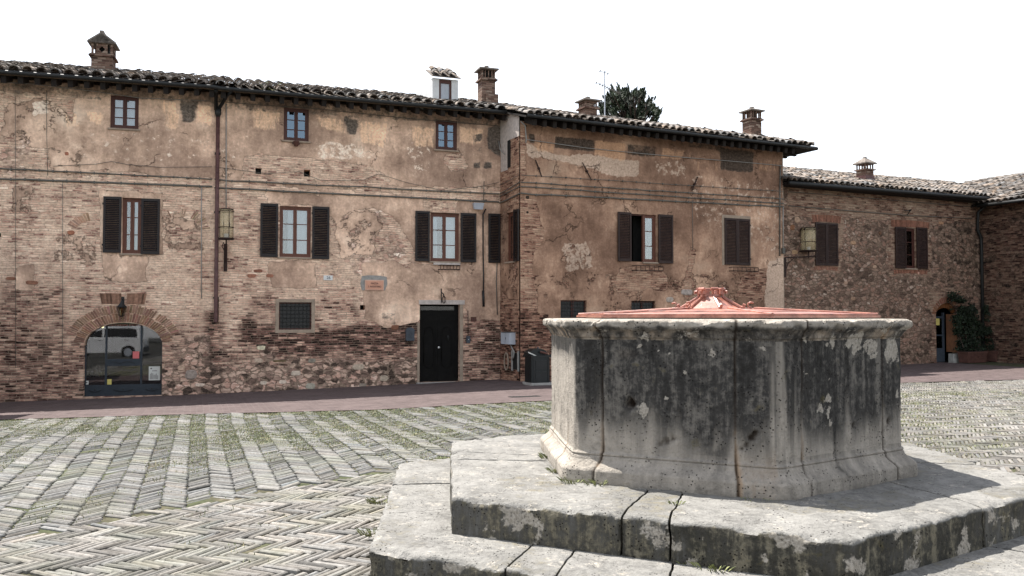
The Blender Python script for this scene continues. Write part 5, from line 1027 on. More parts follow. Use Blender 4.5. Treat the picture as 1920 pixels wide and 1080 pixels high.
# litter bin
def litter_bin():
    P = ground_at(1008, 723); x, y = P[0], P[1] + .28; z = float(gz(x, y)); t = thing('litter_bin', (x, y, z), 'dark green litter bin with domed lid standing on a pale base against the projecting corner', 'litter bin')
    T = Frame((x, y), 22); s = 1.; hw = .26; h = .72
    mb = MB(); mb.cbox(-hw - .03, hw + .03, -hw - .03, hw + .03, z, z + .07, .01, T); mb.build('base', M['concrete'], t)
    mb = MB(); c = .05
    oc = lambda a: [(-a + c, -a), (a - c, -a), (a, -a + c), (a, a - c), (a - c, a), (-a + c, a), (-a, a - c), (-a, -a + c)]
    mb.vprism(oc(hw), z + .07, z + h, T); b = mb.build('body', M['bin'], t)
    mb = MB()
    for a in ((-hw + .02, -hw + .05), (hw - .05, hw - .02)): mb.box(a[0] + (.03 if a[0] < 0 else -.03), a[1] + (.03 if a[0] < 0 else -.03), -hw - .012, -hw, z + .1, z + h - .03, T)
    mb.box(-hw + .1, hw - .1, -hw - .01, -hw, z + h - .30, z + h - .08, T); mb.box(-hw + .1, hw - .1, -hw - .008, -hw, z + .14, z + h - .36, T); mb.build('door_panel', M['black'], b)
    mb = MB(); n = 10; prof = [(-hw - .02, z + h + .05), (hw + .02, z + h + .05)] + [((hw + .02) * math.cos(a), z + h + .05 + .15 * math.sin(a)) for a in np.linspace(0, math.pi, n)]
    mb.box(-hw - .02, hw + .02, -hw - .02, hw + .02, z + h, z + h + .05, T)
    P2 = [((hw + .01) * math.cos(a), z + h + .05 + .17 * math.sin(a)) for a in np.linspace(0, math.pi, n)]; mb.prism(P2, -hw * .35, hw + .02, T)
    for sx in (-1, 1): mb.box(sx * hw - .015, sx * hw + .015, -hw, -hw + .03, z + h + .05, z + h + .08, T)
    l = mb.build('lid', M['bin'], t)
    mb = MB(); mb.tube([(.02, .0, z + h + .2), (.02, 0, z + h + .26)], .02, 6, T); mb.build('lid_knob', M['greymetal'], l)
    mb = MB(); mb.add([(-hw - .08, -hw + .05, z + h + .12), (-hw + .12, -hw - .02, z + h + .02), (-hw + .14, -hw + .04, z + h + .02), (-hw - .06, -hw + .11, z + h + .12), (-hw - .08, -hw + .05, z + h + .15), (-hw + .12, -hw - .02, z + h + .05), (-hw + .14, -hw + .04, z + h + .05), (-hw - .06, -hw + .11, z + h + .15)], [(0, 3, 2, 1), (4, 5, 6, 7), (0, 1, 5, 4), (1, 2, 6, 5), (2, 3, 7, 6), (3, 0, 4, 7)], T)
    r = thing('cardboard_tube', T.w([(-hw, -hw, z + h)])[0], 'pale crumpled carton sticking out of the left side of the litter bin', 'litter'); mb.build('carton', M['paper'], r)
    mb = MB(); mb.tube([(.02, -.14, z + h + .14), (.2, -.2, z + h + .09)], .028, 8, T); r = thing('litter', T.w([(.1, -.15, z + h)])[0], 'orange wrapper lying on top of the litter bin', 'litter'); mb.build('wrapper', M['terracotta'], r)
litter_bin()
# antenna behind the plastered roof
def antenna():
    w = 3.4; u, zb = WB.at(1134, 222, w); zt = WB.at(1134, 133, w)[1]; t = thing('tv_antenna', WB.w([(u, w, zb - .3)])[0], 'thin television aerial with two booms on the plastered house roof beside the dark tree', 'antenna')
    mb = MB(); mb.tube([(u, w, zb - .5), (u, w, zt)], .02, 6, WB); mb.build('mast', M['zinc'], t)
    for (xa, ya, xb, yb, n, l) in ((1118, 155, 1163, 175, 12, .16), (1125, 133, 1140, 138, 3, .12)):
        a = WB.at(xa, ya, w); b = WB.at(xb, yb, w); mb = MB(); mb.tube([(a[0], w, a[1]), (b[0], w, b[1])], .010, 5, WB)
        for i in range(n): k = i / (n - 1); k = k ** .8; uu = a[0] + (b[0] - a[0]) * k; zz = a[1] + (b[1] - a[1]) * k; mb.tube([(uu - .03, w - l, zz), (uu + .03, w + l, zz)], .008, 5, WB); mb.tube([(uu, w, zz - .05), (uu, w, zz + .04)], .012, 5, WB)
        mb.build('boom', M['cable'], t)
antenna()
# terracotta planters with climbers by the arched doorway
def foliage(name, mat, par, fn, n, size, seed=0):
    rg = np.random.default_rng(seed); P = fn(rg, n); d = rg.normal(size=(n, 3)); d /= np.linalg.norm(d, axis=1)[:, None]; e = np.cross(d, rg.normal(size=(n, 3))); e /= np.linalg.norm(e, axis=1)[:, None]
    s = size * rg.uniform(.6, 1.3, n)[:, None]; V = np.empty((n, 4, 3)); V[:, 0] = P - d * s; V[:, 1] = P + e * s * .45; V[:, 2] = P + d * s; V[:, 3] = P - e * s * .45
    g = rg.uniform(.5, 1.6, n); T = np.repeat(np.c_[g, g, g * .9], 4, axis=0); Fc = np.arange(4 * n).reshape(n, 4)
    me = mesh_np(name, V.reshape(-1, 3) - ROOT[par], Fc, M[mat], attrs={'tint': T}); o = link(name, me, (0, 0, 0), par); ROOT[o] = ROOT[par]; return o
for i, (xa, xb, lab, segs) in enumerate(((1802, 1838, 'long terracotta planter nearer the arched doorway', 0), (1854, 1898, 'long terracotta planter nearer the right edge of the photo', 1))):
    ua = WC.at(xa, 660, -.35)[0]; ub_ = WC.at(xb, 660, -.35)[0]; 
    if i == 1: ub_ = ua + 1.15
    P = WC.w([((ua + ub_) / 2, -.4, 0)])[0]; zb = float(gz(P[0], P[1])); t = thing('planter', (P[0], P[1], zb), lab, 'planter', 'terracotta planters by the doorway')
    mb = MB(); c = .03; mb.vprism([(ua + c, -.6), (ub_ - c, -.6), (ub_ - c, -.24), (ua + c, -.24)], zb, zb + .34, WC, top=[(ua, -.63), (ub_, -.63), (ub_, -.21), (ua, -.21)]); mb.box(ua - .02, ub_ + .02, -.65, -.19, zb + .34, zb + .40, WC)
    for k in range(4): u = ua + (ub_ - ua) * (k + .5) / 4; mb.tube([(u + .1 * math.cos(a), -.635, zb + .2 + .06 * math.sin(a)) for a in np.linspace(0, 2 * math.pi, 12)], .008, 5, WC)
    mb.build('trough', M['terracotta'], t); mb = MB(); mb.box(ua + .03, ub_ - .03, -.6, -.24, zb + .40, zb + .405, WC); mb.build('soil', M['void'], t)
    pl = thing('climbing_plant', (P[0], P[1], zb + .4), ['dark climber arching over the doorway from its planter', 'dark bushy climber on the corner wall above its planter'][i], 'climbing plant', 'climbers by the arched doorway')
    mb = MB()
    for k in range(5): u = ua + (ub_ - ua) * (k + .5) / 5; mb.tube([(u, -.42, zb + .4), (u + random.uniform(-.1, .1), -.25, zb + 1.1), (u + random.uniform(-.3, .1), -.12, zb + 2.0 + random.uniform(-.3, .3))], [.02, .014, .006], 6, WC)
    mb.build('stem', M['bark'], pl)
    def fn(rg, n, ua=ua, ub_=ub_, zb=zb, i=i):
        q = rg.random(n); z = zb + .42 + 1.9 * q ** .9 * (1 if i == 0 else .98); wid = np.where(q < .75, 1, 1 - (q - .75) * 2.6); c = (ua + ub_) / 2 + (-.25 * ss(.6, 1, q) if i == 0 else 0)
        u = c + (rg.random(n) - .5) * (ub_ - ua) * (1.15 + .25 * np.sin(z * 7)) * np.maximum(wid, .15)
        if i == 0:
            k = rg.random(n) < .2; s = rg.random(n); u = np.where(k, WC.at(1770, 560)[0] + s * 1.1, u); z = np.where(k, WC.at(1775, 556)[1] - .9 * s ** 1.6 + rg.normal(0, .12, n), z)
        keep = fbm(np.c_[u * 3, z * 3], 1, 2, 4 + i); w = -.1 - .45 * rg.random(n) * (1 - .6 * q) ; z = np.where(keep < .42, z * .7 + .1, z)
        return WC.w(np.c_[u, w, z])
    foliage('foliage', 'ivy', pl, fn, 5200, .055, 60 + i)
# little weed on the long roof
def weed(loc, lab, h=.12, n=60, r=.08, seed=0, grp=None, cat='weed', mat='grass'):
    t = thing('weed_tuft', loc, lab, cat, grp); rg = np.random.default_rng(seed); a = rg.random(n) * 6.283; rr = r * np.sqrt(rg.random(n)); b = np.c_[loc[0] + rr * np.cos(a), loc[1] + rr * np.sin(a), np.full(n, loc[2] - .005)]
    d = np.c_[np.cos(a), np.sin(a), np.full(n, 1.1)] * (h * rg.uniform(.4, 1.1, n))[:, None]; s = np.c_[-np.sin(a), np.cos(a), 0 * a] * (h * .07)
    V = np.empty((n, 4, 3)); V[:, 0] = b - s; V[:, 1] = b + s; V[:, 2] = b + d * [.45, .45, .6] + s * .8; V[:, 3] = b + d * [1, 1, .8]
    g = rg.uniform(.5, 1.2, n); me = mesh_np('blades', V.reshape(-1, 3) - ROOT[t], np.arange(4 * n).reshape(n, 4), M[mat], attrs={'tint': np.repeat(np.c_[g, g * 1.0, g * .8], 4, axis=0)}); o = link('blades', me, (0, 0, 0), t); return t
u, z = WA2.at(504, 170, .5); weed(WA2.w([(u, .5, z - .05)])[0], 'green weed growing among the roof tiles of the long brick house', .3, 40, .1, 1)
# dark conifer behind the plastered house
def conifer():
    X, Y = 5.6, 39.0; zc = 10.0; t = thing('conifer_tree', (X, Y, float(gz(X, Y))), 'dark green conifer with spiky shoots rising behind the plastered house roof', 'tree'); rg = np.random.default_rng(5)
    S = lambda px, py, Y_: (ray(px, py) * Y_ / ray(px, py)[1]) + [0, 0, EYE]
    mb = MB(); mb.tube([(X, Y, -.5), (X + .1, Y, 4), (X - .1, Y, 8), (X, Y, 10.5)], [.38, .3, .2, .07], 10); mb.build('trunk', M['bark'], t, True)
    # shoots: each a limb end with its own spray of short needles
    outline = [(1120, 205), (1126, 190), (1135, 180), (1143, 168), (1150, 158), (1156, 152), (1162, 156), (1170, 165), (1178, 162), (1184, 170), (1192, 166), (1200, 170), (1207, 166), (1214, 172), (1228, 168), (1222, 180), (1232, 183), (1222, 192), (1238, 206), (1245, 204), (1236, 218), (1222, 225), (1150, 225), (1125, 218)]
    cs = []; poly = np.array(outline)
    while len(cs) < 950:
        p = np.array([rg.uniform(1112, 1246), rg.uniform(150, 262)])
        e = ((p[0] - 1178) / 62) ** 2 + ((p[1] - 214) / 60) ** 2
        if fbm(p[None] * .11, 1, 2, 3)[0] > .36 and (sdpoly(p[None], poly)[0] > 2 or (p[1] > 222 and e < 1)): cs.append((p, Y + rg.normal(0, 1.1)))
    V = []; T = []; br = MB()
    for p, yy in cs:
        c = S(p[0], p[1], yy); o = c - np.array([X, Y, zc - 1.4]); o /= np.linalg.norm(o) + 1e-6; o[2] *= .75; o = o * 1.25 + np.array([rg.normal(0, .3), rg.normal(0, .3), .22]); o /= np.linalg.norm(o); L = rg.uniform(.2, .42); c = c - o * L * .6
        g = rg.uniform(.4, 1.9); n = 44; k = rg.random(n); ax = c + o * (k * L)[:, None]; sp = rg.normal(size=(n, 3)); sp -= (sp @ o)[:, None] * o; sp /= np.linalg.norm(sp, axis=1)[:, None]; wd = (.13 * (1 - k) ** .7 + .02)[:, None]
        tip = ax + sp * wd + o * .10; s = np.cross(sp, o) * .022; q = np.stack([ax + s, ax - s, tip], 1); V.append(q.reshape(-1, 3)); T.append(np.tile([g, g, g * .95], (3 * n, 1)))
        if rg.random() < .25: br.tube([(X + rg.normal(0, .1), Y, c[2] - 1.0), c - o * .1, c + o * L * .5], [.05, .03, .01], 5)
    V = np.concatenate(V); me = mesh_np('crown', V - ROOT[t], np.arange(len(V)).reshape(-1, 3), M['leaf'], attrs={'tint': np.concatenate(T)}); link('crown', me, (0, 0, 0), t)
    br.build('branch', M['bark'], t)
conifer()
# ======================================================================= the ground
def ground_material():
    s = NT('soil_between_bricks'); v = s.coord(); a = s.noise(v, .9, 5, .6); b = s.noise(v, 9, 5, .7)
    c = s.ramp(b, [(.3, (.025, .021, .016)), (.5, (.07, .06, .042)), (.7, (.16, .135, .10))]); g = s.ramp(b, [(.3, (.03, .035, .018)), (.7, (.10, .11, .06))])
    s.put(s.b.inputs['Base Color'], s.mix(s.step(a, .40, .58), c, g)); s.b.inputs['Roughness'].default_value = .95; s.b.inputs['Specular IOR Level'].default_value = .1; s.bump(b, .6, .01); return s.m
M['soil'] = ground_material()
xs = np.unique(np.r_[-600, -200, -80, -40, np.arange(-24, 32, .8), 40, 80, 200, 600]); ys = np.unique(np.r_[-600, -200, -60, -20, np.arange(-6, 40, .8), 60, 120, 300, 900])
X, Y = np.meshgrid(xs, ys); Z = gz(X, Y) - .022; nu = len(xs)
me = mesh_np('ground', np.c_[X.ravel(), Y.ravel(), Z.ravel()], [(j * nu + i, j * nu + i + 1, (j + 1) * nu + i + 1, (j + 1) * nu + i) for j in range(len(ys) - 1) for i in range(nu - 1)], M['soil'], smooth=True)
tag(link('ground', me), kind='structure')
# brick pavement along the houses
def pave_material():
    s = NT('pavement_brick'); v = s.vmul(s.coord(), (1, 1, 0)); rot = s.n('ShaderNodeMapping'); rot.inputs['Rotation'].default_value = (0, 0, -R(20.2)); s.l(v, rot.inputs[0])
    b = s.n('ShaderNodeTexBrick'); s.l(rot.outputs[0], b.inputs['Vector']); b.inputs['Scale'].default_value = 1; b.inputs['Brick Width'].default_value = .24; b.inputs['Row Height'].default_value = .065; b.inputs['Mortar Size'].default_value = .006
    b.inputs['Color1'].default_value = (0, 0, 0, 1); b.inputs['Color2'].default_value = (1, 1, 1, 1); b.inputs['Mortar'].default_value = (.5, .5, .5, 1); n = s.noise(v, 1.4, 6, .65); m = s.noise(v, 14, 4, .6)
    t = s.math('ADD', s.math('MULTIPLY', b.outputs['Color'], .35), s.math('MULTIPLY', s.math('ADD', n, m), .36)); c = s.ramp(t, [(.25, (.038, .026, .026)), (.5, (.076, .053, .052)), (.8, (.14, .104, .10))])
    s.put(s.b.inputs['Base Color'], s.mix(b.outputs['Fac'], c, (.12, .10, .095))); s.b.inputs['Roughness'].default_value = .85; s.b.inputs['Specular IOR Level'].default_value = .25; s.bump(s.math('SUBTRACT', m, b.outputs['Fac']), .5, .006); return s.m
edge_px = [(-420, 806), (0, 787), (350, 777), (700, 768.5), (1030, 751.5), (1380, 734), (1695, 717.5), (1920, 711.5)]
EDGE = np.array([ground_at(*p)[:2] for p in edge_px]); EDGE = np.r_[EDGE, [EDGE[-1] + (EDGE[-1] - EDGE[-2]) * 1.5]]
print('edge', np.round(EDGE, 2).tolist())
V = []; n = 0
for k in range(len(EDGE) - 1):
    for i in range(8): V.append(EDGE[k] + (EDGE[k + 1] - EDGE[k]) * i / 8)
V = np.array(V); dirn = np.array([-.345, .9385]); rows = [V + dirn * d for d in (0, 1, 2, 3.5, 5, 7, 9, 12, 20)]; W = np.concatenate(rows); m = len(V)
me = mesh_np('pavement', np.c_[W, gz(W[:, 0], W[:, 1]) + .004], [(j * m + i, j * m + i + 1, (j + 1) * m + i + 1, (j + 1) * m + i) for j in range(len(rows) - 1) for i in range(m - 1)], pave_material(), smooth=True)
tag(link('pavement', me), kind='structure')
mb = MB(); P = ground_at(984, 744); T = Frame(P[:2], 20); zz = P[2] + .008; mb.box(-.35, .35, -.12, .12, zz - .004, zz, T); 
for i in range(9): mb.box(-.32 + i * .075, -.29 + i * .075, -.1, .1, zz, zz + .004, T)
dr = thing('drain_grate', P, 'dark iron drain grate set in the sunlit strip of pavement left of the well', 'drain grate'); mb.build('grate', M['iron'], dr)
# herringbone bricks: real bricks laid on edge
def paving():
    L, Wd = .31, .054; P0 = ground_at(0, 1012)[:2]; P1 = ground_at(548, 942)[:2]; P2 = ground_at(760, 872)[:2]
    dd = (P2 - P0) / np.linalg.norm(P2 - P0); nn = np.array([dd[1], -dd[0]])        # right-hand side = zone 2
    mat = NT('paving_brick'); v = mat.coord(); a = mat.noise(v, 25, 4, .65); b = mat.noise(v, 1.1, 4, .6); c = mat.ramp(a, [(.3, (.125, .120, .113)), (.7, (.235, .228, .216))])
    c = mat.mix(mat.math('MULTIPLY', mat.step(b, .45, .65), .45), c, (.15, .155, .115)); c = mat.mix(1, c, mat.attr('tint').outputs[0], 'MULTIPLY'); mat.put(mat.b.inputs['Base Color'], c); mat.b.inputs['Roughness'].default_value = .85; mat.b.inputs['Specular IOR Level'].default_value = .2; mat.bump(a, .5, .006)
    ex = np.r_[EDGE[0] + (EDGE[0] - EDGE[1]) * 3, EDGE.ravel()].reshape(-1, 2)
    for zone in (1, 2):
        th = R(65.2 if zone == 1 else -24.8); A_ = np.array([math.cos(th), math.sin(th)]); B_ = np.array([-A_[1], A_[0]])
        N = 1100; i, j = np.meshgrid(np.arange(-N, N), np.arange(-130, 130)); i = i.ravel(); j = j.ravel()
        out = []
        for kind in (0, 1):
            if kind == 0: ca = i * Wd + j * L + L / 2; cb = i * Wd - j * L + Wd / 2
            else: ca = i * Wd + j * L + L + Wd / 2; cb = i * Wd - j * L + Wd - L / 2
            c = ca[:, None] * A_ + cb[:, None] * B_ + (0, 10); x, y = c[:, 0], c[:, 1]
            # a gently wandering laying pattern
            c = c + (np.c_[fbm(c, .35, 2, 1), fbm(c, .35, 2, 2)] - .5) * .16; x, y = c[:, 0], c[:, 1]
            ok = (y > 3.6) & (x > -.68 * y - 1.6) & (x < .66 * y + 1.6) & (y < 26)
            ok &= (y < np.interp(x, ex[:, 0], ex[:, 1]) - .06); s = (c - P0) @ nn; s = s + (fbm(c, 1.2, 2, 8) - .5) * .3
            ok &= (s > .05) if zone == 2 else (s < -.05)
            r = np.hypot(x - WX, y - WY); ok &= r > 2.45
            idx = np.where(ok)[0]; out.append((c[idx], np.full(len(idx), kind)))
        c = np.concatenate([o[0] for o in out]); kd = np.concatenate([o[1] for o in out]); n = len(c); rg = np.random.default_rng(zone); print('bricks', zone, n)
        keep = rg.random(n) > .015; c = c[keep]; kd = kd[keep]; n = len(c)
        ang = np.where(kd == 0, th, th + math.pi / 2) + rg.normal(0, .035, n); l = L * .5 - .006 - rg.random(n) * .016; w = Wd * .5 - .003 - rg.random(n) * .007 - np.where((kd == 0) & (zone == 1), .0055, 0)
        z = gz(c[:, 0], c[:, 1]) + rg.normal(0, .004, n) - np.where((kd == 0) & (zone == 1), .008, 0) * (fbm(c, .5, 2, 21) > .42) + (fbm(c, 1.5, 2, 4) - .5) * .03; t1 = rg.normal(0, .012, n); t2 = rg.normal(0, .06, n) + np.where((kd == 0) & (zone == 1), .15, 0)
        V = np.zeros((n, 12, 3)); co = [(-1, -1), (1, -1), (1, 1), (-1, 1)]
        for r_, (k, dz) in enumerate(((1.0, -.05), (1.0, -.009), (.0, 0))):
            for q, (sx, sy) in enumerate(co):
                lx = sx * (l - (0 if k else .009) - rg.random(n) * .004); ly = sy * (w - (0 if k else .009)); V[:, r_ * 4 + q, 0] = c[:, 0] + lx * np.cos(ang) - ly * np.sin(ang); V[:, r_ * 4 + q, 1] = c[:, 1] + lx * np.sin(ang) + ly * np.cos(ang); V[:, r_ * 4 + q, 2] = z + dz + lx * t1 + ly * t2
        f0 = [(8, 9, 10, 11)] + [(a_, (a_ + 1) % 4, 4 + (a_ + 1) % 4, 4 + a_) for a_ in range(4)] + [(4 + a_, 4 + (a_ + 1) % 4, 8 + (a_ + 1) % 4, 8 + a_) for a_ in range(4)]
        Fc = (np.arange(n)[:, None, None] * 12 + np.array(f0)[None]).reshape(-1, 4)
        g = rg.uniform(.62, 1.25, n) * (.62 + .72 * fbm(c, .6, 4, 6)); g = np.where(rg.random(n) < .05, g * .6, g); h = rg.normal(0, .022, n) + (.03 if zone == 2 else 0); T = np.repeat(np.c_[g * (1 + h), g, g * (1 - h)], 12, axis=0)
        me = mesh_np('brick_paving', V.reshape(-1, 3), Fc, mat.m, attrs={'tint': T}); tag(link('brick_paving', me), kind='structure')
# ======================================================================= the well
WX, WY, PH = 1.652, 7.094, 154.15
ZS1, ZS2 = EYE - 1.20, EYE - 1.455
def hexpt(s, Rr):
    """perimeter parameter s in corners (0..6) on a hexagon of circumradius Rr"""
    s = np.asarray(s, float); k = np.floor(s); f = s - k; a = np.radians(PH + 60 * k); b = a + R(60); Rr = np.asarray(Rr, float)
    return np.stack([WX + Rr * (np.cos(a) * (1 - f) + np.cos(b) * f), WY + Rr * (np.sin(a) * (1 - f) + np.sin(b) * f)], -1)
paving()
def far_paving():  # outlying bricks coloured dark in place of the shade of buildings
    s = NT('shade_dark_brick_paving'); v = s.vmul(s.coord(), (1, 1, 0)); rot = s.n('ShaderNodeMapping'); rot.inputs['Rotation'].default_value = (0, 0, R(24.8)); s.l(v, rot.inputs[0])
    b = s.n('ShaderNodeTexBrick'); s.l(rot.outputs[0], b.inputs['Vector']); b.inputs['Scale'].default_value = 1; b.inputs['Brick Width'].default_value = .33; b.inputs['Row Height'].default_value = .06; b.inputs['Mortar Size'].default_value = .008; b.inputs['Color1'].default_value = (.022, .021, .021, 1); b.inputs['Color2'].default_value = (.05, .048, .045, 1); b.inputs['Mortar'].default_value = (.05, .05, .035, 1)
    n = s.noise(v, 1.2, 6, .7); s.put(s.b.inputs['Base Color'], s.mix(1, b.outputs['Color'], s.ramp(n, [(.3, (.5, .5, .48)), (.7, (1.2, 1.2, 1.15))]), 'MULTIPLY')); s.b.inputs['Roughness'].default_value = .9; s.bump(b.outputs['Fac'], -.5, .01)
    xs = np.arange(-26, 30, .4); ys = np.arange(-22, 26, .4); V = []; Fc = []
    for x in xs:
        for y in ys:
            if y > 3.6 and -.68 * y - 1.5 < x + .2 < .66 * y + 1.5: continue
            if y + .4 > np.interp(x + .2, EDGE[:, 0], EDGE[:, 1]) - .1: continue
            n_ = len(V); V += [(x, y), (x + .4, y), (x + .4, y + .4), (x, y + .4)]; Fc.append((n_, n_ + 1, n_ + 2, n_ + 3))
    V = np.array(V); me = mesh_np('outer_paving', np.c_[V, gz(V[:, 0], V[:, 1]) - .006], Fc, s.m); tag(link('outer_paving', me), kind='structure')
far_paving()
# grass between the bricks
def grass():
    rg = np.random.default_rng(3); n = 900000; y = 4 + 15.5 * rg.random(n) ** .8; x = (rg.random(n) * 1.36 - .68) * y; c = np.c_[x, y]; ex = EDGE
    lim = np.interp(x, ex[:, 0], ex[:, 1]); ok = (y < lim - .02) & (np.hypot(x - WX, y - WY) > 2.7)
    band = ss(8.5, 12.5, y) * (.65 + .35 * ss(3, -4, x)); near = np.exp(-((x + 1.2) / .9) ** 2 - ((y - 6.2) / 1.6) ** 2) * .5 + .35 * ss(8, 5, y) * ss(-3.2, -1.5, x)
    patchy = fbm(c, .8, 3, 2) * .6 + fbm(c, 4.5, 3, 7) * .5; dens = ss(.52, .78, patchy + band * .24 + near * .2 - .05)
    ok &= rg.random(n) < dens * (.12 + .38 * band); c = c[ok]; x, y = c.T; n = len(c); print('blades', n)
    a = rg.random(n) * 6.283; h = rg.uniform(.005, .017, n); wd = .0035 + .0035 * (y / 10); z = gz(x, y) - .012; dx = np.cos(a); dy = np.sin(a)
    V = np.empty((n, 3, 3)); V[:, 0] = np.c_[x - dy * wd, y + dx * wd, z]; V[:, 1] = np.c_[x + dy * wd, y - dx * wd, z]; V[:, 2] = np.c_[x + dx * h * .8, y + dy * h * .8, z + h + .008]
    dry = rg.random(n) < .28; g = rg.uniform(.6, 1.3, n); T = np.where(dry[:, None], np.c_[g * 1.35, g * 1.08, g * 1.15], np.c_[g, g, g])
    me = mesh_np('grass', V.reshape(-1, 3), np.arange(3 * n).reshape(n, 3), M['grass'], attrs={'tint': np.repeat(T, 3, axis=0)}); tag(link('grass', me), 'short green and straw coloured grass growing in the joints of the paving', 'grass', kind='stuff')
grass()
def stone_material(name, light, dark, warm):
    s = NT(name); v = s.coord(); a = s.attr('crust'); r = s.sep(a.outputs['Vector'])      # r: dark crust, g: warm iron stain, b: pale lichen
    n1 = s.noise(v, 3.2, 6, .68); n2 = s.noise(v, 22, 5, .7); n3 = s.noise(v, 60, 3, .6); st = s.noise(s.vmul(v, (5, 5, .55)), 2.4, 5, .7)
    base = s.ramp(s.math('ADD', s.math('MULTIPLY', n1, .55), s.math('MULTIPLY', n2, .45)), [(.3, tuple(c * .50 for c in light)), (.5, light), (.7, tuple(min(.75, c * 1.35) for c in light))])
    e = s.math('ADD', s.math('MULTIPLY', s.math('SUBTRACT', n1, .5), .9), s.math('ADD', s.math('MULTIPLY', s.math('SUBTRACT', st, .5), .95), s.math('MULTIPLY', s.math('SUBTRACT', n2, .5), .55)))
    dk = s.step(s.math('ADD', r[0], e), .20, .78)
    dc = s.ramp(s.math('ADD', s.math('MULTIPLY', n2, .35), s.math('ADD', s.math('MULTIPLY', st, .5), s.math('MULTIPLY', n1, .15))), [(.40, tuple(c * .4 for c in dark)), (.49, dark), (.58, (dark[0] * 3.0, dark[1] * 2.9, dark[2] * 2.7))])
    w = s.step(s.math('ADD', r[1], s.math('MULTIPLY', e, .5)), .35, .75); c = s.mix(s.math('MULTIPLY', w, .75), base, warm)
    c = s.mix(s.math('MULTIPLY', dk, .93), c, dc)
    li = s.step(s.math('ADD', r[2], s.math('ADD', s.math('MULTIPLY', s.math('SUBTRACT', n2, .5), 1.0), s.math('MULTIPLY', s.math('SUBTRACT', n3, .5), .5))), .42, .66); c = s.mix(s.math('MULTIPLY', li, .85), c, s.ramp(n3, [(.3, (.27, .25, .22)), (.7, (.44, .415, .38))]))
    mo = s.step(s.noise(v, 5.5, 4, .65), .62, .72); c = s.mix(s.math('MULTIPLY', s.math('MULTIPLY', mo, dk), .5), c, (.10, .085, .035))
    pv = s.n('ShaderNodeTexVoronoi'); pv.inputs['Scale'].default_value = 42; s.l(v, pv.inputs['Vector']); pit = s.math('MULTIPLY', s.step(pv.outputs['Distance'], .26, .14), s.step(s.noise(v, 7, 3, .6), .48, .60)); c = s.mix(s.math('MULTIPLY', pit, .85), c, (.018, .015, .013)); c = s.mix(s.sep(s.attr('seam_pit_shade').outputs['Vector'])[0], c, (.03, .02, .014))
    gm = s.n('ShaderNodeGamma'); s.l(c, gm.inputs[0]); gm.inputs[1].default_value = 1.3; c = s.mix(1, gm.outputs[0], (1.36, 1.34, 1.31), 'MULTIPLY')
    s.put(s.b.inputs['Base Color'], c); s.b.inputs['Roughness'].default_value = .92; s.b.inputs['Specular IOR Level'].default_value = .18
    h = s.math('SUBTRACT', s.math('ADD', s.math('MULTIPLY', n2, 1.1), s.math('MULTIPLY', n3, .6)), s.math('MULTIPLY', pit, 1.1)); s.bump(h, .95, .014); return s.m
M['wellstone'] = stone_material('travertine_of_the_well', (.325, .303, .275), (.054, .053, .053), (.33, .245, .17))
M['stepstone'] = stone_material('grey_step_stone', (.235, .232, .224), (.066, .063, .053), (.22, .18, .125))
wroot = thing('stone_well', (WX, WY, ZS1), 'large hexagonal stone well with black weathered faces and a pale moulded rim', 'well')
def on_face(k, px, py):
    """where a photo pixel meets face k of the shaft: (s, z)"""
    a = hexpt(k, 1.446); b = hexpt(k + .999999, 1.446); d = ray(px, py); e = b - a; n = np.array([e[1], -e[0]]); t = (a @ n) / (d[:2] @ n); P = d * t
    return k + float((P[:2] - a) @ e / (e @ e)), float(P[2] + EYE)
JO = {1: [on_face(1, 1128, 700)[0] - 1, on_face(1, 1378, 700)[0] - 1], 2: [on_face(2, 1503, 720)[0] - 2, on_face(2, 1655, 720)[0] - 2]}
print('joints', JO)
for k in (0, 3, 4, 5): JO[k] = [.2, .78]
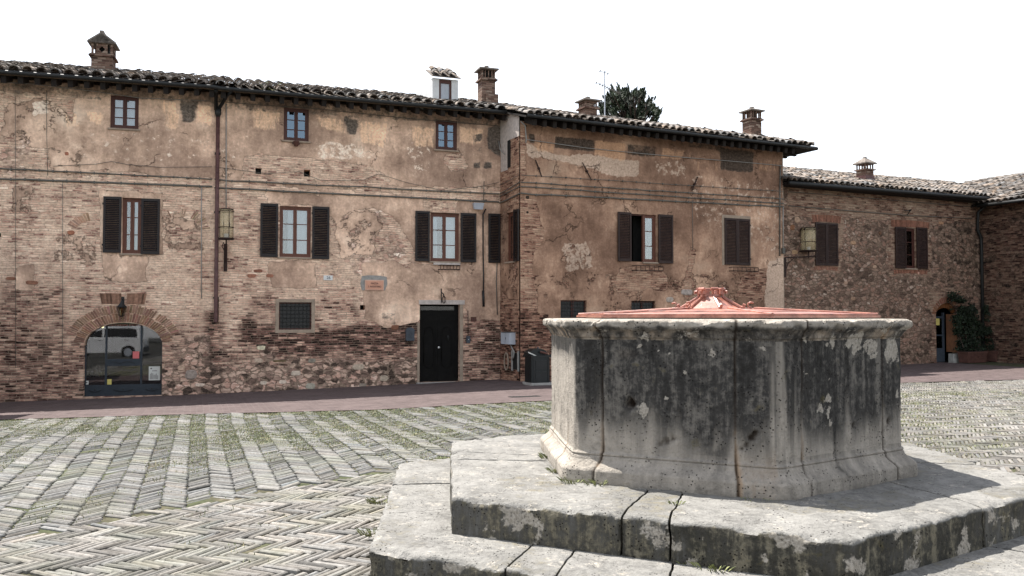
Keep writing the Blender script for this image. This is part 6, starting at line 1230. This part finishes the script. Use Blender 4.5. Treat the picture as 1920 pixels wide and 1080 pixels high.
def well_part(name, prof, ds=.016, chip=0., smooth=True, tilt=.0):
    """ring of six faces swept through a profile of (z above the step, circumradius)"""
    prof = np.array(prof, float); ln = np.r_[0, np.cumsum(np.hypot(np.diff(prof[:, 0]), np.diff(prof[:, 1])))]; m = max(3, int(ln[-1] / ds)); t = np.linspace(0, ln[-1], m); t = np.unique(np.r_[t, ln]); m = len(t)
    zz = np.interp(t, ln, prof[:, 0]); rr = np.interp(t, ln, prof[:, 1]); per = int(1.5 / ds); S = np.concatenate([k + np.linspace(0, 1, per, endpoint=False) if k in (0, 1, 2, 3) else k + np.linspace(0, 1, 24, endpoint=False) for k in range(6)]); n = len(S)
    SS, ZZ = np.meshgrid(S, zz); _, RR = np.meshgrid(S, rr); SS = SS.ravel(); ZZ = ZZ.ravel(); RR = RR.ravel(); P = np.c_[hexpt(SS, RR), ZZ + ZS1]
    k = np.floor(SS).astype(int) % 6; f = SS - np.floor(SS); jd = np.full(len(SS), 9.)
    wob = (fbm(P, 5, 3, 2) - .5) * .02
    for q in range(6):
        for j in JO[q]: jd = np.where(k == q, np.minimum(jd, np.abs(f - j + wob) * 1.45), jd)
    rad = P[:, :2] - [WX, WY]; rad /= np.linalg.norm(rad, axis=1)[:, None]
    corner = np.minimum(f, 1 - f) * 1.45; rnd = .022 * np.exp(-corner / .018)
    d = -(fbm(P, 9, 4, 3) - .5) * -.010 + (fbm(P, 1.6, 3, 4) - .5) * .018 - rnd - .013 * np.exp(-(jd / .007) ** 2)
    if chip: cn = fbm(P, 11, 4, 8); d = d - chip * ss(.52, .72, cn) * ss(1.03, 1.10, ZZ) - chip * .8 * ss(.55, .7, fbm(P, 4, 3, 12)) * ss(1.06, 1.14, ZZ); P[:, 2] -= chip * .7 * ss(.5, .75, fbm(P, 13, 3, 9)) * ss(1.12, 1.155, ZZ) * ss(1.42, 1.5, RR)
    # deep pits, traced on the front faces, their inner shade painted in dark
    pitm = np.zeros(len(SS))
    if name == 'shaft':
        for (fc, px, py, rad_, dep) in ((1, 1182, 757, .042, .05), (1, 1250, 828, .03, .02), (1, 1262, 824, .022, .02), (1, 1238, 833, .022, .016), (2, 1600, 798, .02, .03), (1, 1410, 822, .028, .03), (1, 1416, 812, .018, .03), (1, 1400, 835, .022, .03), (1, 1392, 842, .018, .025), (1, 1284, 703, .02, .008), (2, 1668, 790, .03, .03), (1, 1180, 748, .02, .03), (1, 1310, 745, .012, .008)):
            s0, z0 = on_face(fc, px, py); q = hexpt(s0, 1.446); dist = np.sqrt((P[:, 0] - q[0]) ** 2 + (P[:, 1] - q[1]) ** 2 + (P[:, 2] - z0) ** 2); kq = np.exp(-((dist + (fbm(P, 30, 3, 71) - .5) * .02) / (rad_ * .8)) ** 4); d = d - dep * kq; pitm = np.maximum(pitm, kq * min(1, dep * 28))
    P[:, :2] += rad * d[:, None]
    # crust: black growth over the upper and middle faces, cleaner below and at the corners, ochre along the joints
    h = ZZ / 1.0; hn = ss(.95, .15, h); up = 1 - hn; cr = .27 + .74 * ss(.06, .68, h + (fbm(np.c_[SS * 3, ZZ * 1.2], 1, 3, 5) - .5) * .7)
    cr = np.where(k == 0, cr * .25 + .35 * ss(.80, .95, h), cr)
    cr = cr * (1 - .62 * np.exp(-corner / .07) * (np.where((k == 1) & (f > .5) | (k == 2) & (f < .5), .8, .2))) - .35 * np.exp(-jd / .035) * ss(1.2, .3, h)
    cr = np.where((k == 1) & (f < JO[1][0]), cr * .95 - .12 * ss(.5, .1, h), cr); cr = np.where(k == 2, cr - .04 + .25 * (fbm(np.c_[SS * 9, ZZ * .8], 1, 3, 15) - .5) * 2, cr)
    for (sx, ww, za, zb2, v) in ((on_face(1, 1312, 720)[0], .012, .45, .86, .5), (on_face(1, 1323, 740)[0], .008, .35, .62, .45), (on_face(1, 1268, 700)[0], .03, .3, .95, -.16), (on_face(1, 1345, 700)[0], .025, .3, .92, -.20), (on_face(1, 1225, 700)[0], .02, .3, .8, -.14), (on_face(1, 1300, 660)[0], .03, .72, 1., .3), (on_face(2, 1590, 750)[0], .03, .1, .7, -.3), (on_face(2, 1565, 750)[0], .015, .1, .8, .3), (on_face(2, 1625, 780)[0], .02, .1, .4, -.2)):
        cr = cr + v * np.exp(-((SS - sx + (fbm(P, 6, 2, 77) - .5) * .03) / ww) ** 2) * ss(za - .08, za + .05, ZZ) * ss(zb2 + .05, zb2 - .08, ZZ)
    cr = np.where((k == 2) & (f < JO[2][0]), cr - .30 * ss(JO[2][0] + .0, JO[2][0] - .06, f) * ss(.40, .62, fbm(np.c_[SS * 40, ZZ * 1.6], 1, 3, 91)), cr); cr = np.where((k == 1) & (f > .93), cr - .26 * ss(.93, .99, f) * ss(.38, .6, fbm(np.c_[SS * 40, ZZ * 1.6], 1, 3, 92)), cr)
    if name == 'plinth': cr = cr * .75 + .08 + .12 * (k == 2)
    if name == 'rim': cr = .66 - .3 * ss(1.09, 1.14, ZZ) - .1 * (k == 0)
    if name == 'rim': cr = cr - .5 * ss(1.10, 1.16, ZZ)
    wa = .50 * np.exp(-(jd / .022) ** 2) * .75 + .3 * (fbm(P, 2.4, 3, 19) > .55) * ss(.6, .2, h); wa = wa + .45 * ((k == 1) & (f > JO[1][1])) * ss(.55, .2, h)
    wa = wa + .7 * np.exp(-((SS - 1.28) / .10) ** 2 - ((ZZ - .92) / .06) ** 2)
    wa = wa + (.55 if name == 'rim' else 0) * ss(1.13, 1.09, ZZ); li = np.zeros(len(SS)); W3 = proj(P + (np.c_[fbm(P, 14, 4, 61), fbm(P, 14, 4, 62), fbm(P, 14, 4, 63)] - .5) * .12)
    if name in ('shaft', 'rim'):
        for (px, py, rx, ry) in ((1205, 633, 9, 8), (1212, 640, 6, 7), (1196, 652, 7, 4), (1283, 703, 8, 8), (1311, 654, 6, 4), (1336, 661, 9, 8), (1431, 655, 6, 5), (1289, 632, 6, 3), (1560, 640, 9, 15), (1598, 640, 18, 15), (1608, 652, 12, 14), (1632, 650, 16, 16), (1632, 668, 6, 10), (1673, 657, 17, 27), (1608, 632, 14, 14), (1541, 765, 8, 12), (1556, 748, 9, 12), (1553, 782, 5, 24), (1683, 735, 5, 10), (1542, 661, 3, 3), (1552, 713, 4, 4), (1509, 698, 4, 5), (1507, 640, 4, 6), (1231, 660, 3, 3), (1254, 662, 4, 4), (1700, 612, 12, 9), (1660, 620, 9, 8), (1250, 740, 5, 9), (1205, 770, 12, 14)):
            e = 1.25 - np.sqrt(((W3[:, 0] - px) / rx) ** 2 + ((W3[:, 1] - py) / ry) ** 2); li = np.maximum(li, np.clip(e, 0, .95))
        li = np.where((k == 1) | (k == 2), li, 0)
    crust = np.c_[np.clip(cr, 0, 1.2), np.clip(wa, 0, 1), li]
    if name == 'rim': crust[:, 2] = np.maximum(crust[:, 2], .45 * ss(.5, .62, fbm(P, 8, 4, 30))); crust[:, 0] = np.clip(crust[:, 0] + (fbm(P, 12, 4, 33) - .5) * 1.6, 0, 1.2)
    Fc = []
    A_ = np.arange(m - 1)[:, None] * n; I = np.arange(n)[None]; J = (I + 1) % n
    Fc = np.stack([A_ + I, A_ + J, A_ + n + J, A_ + n + I], -1).reshape(-1, 4)
    me = mesh_np(name, P - ROOT[wroot], Fc, M['wellstone'], smooth=smooth, attrs={'crust': crust, 'seam_pit_shade': np.repeat(np.maximum(.92 * np.exp(-(jd / .0065) ** 2) * (1 - li), pitm)[:, None], 3, axis=1)}); o = link(name, me, (0, 0, 0), wroot); ROOT[o] = ROOT[wroot]; return o
well_part('plinth', [(-.02, 1.553), (.02, 1.560), (.085, 1.558), (.098, 1.548), (.115, 1.525), (.135, 1.495), (.158, 1.472), (.172, 1.468), (.179, 1.464), (.183, 1.454), (.189, 1.463), (.197, 1.464), (.203, 1.456), (.207, 1.450), (.213, 1.447), (.24, 1.446)])
well_part('shaft', [(.235, 1.446), (1.03, 1.446)])
well_part('rim', [(1.02, 1.446), (1.035, 1.447), (1.037, 1.458), (1.05, 1.463), (1.07, 1.475), (1.09, 1.497), (1.103, 1.520), (1.115, 1.530), (1.145, 1.531), (1.158, 1.526), (1.165, 1.51), (1.168, 1.47), (1.170, 1.15), (1.165, 1.05), (.9, 1.04)], chip=.026)
# ---- the metal cover
lid = thing('well_cover', (WX, WY, ZS1 + 1.17), 'flat salmon painted metal cover with a small ribbed lantern lying on the well', 'well cover')
zb = ZS1 + 1.178; RC = 1.25; ring = lambda r, z, n=6, off=0: [(WX + r * math.cos(R(PH + off + 360 * i / n)), WY + r * math.sin(R(PH + off + 360 * i / n)), z) for i in range(n)]
WX0 = WX; WX = WX0 + .05; mb = MB(); V = ring(RC, zb) + ring(RC, zb + .016); mb.add(V, [tuple(range(5, -1, -1))] + [(i, (i + 1) % 6, 6 + (i + 1) % 6, 6 + i) for i in range(6)]); V = ring(RC, zb + .016) + ring(RC - .035, zb + .018) + ring(RC - .035, zb + .024) + ring(.30, zb + .070); mb.add(V, [(a + i, a + (i + 1) % 6, a + 6 + (i + 1) % 6, a + 6 + i) for a in (0, 6, 12) for i in range(6)] + [tuple(18 + i for i in range(6))])
mb.build('cover_plate', M['copper'], lid)
mb = MB()
for i in range(6):
    a = R(PH + 60 * i); P = [(WX + r * math.cos(a), WY + r * math.sin(a), z) for r, z in ((RC - .02, zb + .026), (.7, zb + .053), (.30, zb + .076))]; mb.tube(P, .010, 6)
for r_, z_ in ((RC - .02, zb + .024), (.78, zb + .047)): mb.tube([tuple(p) for p in ring(r_, z_)] + [ring(r_, z_)[0]], .006, 6)
mb.build('cover_seam', M['copper'], lid)
WX = WX0; hb = zb + .072; mb = MB(); V = ring(.245, hb) + ring(.17, hb + .045) + ring(.10, hb + .092) + ring(.085, hb + .10) + ring(.085, hb + .12); mb.add(V, [(6 * a + i, 6 * a + (i + 1) % 6, 6 * a + 6 + (i + 1) % 6, 6 * a + 6 + i) for a in range(4) for i in range(6)] + [tuple(24 + i for i in range(6))])
hub = mb.build('lantern_top', M['copper'], lid)
for i in range(6):
    a = R(PH + 60 * i); c, s = math.cos(a), math.sin(a); Q = lambda r, z: (WX + r * c, WY + r * s, z)
    mb = MB(); mb.tube([Q(.25, hb + .006), Q(.175, hb + .050), Q(.105, hb + .095), Q(.098, hb + .125)], [.014, .013, .012, .012], 6); mb.tube([Q(.245, hb + .01), Q(.27, hb + .012), Q(.278, hb + .028), Q(.262, hb + .034)], .012, 6)
    mb.tube([Q(.098, hb + .120), Q(.11, hb + .145), Q(.13, hb + .142), Q(.128, hb + .122)], .013, 6); mb.build('rib', M['copper'], hub)
    mb = MB(); mb.box(WX + .092 * c - .016, WX + .092 * c + .016, WY + .092 * s - .016, WY + .092 * s + .016, hb + .12, hb + .165); mb.tube([(WX + .105 * c - .03 * s, WY + .105 * s + .03 * c, hb + .162), (WX + .105 * c + .03 * s, WY + .105 * s - .03 * c, hb + .162)], .013, 8); mb.build('scroll', M['copper'], hub)
for i, off in ((0, -8), (1, 10), (3, 5)):
    a = R(PH + 60 * i + off); c, s = math.cos(a), math.sin(a); Q = lambda r, z: (WX + r * c, WY + r * s, z)
    mb = MB(); mb.tube([Q(.33, hb + .0), Q(.30, hb + .02), Q(.30, hb + .04), Q(.32, hb + .052), Q(.345, hb + .045)], .008, 6); mb.build('hook', M['copper'], lid, True)

# ---- the stepped platform, block by block
plat = thing('well_platform', (WX, WY, 0.0), 'two stepped hexagonal platform of worn pale stone blocks under the well', 'steps')
def step_block(name, s0, s1, q0, q1, Ro, Ri, zt, zb_, seed, ds=.028, chips=(), ledge=0, side=.75):
    """one stone between perimeter parameters s0..s1 on the outside and q0..q1 on the inside"""
    rg = np.random.default_rng(seed); so = np.unique(np.r_[np.linspace(s0, s1, max(4, int((s1 - s0) * Ro / ds))), [c for c in range(-6, 13) if s0 < c < s1]]); t = (so - s0) / (s1 - s0); qi = q0 + (q1 - q0) * t
    kk = [c for c in range(-6, 13) if s0 < c < s1]
    if kk: c = kk[0]; tc = (c - s0) / (s1 - s0); qi = np.where(t < tc, q0 + (c - q0) * t / tc, c + (q1 - c) * (t - tc) / (1 - tc))
    O = hexpt(so % 6, Ro); I = hexpt(qi % 6, Ri); nu = len(so); D = float(np.mean(np.linalg.norm(O - I, axis=1))); Lh = (s1 - s0) * Ro; H = zt - zb_
    nv = max(4, int(D / ds)); nw = max(4, int(H / ds)); g = .004
    # shell: bottom of outer face -> top edge -> across the top -> inner edge; plus the two end faces
    rows = [(0, k / nw) for k in range(nw)] + [(k / nv, 1) for k in range(nv + 1)]; P = []; U = []; Vv = []; Wv = []
    for v, w in rows:
        for i in range(nu): P.append(np.r_[O[i] * (1 - v) + I[i] * v, zb_ + H * w]); U.append(t[i]); Vv.append(v); Wv.append(w)
    m = len(rows); Fc = [(j * nu + i, j * nu + i + 1, (j + 1) * nu + i + 1, (j + 1) * nu + i) for j in range(m - 1) for i in range(nu - 1)]
    for e, rev in ((0, False), (nu - 1, True)):
        base = len(P)
        for a in range(nv + 1):
            for b in range(nw + 1): v, w = a / nv, b / nw; P.append(np.r_[O[e] * (1 - v) + I[e] * v, zb_ + H * w]); U.append(t[e]); Vv.append(v); Wv.append(w)
        for a in range(nv):
            for b in range(nw): q = base + a * (nw + 1) + b; f = (q, q + 1, q + nw + 2, q + nw + 1); Fc.append(f if not rev else f[::-1])
    P = np.array(P); U = np.array(U); Vv = np.array(Vv); Wv = np.array(Wv)
    # local metric coordinates, rounded edges
    lx = U * Lh; ly = Vv * D; lz = Wv * H; r = .012 + .014 * fbm(P, 5, 2, seed)
    def clampin(a, L_, rr): return np.clip(a, np.minimum(rr, L_ / 2), np.maximum(L_ - rr, L_ / 2))
    cx = clampin(lx, Lh, r * .8); cy = clampin(ly, D + .3, r); cz = clampin(lz, H, r); dx, dy, dz = lx - cx, ly - cy, lz - cz; dl = np.sqrt(dx ** 2 + dy ** 2 + dz ** 2); k = np.where(dl > 1e-9, np.minimum(1, r / np.maximum(dl, 1e-9)), 1)
    sx, sy, sz = (dx * k - dx), (dy * k - dy), (dz * k - dz)
    w1 = (fbm(P, 4, 4, 90) - .5) * .05 * (1 - ss(.0, .12, np.minimum(lx, Lh - lx)))
    ci = hexpt((s0 + s1) / 2 % 6 if not kk else (s0 + s1) / 2 % 6, Ro); tan = np.zeros((len(P), 2)); rad = P[:, :2] - [WX, WY]; rad /= np.linalg.norm(rad, axis=1)[:, None]; tang = np.c_[-rad[:, 1], rad[:, 0]]
    sx = sx - np.where(U < 1e-6, -g, 0) * 1 - np.where(U > 1 - 1e-6, g, 0)
    P[:, :2] += tang * (sx + w1)[:, None] - rad * sy[:, None]; P[:, 2] += sz
    face = np.clip(1 - Vv * D / .02, 0, 1); topm = np.clip((Wv - .999) * 1000, 0, 1)
    n1 = fbm(P, 3, 4, 40) - .5; n2 = fbm(P, 14, 4, 41) - .5; P[:, :2] += rad * ((n1 * .035 + n2 * .03) * face)[:, None]; P[:, 2] += (n1 * .022 + n2 * .012) * topm - .012 * ss(.12, 0, ly) * ss(.45, .6, fbm(P, 7, 3, 44))
    edge = np.exp(-ly / .05) * topm; P[:, 2] -= edge * .034 * ss(.5, .68, fbm(P, 9, 4, 45))
    cf = (1 - ss(0, .02, ly)) * ss(1, .90, Wv); cr = np.where(cf > .3, side + .35 * (fbm(P, 3, 3, 46) - .5), .05 + .34 * ss(.48, .66, fbm(P, 2.4, 4, 47)) * topm)
    lip = ss(.90, 1.0, Wv) * (1 - ss(0, .03, ly)); cr = cr * (1 - .8 * lip)
    endf = (U < 1e-6) | (U > 1 - 1e-6); cr = np.where(endf & (Wv < .98), .95, cr)
    li = np.where(cf > .3, .68 * ss(.50, .68, fbm(P, 6.5, 5, 48)), .45 * ss(.5, .62, fbm(P, 8, 4, 49)) * topm); wa = np.where(cf > .3, .5 * ss(.3, .05, Wv), .18 * ss(.55, .7, fbm(P, 1.8, 3, 50)))
    o = link(name, mesh_np(name, P - ROOT[plat], Fc, M['stepstone'], smooth=True, attrs={'crust': np.c_[np.clip(cr, 0, 1), np.clip(wa, 0, 1), li]}), (0, 0, 0), plat); ROOT[o] = ROOT[plat]; return o
def s_at(px, py, k, Ro, z):
    """perimeter parameter where a pixel on height z meets edge k"""
    d = ray(px, py); P = (d * ((z - EYE) / d[2]))[:2]; a = hexpt(k, Ro); b = hexpt(k + .999999, Ro); e = b - a; return k + float((P - a) @ e / (e @ e))
R1, R2 = 2.48, 3.07
top1 = lambda px, py, k: s_at(px, py, k, R1, ZS1)
in1 = lambda px, py, k: s_at(px, py, k, 1.50, ZS1)
# upper step: joints on the front-left, front-right and left sides
j1 = [(0.30, .25), (.50, .40), (.62, .55), (top1(1150, 972, 1), in1(1205, 920, 1)), (top1(1240, 985, 1), in1(1275, 922, 1)), (top1(1838, 948, 2), in1(1700, 905, 2)), (2.86, 2.85), (3.35, 3.4), (3.85, 3.9), (4.5, 4.5), (5.1, 5.1), (5.7, 5.7)]
j1 = [(.02, .10), (.27, .30), (.42, .45)] + j1[3:] ; print('j1', j1)
j1c = j1 + [(6 + j1[0][0], 6 + j1[0][1])]
for i in range(len(j1)): step_block('upper_step_block', j1c[i][0], j1c[i + 1][0], j1c[i][1], j1c[i + 1][1], R1, 1.44, ZS1 + random.uniform(-.004, .004), ZS2 - .03, 100 + i, side=.70 + .1 * math.sin(i * 2.1))
top2 = lambda px, py, k: s_at(px, py, k, R2, ZS2)
in2 = lambda px, py, k: s_at(px, py, k, R1, ZS2)
j2 = [(.10, .10), (.34, .30), (.60, .60), (.70, .70), (top2(925, 1075, 1), in2(988, 1020, 1)), (top2(1020, 1092, 1), in2(1065, 1030, 1)), (1.62, 1.6), (2.25, 2.2), (2.6, 2.58), (3.2, 3.2), (3.8, 3.8), (4.4, 4.4), (5.0, 5.0), (5.55, 5.5)]
j2c = j2 + [(6 + j2[0][0], 6 + j2[0][1])]; print('j2', j2)
for i in range(len(j2)): step_block('lower_step_block', j2c[i][0], j2c[i + 1][0], j2c[i][1], j2c[i + 1][1], R2, R1 - .10, ZS2 + random.uniform(-.004, .004), -.06, 200 + i, side=.65)
# weeds in the joints
for i, (px, py, z, h, n, r, lab) in enumerate(((1072, 903, ZS1, .05, 60, .07, 'short green weeds right at the left front corner of the well foot'), (1120, 906, ZS1, .045, 60, .09, 'green weeds at the well foot just right of its left front corner'), (1035, 860, ZS1, .06, 60, .09, 'tall weeds against the sunlit left side of the well base'), (1043, 885, ZS1, .05, 50, .05, 'dry and green weeds at the left corner of the well plinth'), (1268, 944, ZS1, .03, 30, .04, 'tiny weed growing in the open joint of the upper step'),
    (1340, 1063, ZS2, .05, 90, .11, 'green weed clump at the foot of the upper step below its longest block'), (932, 1004, ZS2, .04, 50, .06, 'small weed on the lower step below the left part of the upper step'), (962, 1012, ZS2, .04, 40, .05, 'small weed on the lower step by the first joint of the upper step'), (1285, 1056, ZS2, .03, 30, .04, 'tiny weed at the foot of the upper step left of the big clump'), (1420, 934, ZS1, .02, 50, .12, 'thin line of weeds at the foot of the well below the reddish stain'), (1305, 915, ZS1, .03, 30, .05, 'tiny weed at the foot of the well in the middle of its front face'), (1780, 1010, ZS2 + .03, .10, 70, .05, 'dark weed clinging to the right face of the upper step'))):
    d = ray(px, py); P = d * ((z - EYE) / d[2]); weed((P[0], P[1], z), lab, h, n, r, 70 + i, 'weeds growing in the joints of the well steps')
for i, (px, py) in enumerate(((22, 990), (15, 1005), (700, 940), (690, 1000))):
    P = ground_at(px + 15, py) if px > 600 else None
    if P is not None: weed(P + [0, 0, -.005], ['', '', 'green grass tuft in the paving beside the left side of the lower step', 'green grass tuft in the paving beside the left front corner of the lower step'][i], .05, 120, .12, 90 + i, 'grass tufts beside the steps')

# ======================================================================= parked cars left of the camera, seen mirrored in the shop glass
def car(x, y, ang, lab, sgn=1):
    z = float(gz(x, y)); T = Frame((x, y), ang); t = thing('parked_car', (x, y, z), lab, 'car', 'cars parked across the square'); L, H, Wd = 3.55, 1.52, .79
    lower = [(-1.75, .32), (-1.72, .62), (-1.66, .86), (-1.05, .96), (1.45, .98), (1.72, .92), (1.78, .6), (1.75, .32), (1.42, .28), (1.36, .5), (1.1, .64), (.84, .5), (.78, .28), (-.82, .28), (-.88, .5), (-1.12, .64), (-1.38, .5), (-1.42, .28)]
    mb = MB(); mb.prism(lower, -Wd, Wd, T, 0); mb.add([], [], T) if False else None
    V = [(v[0], v[1], v[2] + z) for v in []]
    def P3(poly, w0, w1, zz=z): return [(u, q + zz) for u, q in poly]
    mb = MB(); mb.prism(P3(lower, 0, 0), -Wd, Wd, T)
    cab = [(-1.05, .955), (-.50, 1.44), (-.2, 1.50), (1.2, 1.50), (1.52, 1.42), (1.62, .975)]; k = .13; n = len(cab)
    V = [(u, -Wd + (.02 if q < 1 else k), q + z) for u, q in cab] + [(u, Wd - (.02 if q < 1 else k), q + z) for u, q in cab]; mb.add(V, [tuple(range(n)), tuple(range(2 * n - 1, n - 1, -1))] + [((i + 1) % n, i, n + i, n + (i + 1) % n) for i in range(n)], T)
    b = mb.build('body', M['silver'], t)
    for sd in (-1, 1):
        for a, c in (([(-.88, 1.0), (-.47, 1.38), (-.02, 1.42), (-.02, 1.0)]), 0), ([(.05, 1.0), (.05, 1.42), (1.18, 1.42), (1.42, 1.36), (1.48, 1.0)], 0):
            f = lambda q: -Wd + .02 + (k - .02) * (q - .955) / .485 - .006; V = [(u, sd * -f(q) if sd > 0 else f(q), q + z) for u, q in a]; m = MB(); V2 = [(u, w * .985, q) for u, w, q in V]; n = len(a)
            m.add(V + V2, [tuple(range(n)), tuple(range(2 * n - 1, n - 1, -1))] + [((i + 1) % n, i, n + i, n + (i + 1) % n) for i in range(n)], T); m.build('side_window', M['black'], b)
    m = MB(); m.add([(-1.03, -.68, .99 + z), (-1.03, .68, .99 + z), (-.53, .60, 1.42 + z), (-.53, -.60, 1.42 + z), (-1.05, -.68, .985 + z), (-1.05, .68, .985 + z), (-.55, .6, 1.43 + z), (-.55, -.6, 1.43 + z)], [(0, 1, 2, 3), (7, 6, 5, 4)], T); m.build('windscreen', M['black'], b)
    for u in (-1.12, 1.1):
        for sd in (-1, 1):
            w0 = sd * (Wd - .16); w1 = sd * (Wd + .01); m = MB(); m.tube([(u, w0, z + .29), (u, w1 - sd * .02, z + .29), (u, w1, z + .29)], [.29, .29, .26], 24, T); wh = m.build('wheel', M['tyre'], t, False)
            m = MB(); m.tube([(u, w1 - sd * .01, z + .29), (u, w1 + sd * .006, z + .29)], [.19, .17], 16, T); m.build('rim', M['zinc'], wh)
    m = MB()
    for sd in (-1, 1): m.box(-.18, -.02, sd * (Wd + .004) - .012, sd * (Wd + .004) + .012, z + .86, z + .885, T); m.box(.95, 1.1, sd * (Wd + .004) - .012, sd * (Wd + .004) + .012, z + .86, z + .885, T)
    m.build('door_handle', M['black'], b)
    m = MB()
    for sd in (-1, 1): m.box(-1.74, -1.66, sd * .62 - .12, sd * .62 + .12, z + .66, z + .82, T); m.box(1.73, 1.79, sd * .64 - .08, sd * .64 + .08, z + .62, z + .9, T)
    m.build('headlight', M['white'], b); m = MB(); m.box(-1.78, -1.72, -.74, .74, z + .3, z + .5, T); m.box(1.75, 1.81, -.74, .74, z + .3, z + .52, T); m.build('bumper', M['greymetal'], b)
car(-7.95, .2, 15.7, 'silver hatchback seen mirrored in the middle of the shop glass'); car(-4.3, -9.0, 15.7, 'grey hatchback farther off, mirrored at the right edge of the shop glass')
bpy.context.view_layer.update()
print('objects', len(bpy.data.objects))

# ======================================================================= shed added out of view on the left to cast a wedge of shadow
N_ = thing('added_shed', (-14.6, 16.4, float(gz(-14.6, 16.4))), 'added low tiled brick shed past the left edge, shaped to shade the paving', 'shed')
WN = Frame((-18.56, 14.66), 15.7)
wall('wall', WN, 0, 8, -1.2, 3.0, [], masksC, 'wallA', N_, step=.15)
WN2 = Frame(WN.w([(8, 0, 0)])[0][:2], 15.7 - 90 + 180)
wall('side_wall', WN2, 0, .8, -1.2, 3.0, [], masksC, 'wallA', N_, step=.15)
mb = MB(); slab(mb, WN, [(-.4, -.45), (8.4, -.45), (8.4, 1.0), (-.4, 1.0)], lambda u, w: 2.95 + (w + .45) * .28, .08); mb.box(0, 8, .75, .8, -1.2, 3.1, WN); mb.build('roof_deck', M['rafter'], N_)
mb = MB(); tiles(mb, WN, lambda u, w: True, -.3, 8.35, -.47, 1.0, lambda u: 2.97, math.atan(.28), seed=77); mb.build('roof', M['tile'], N_)
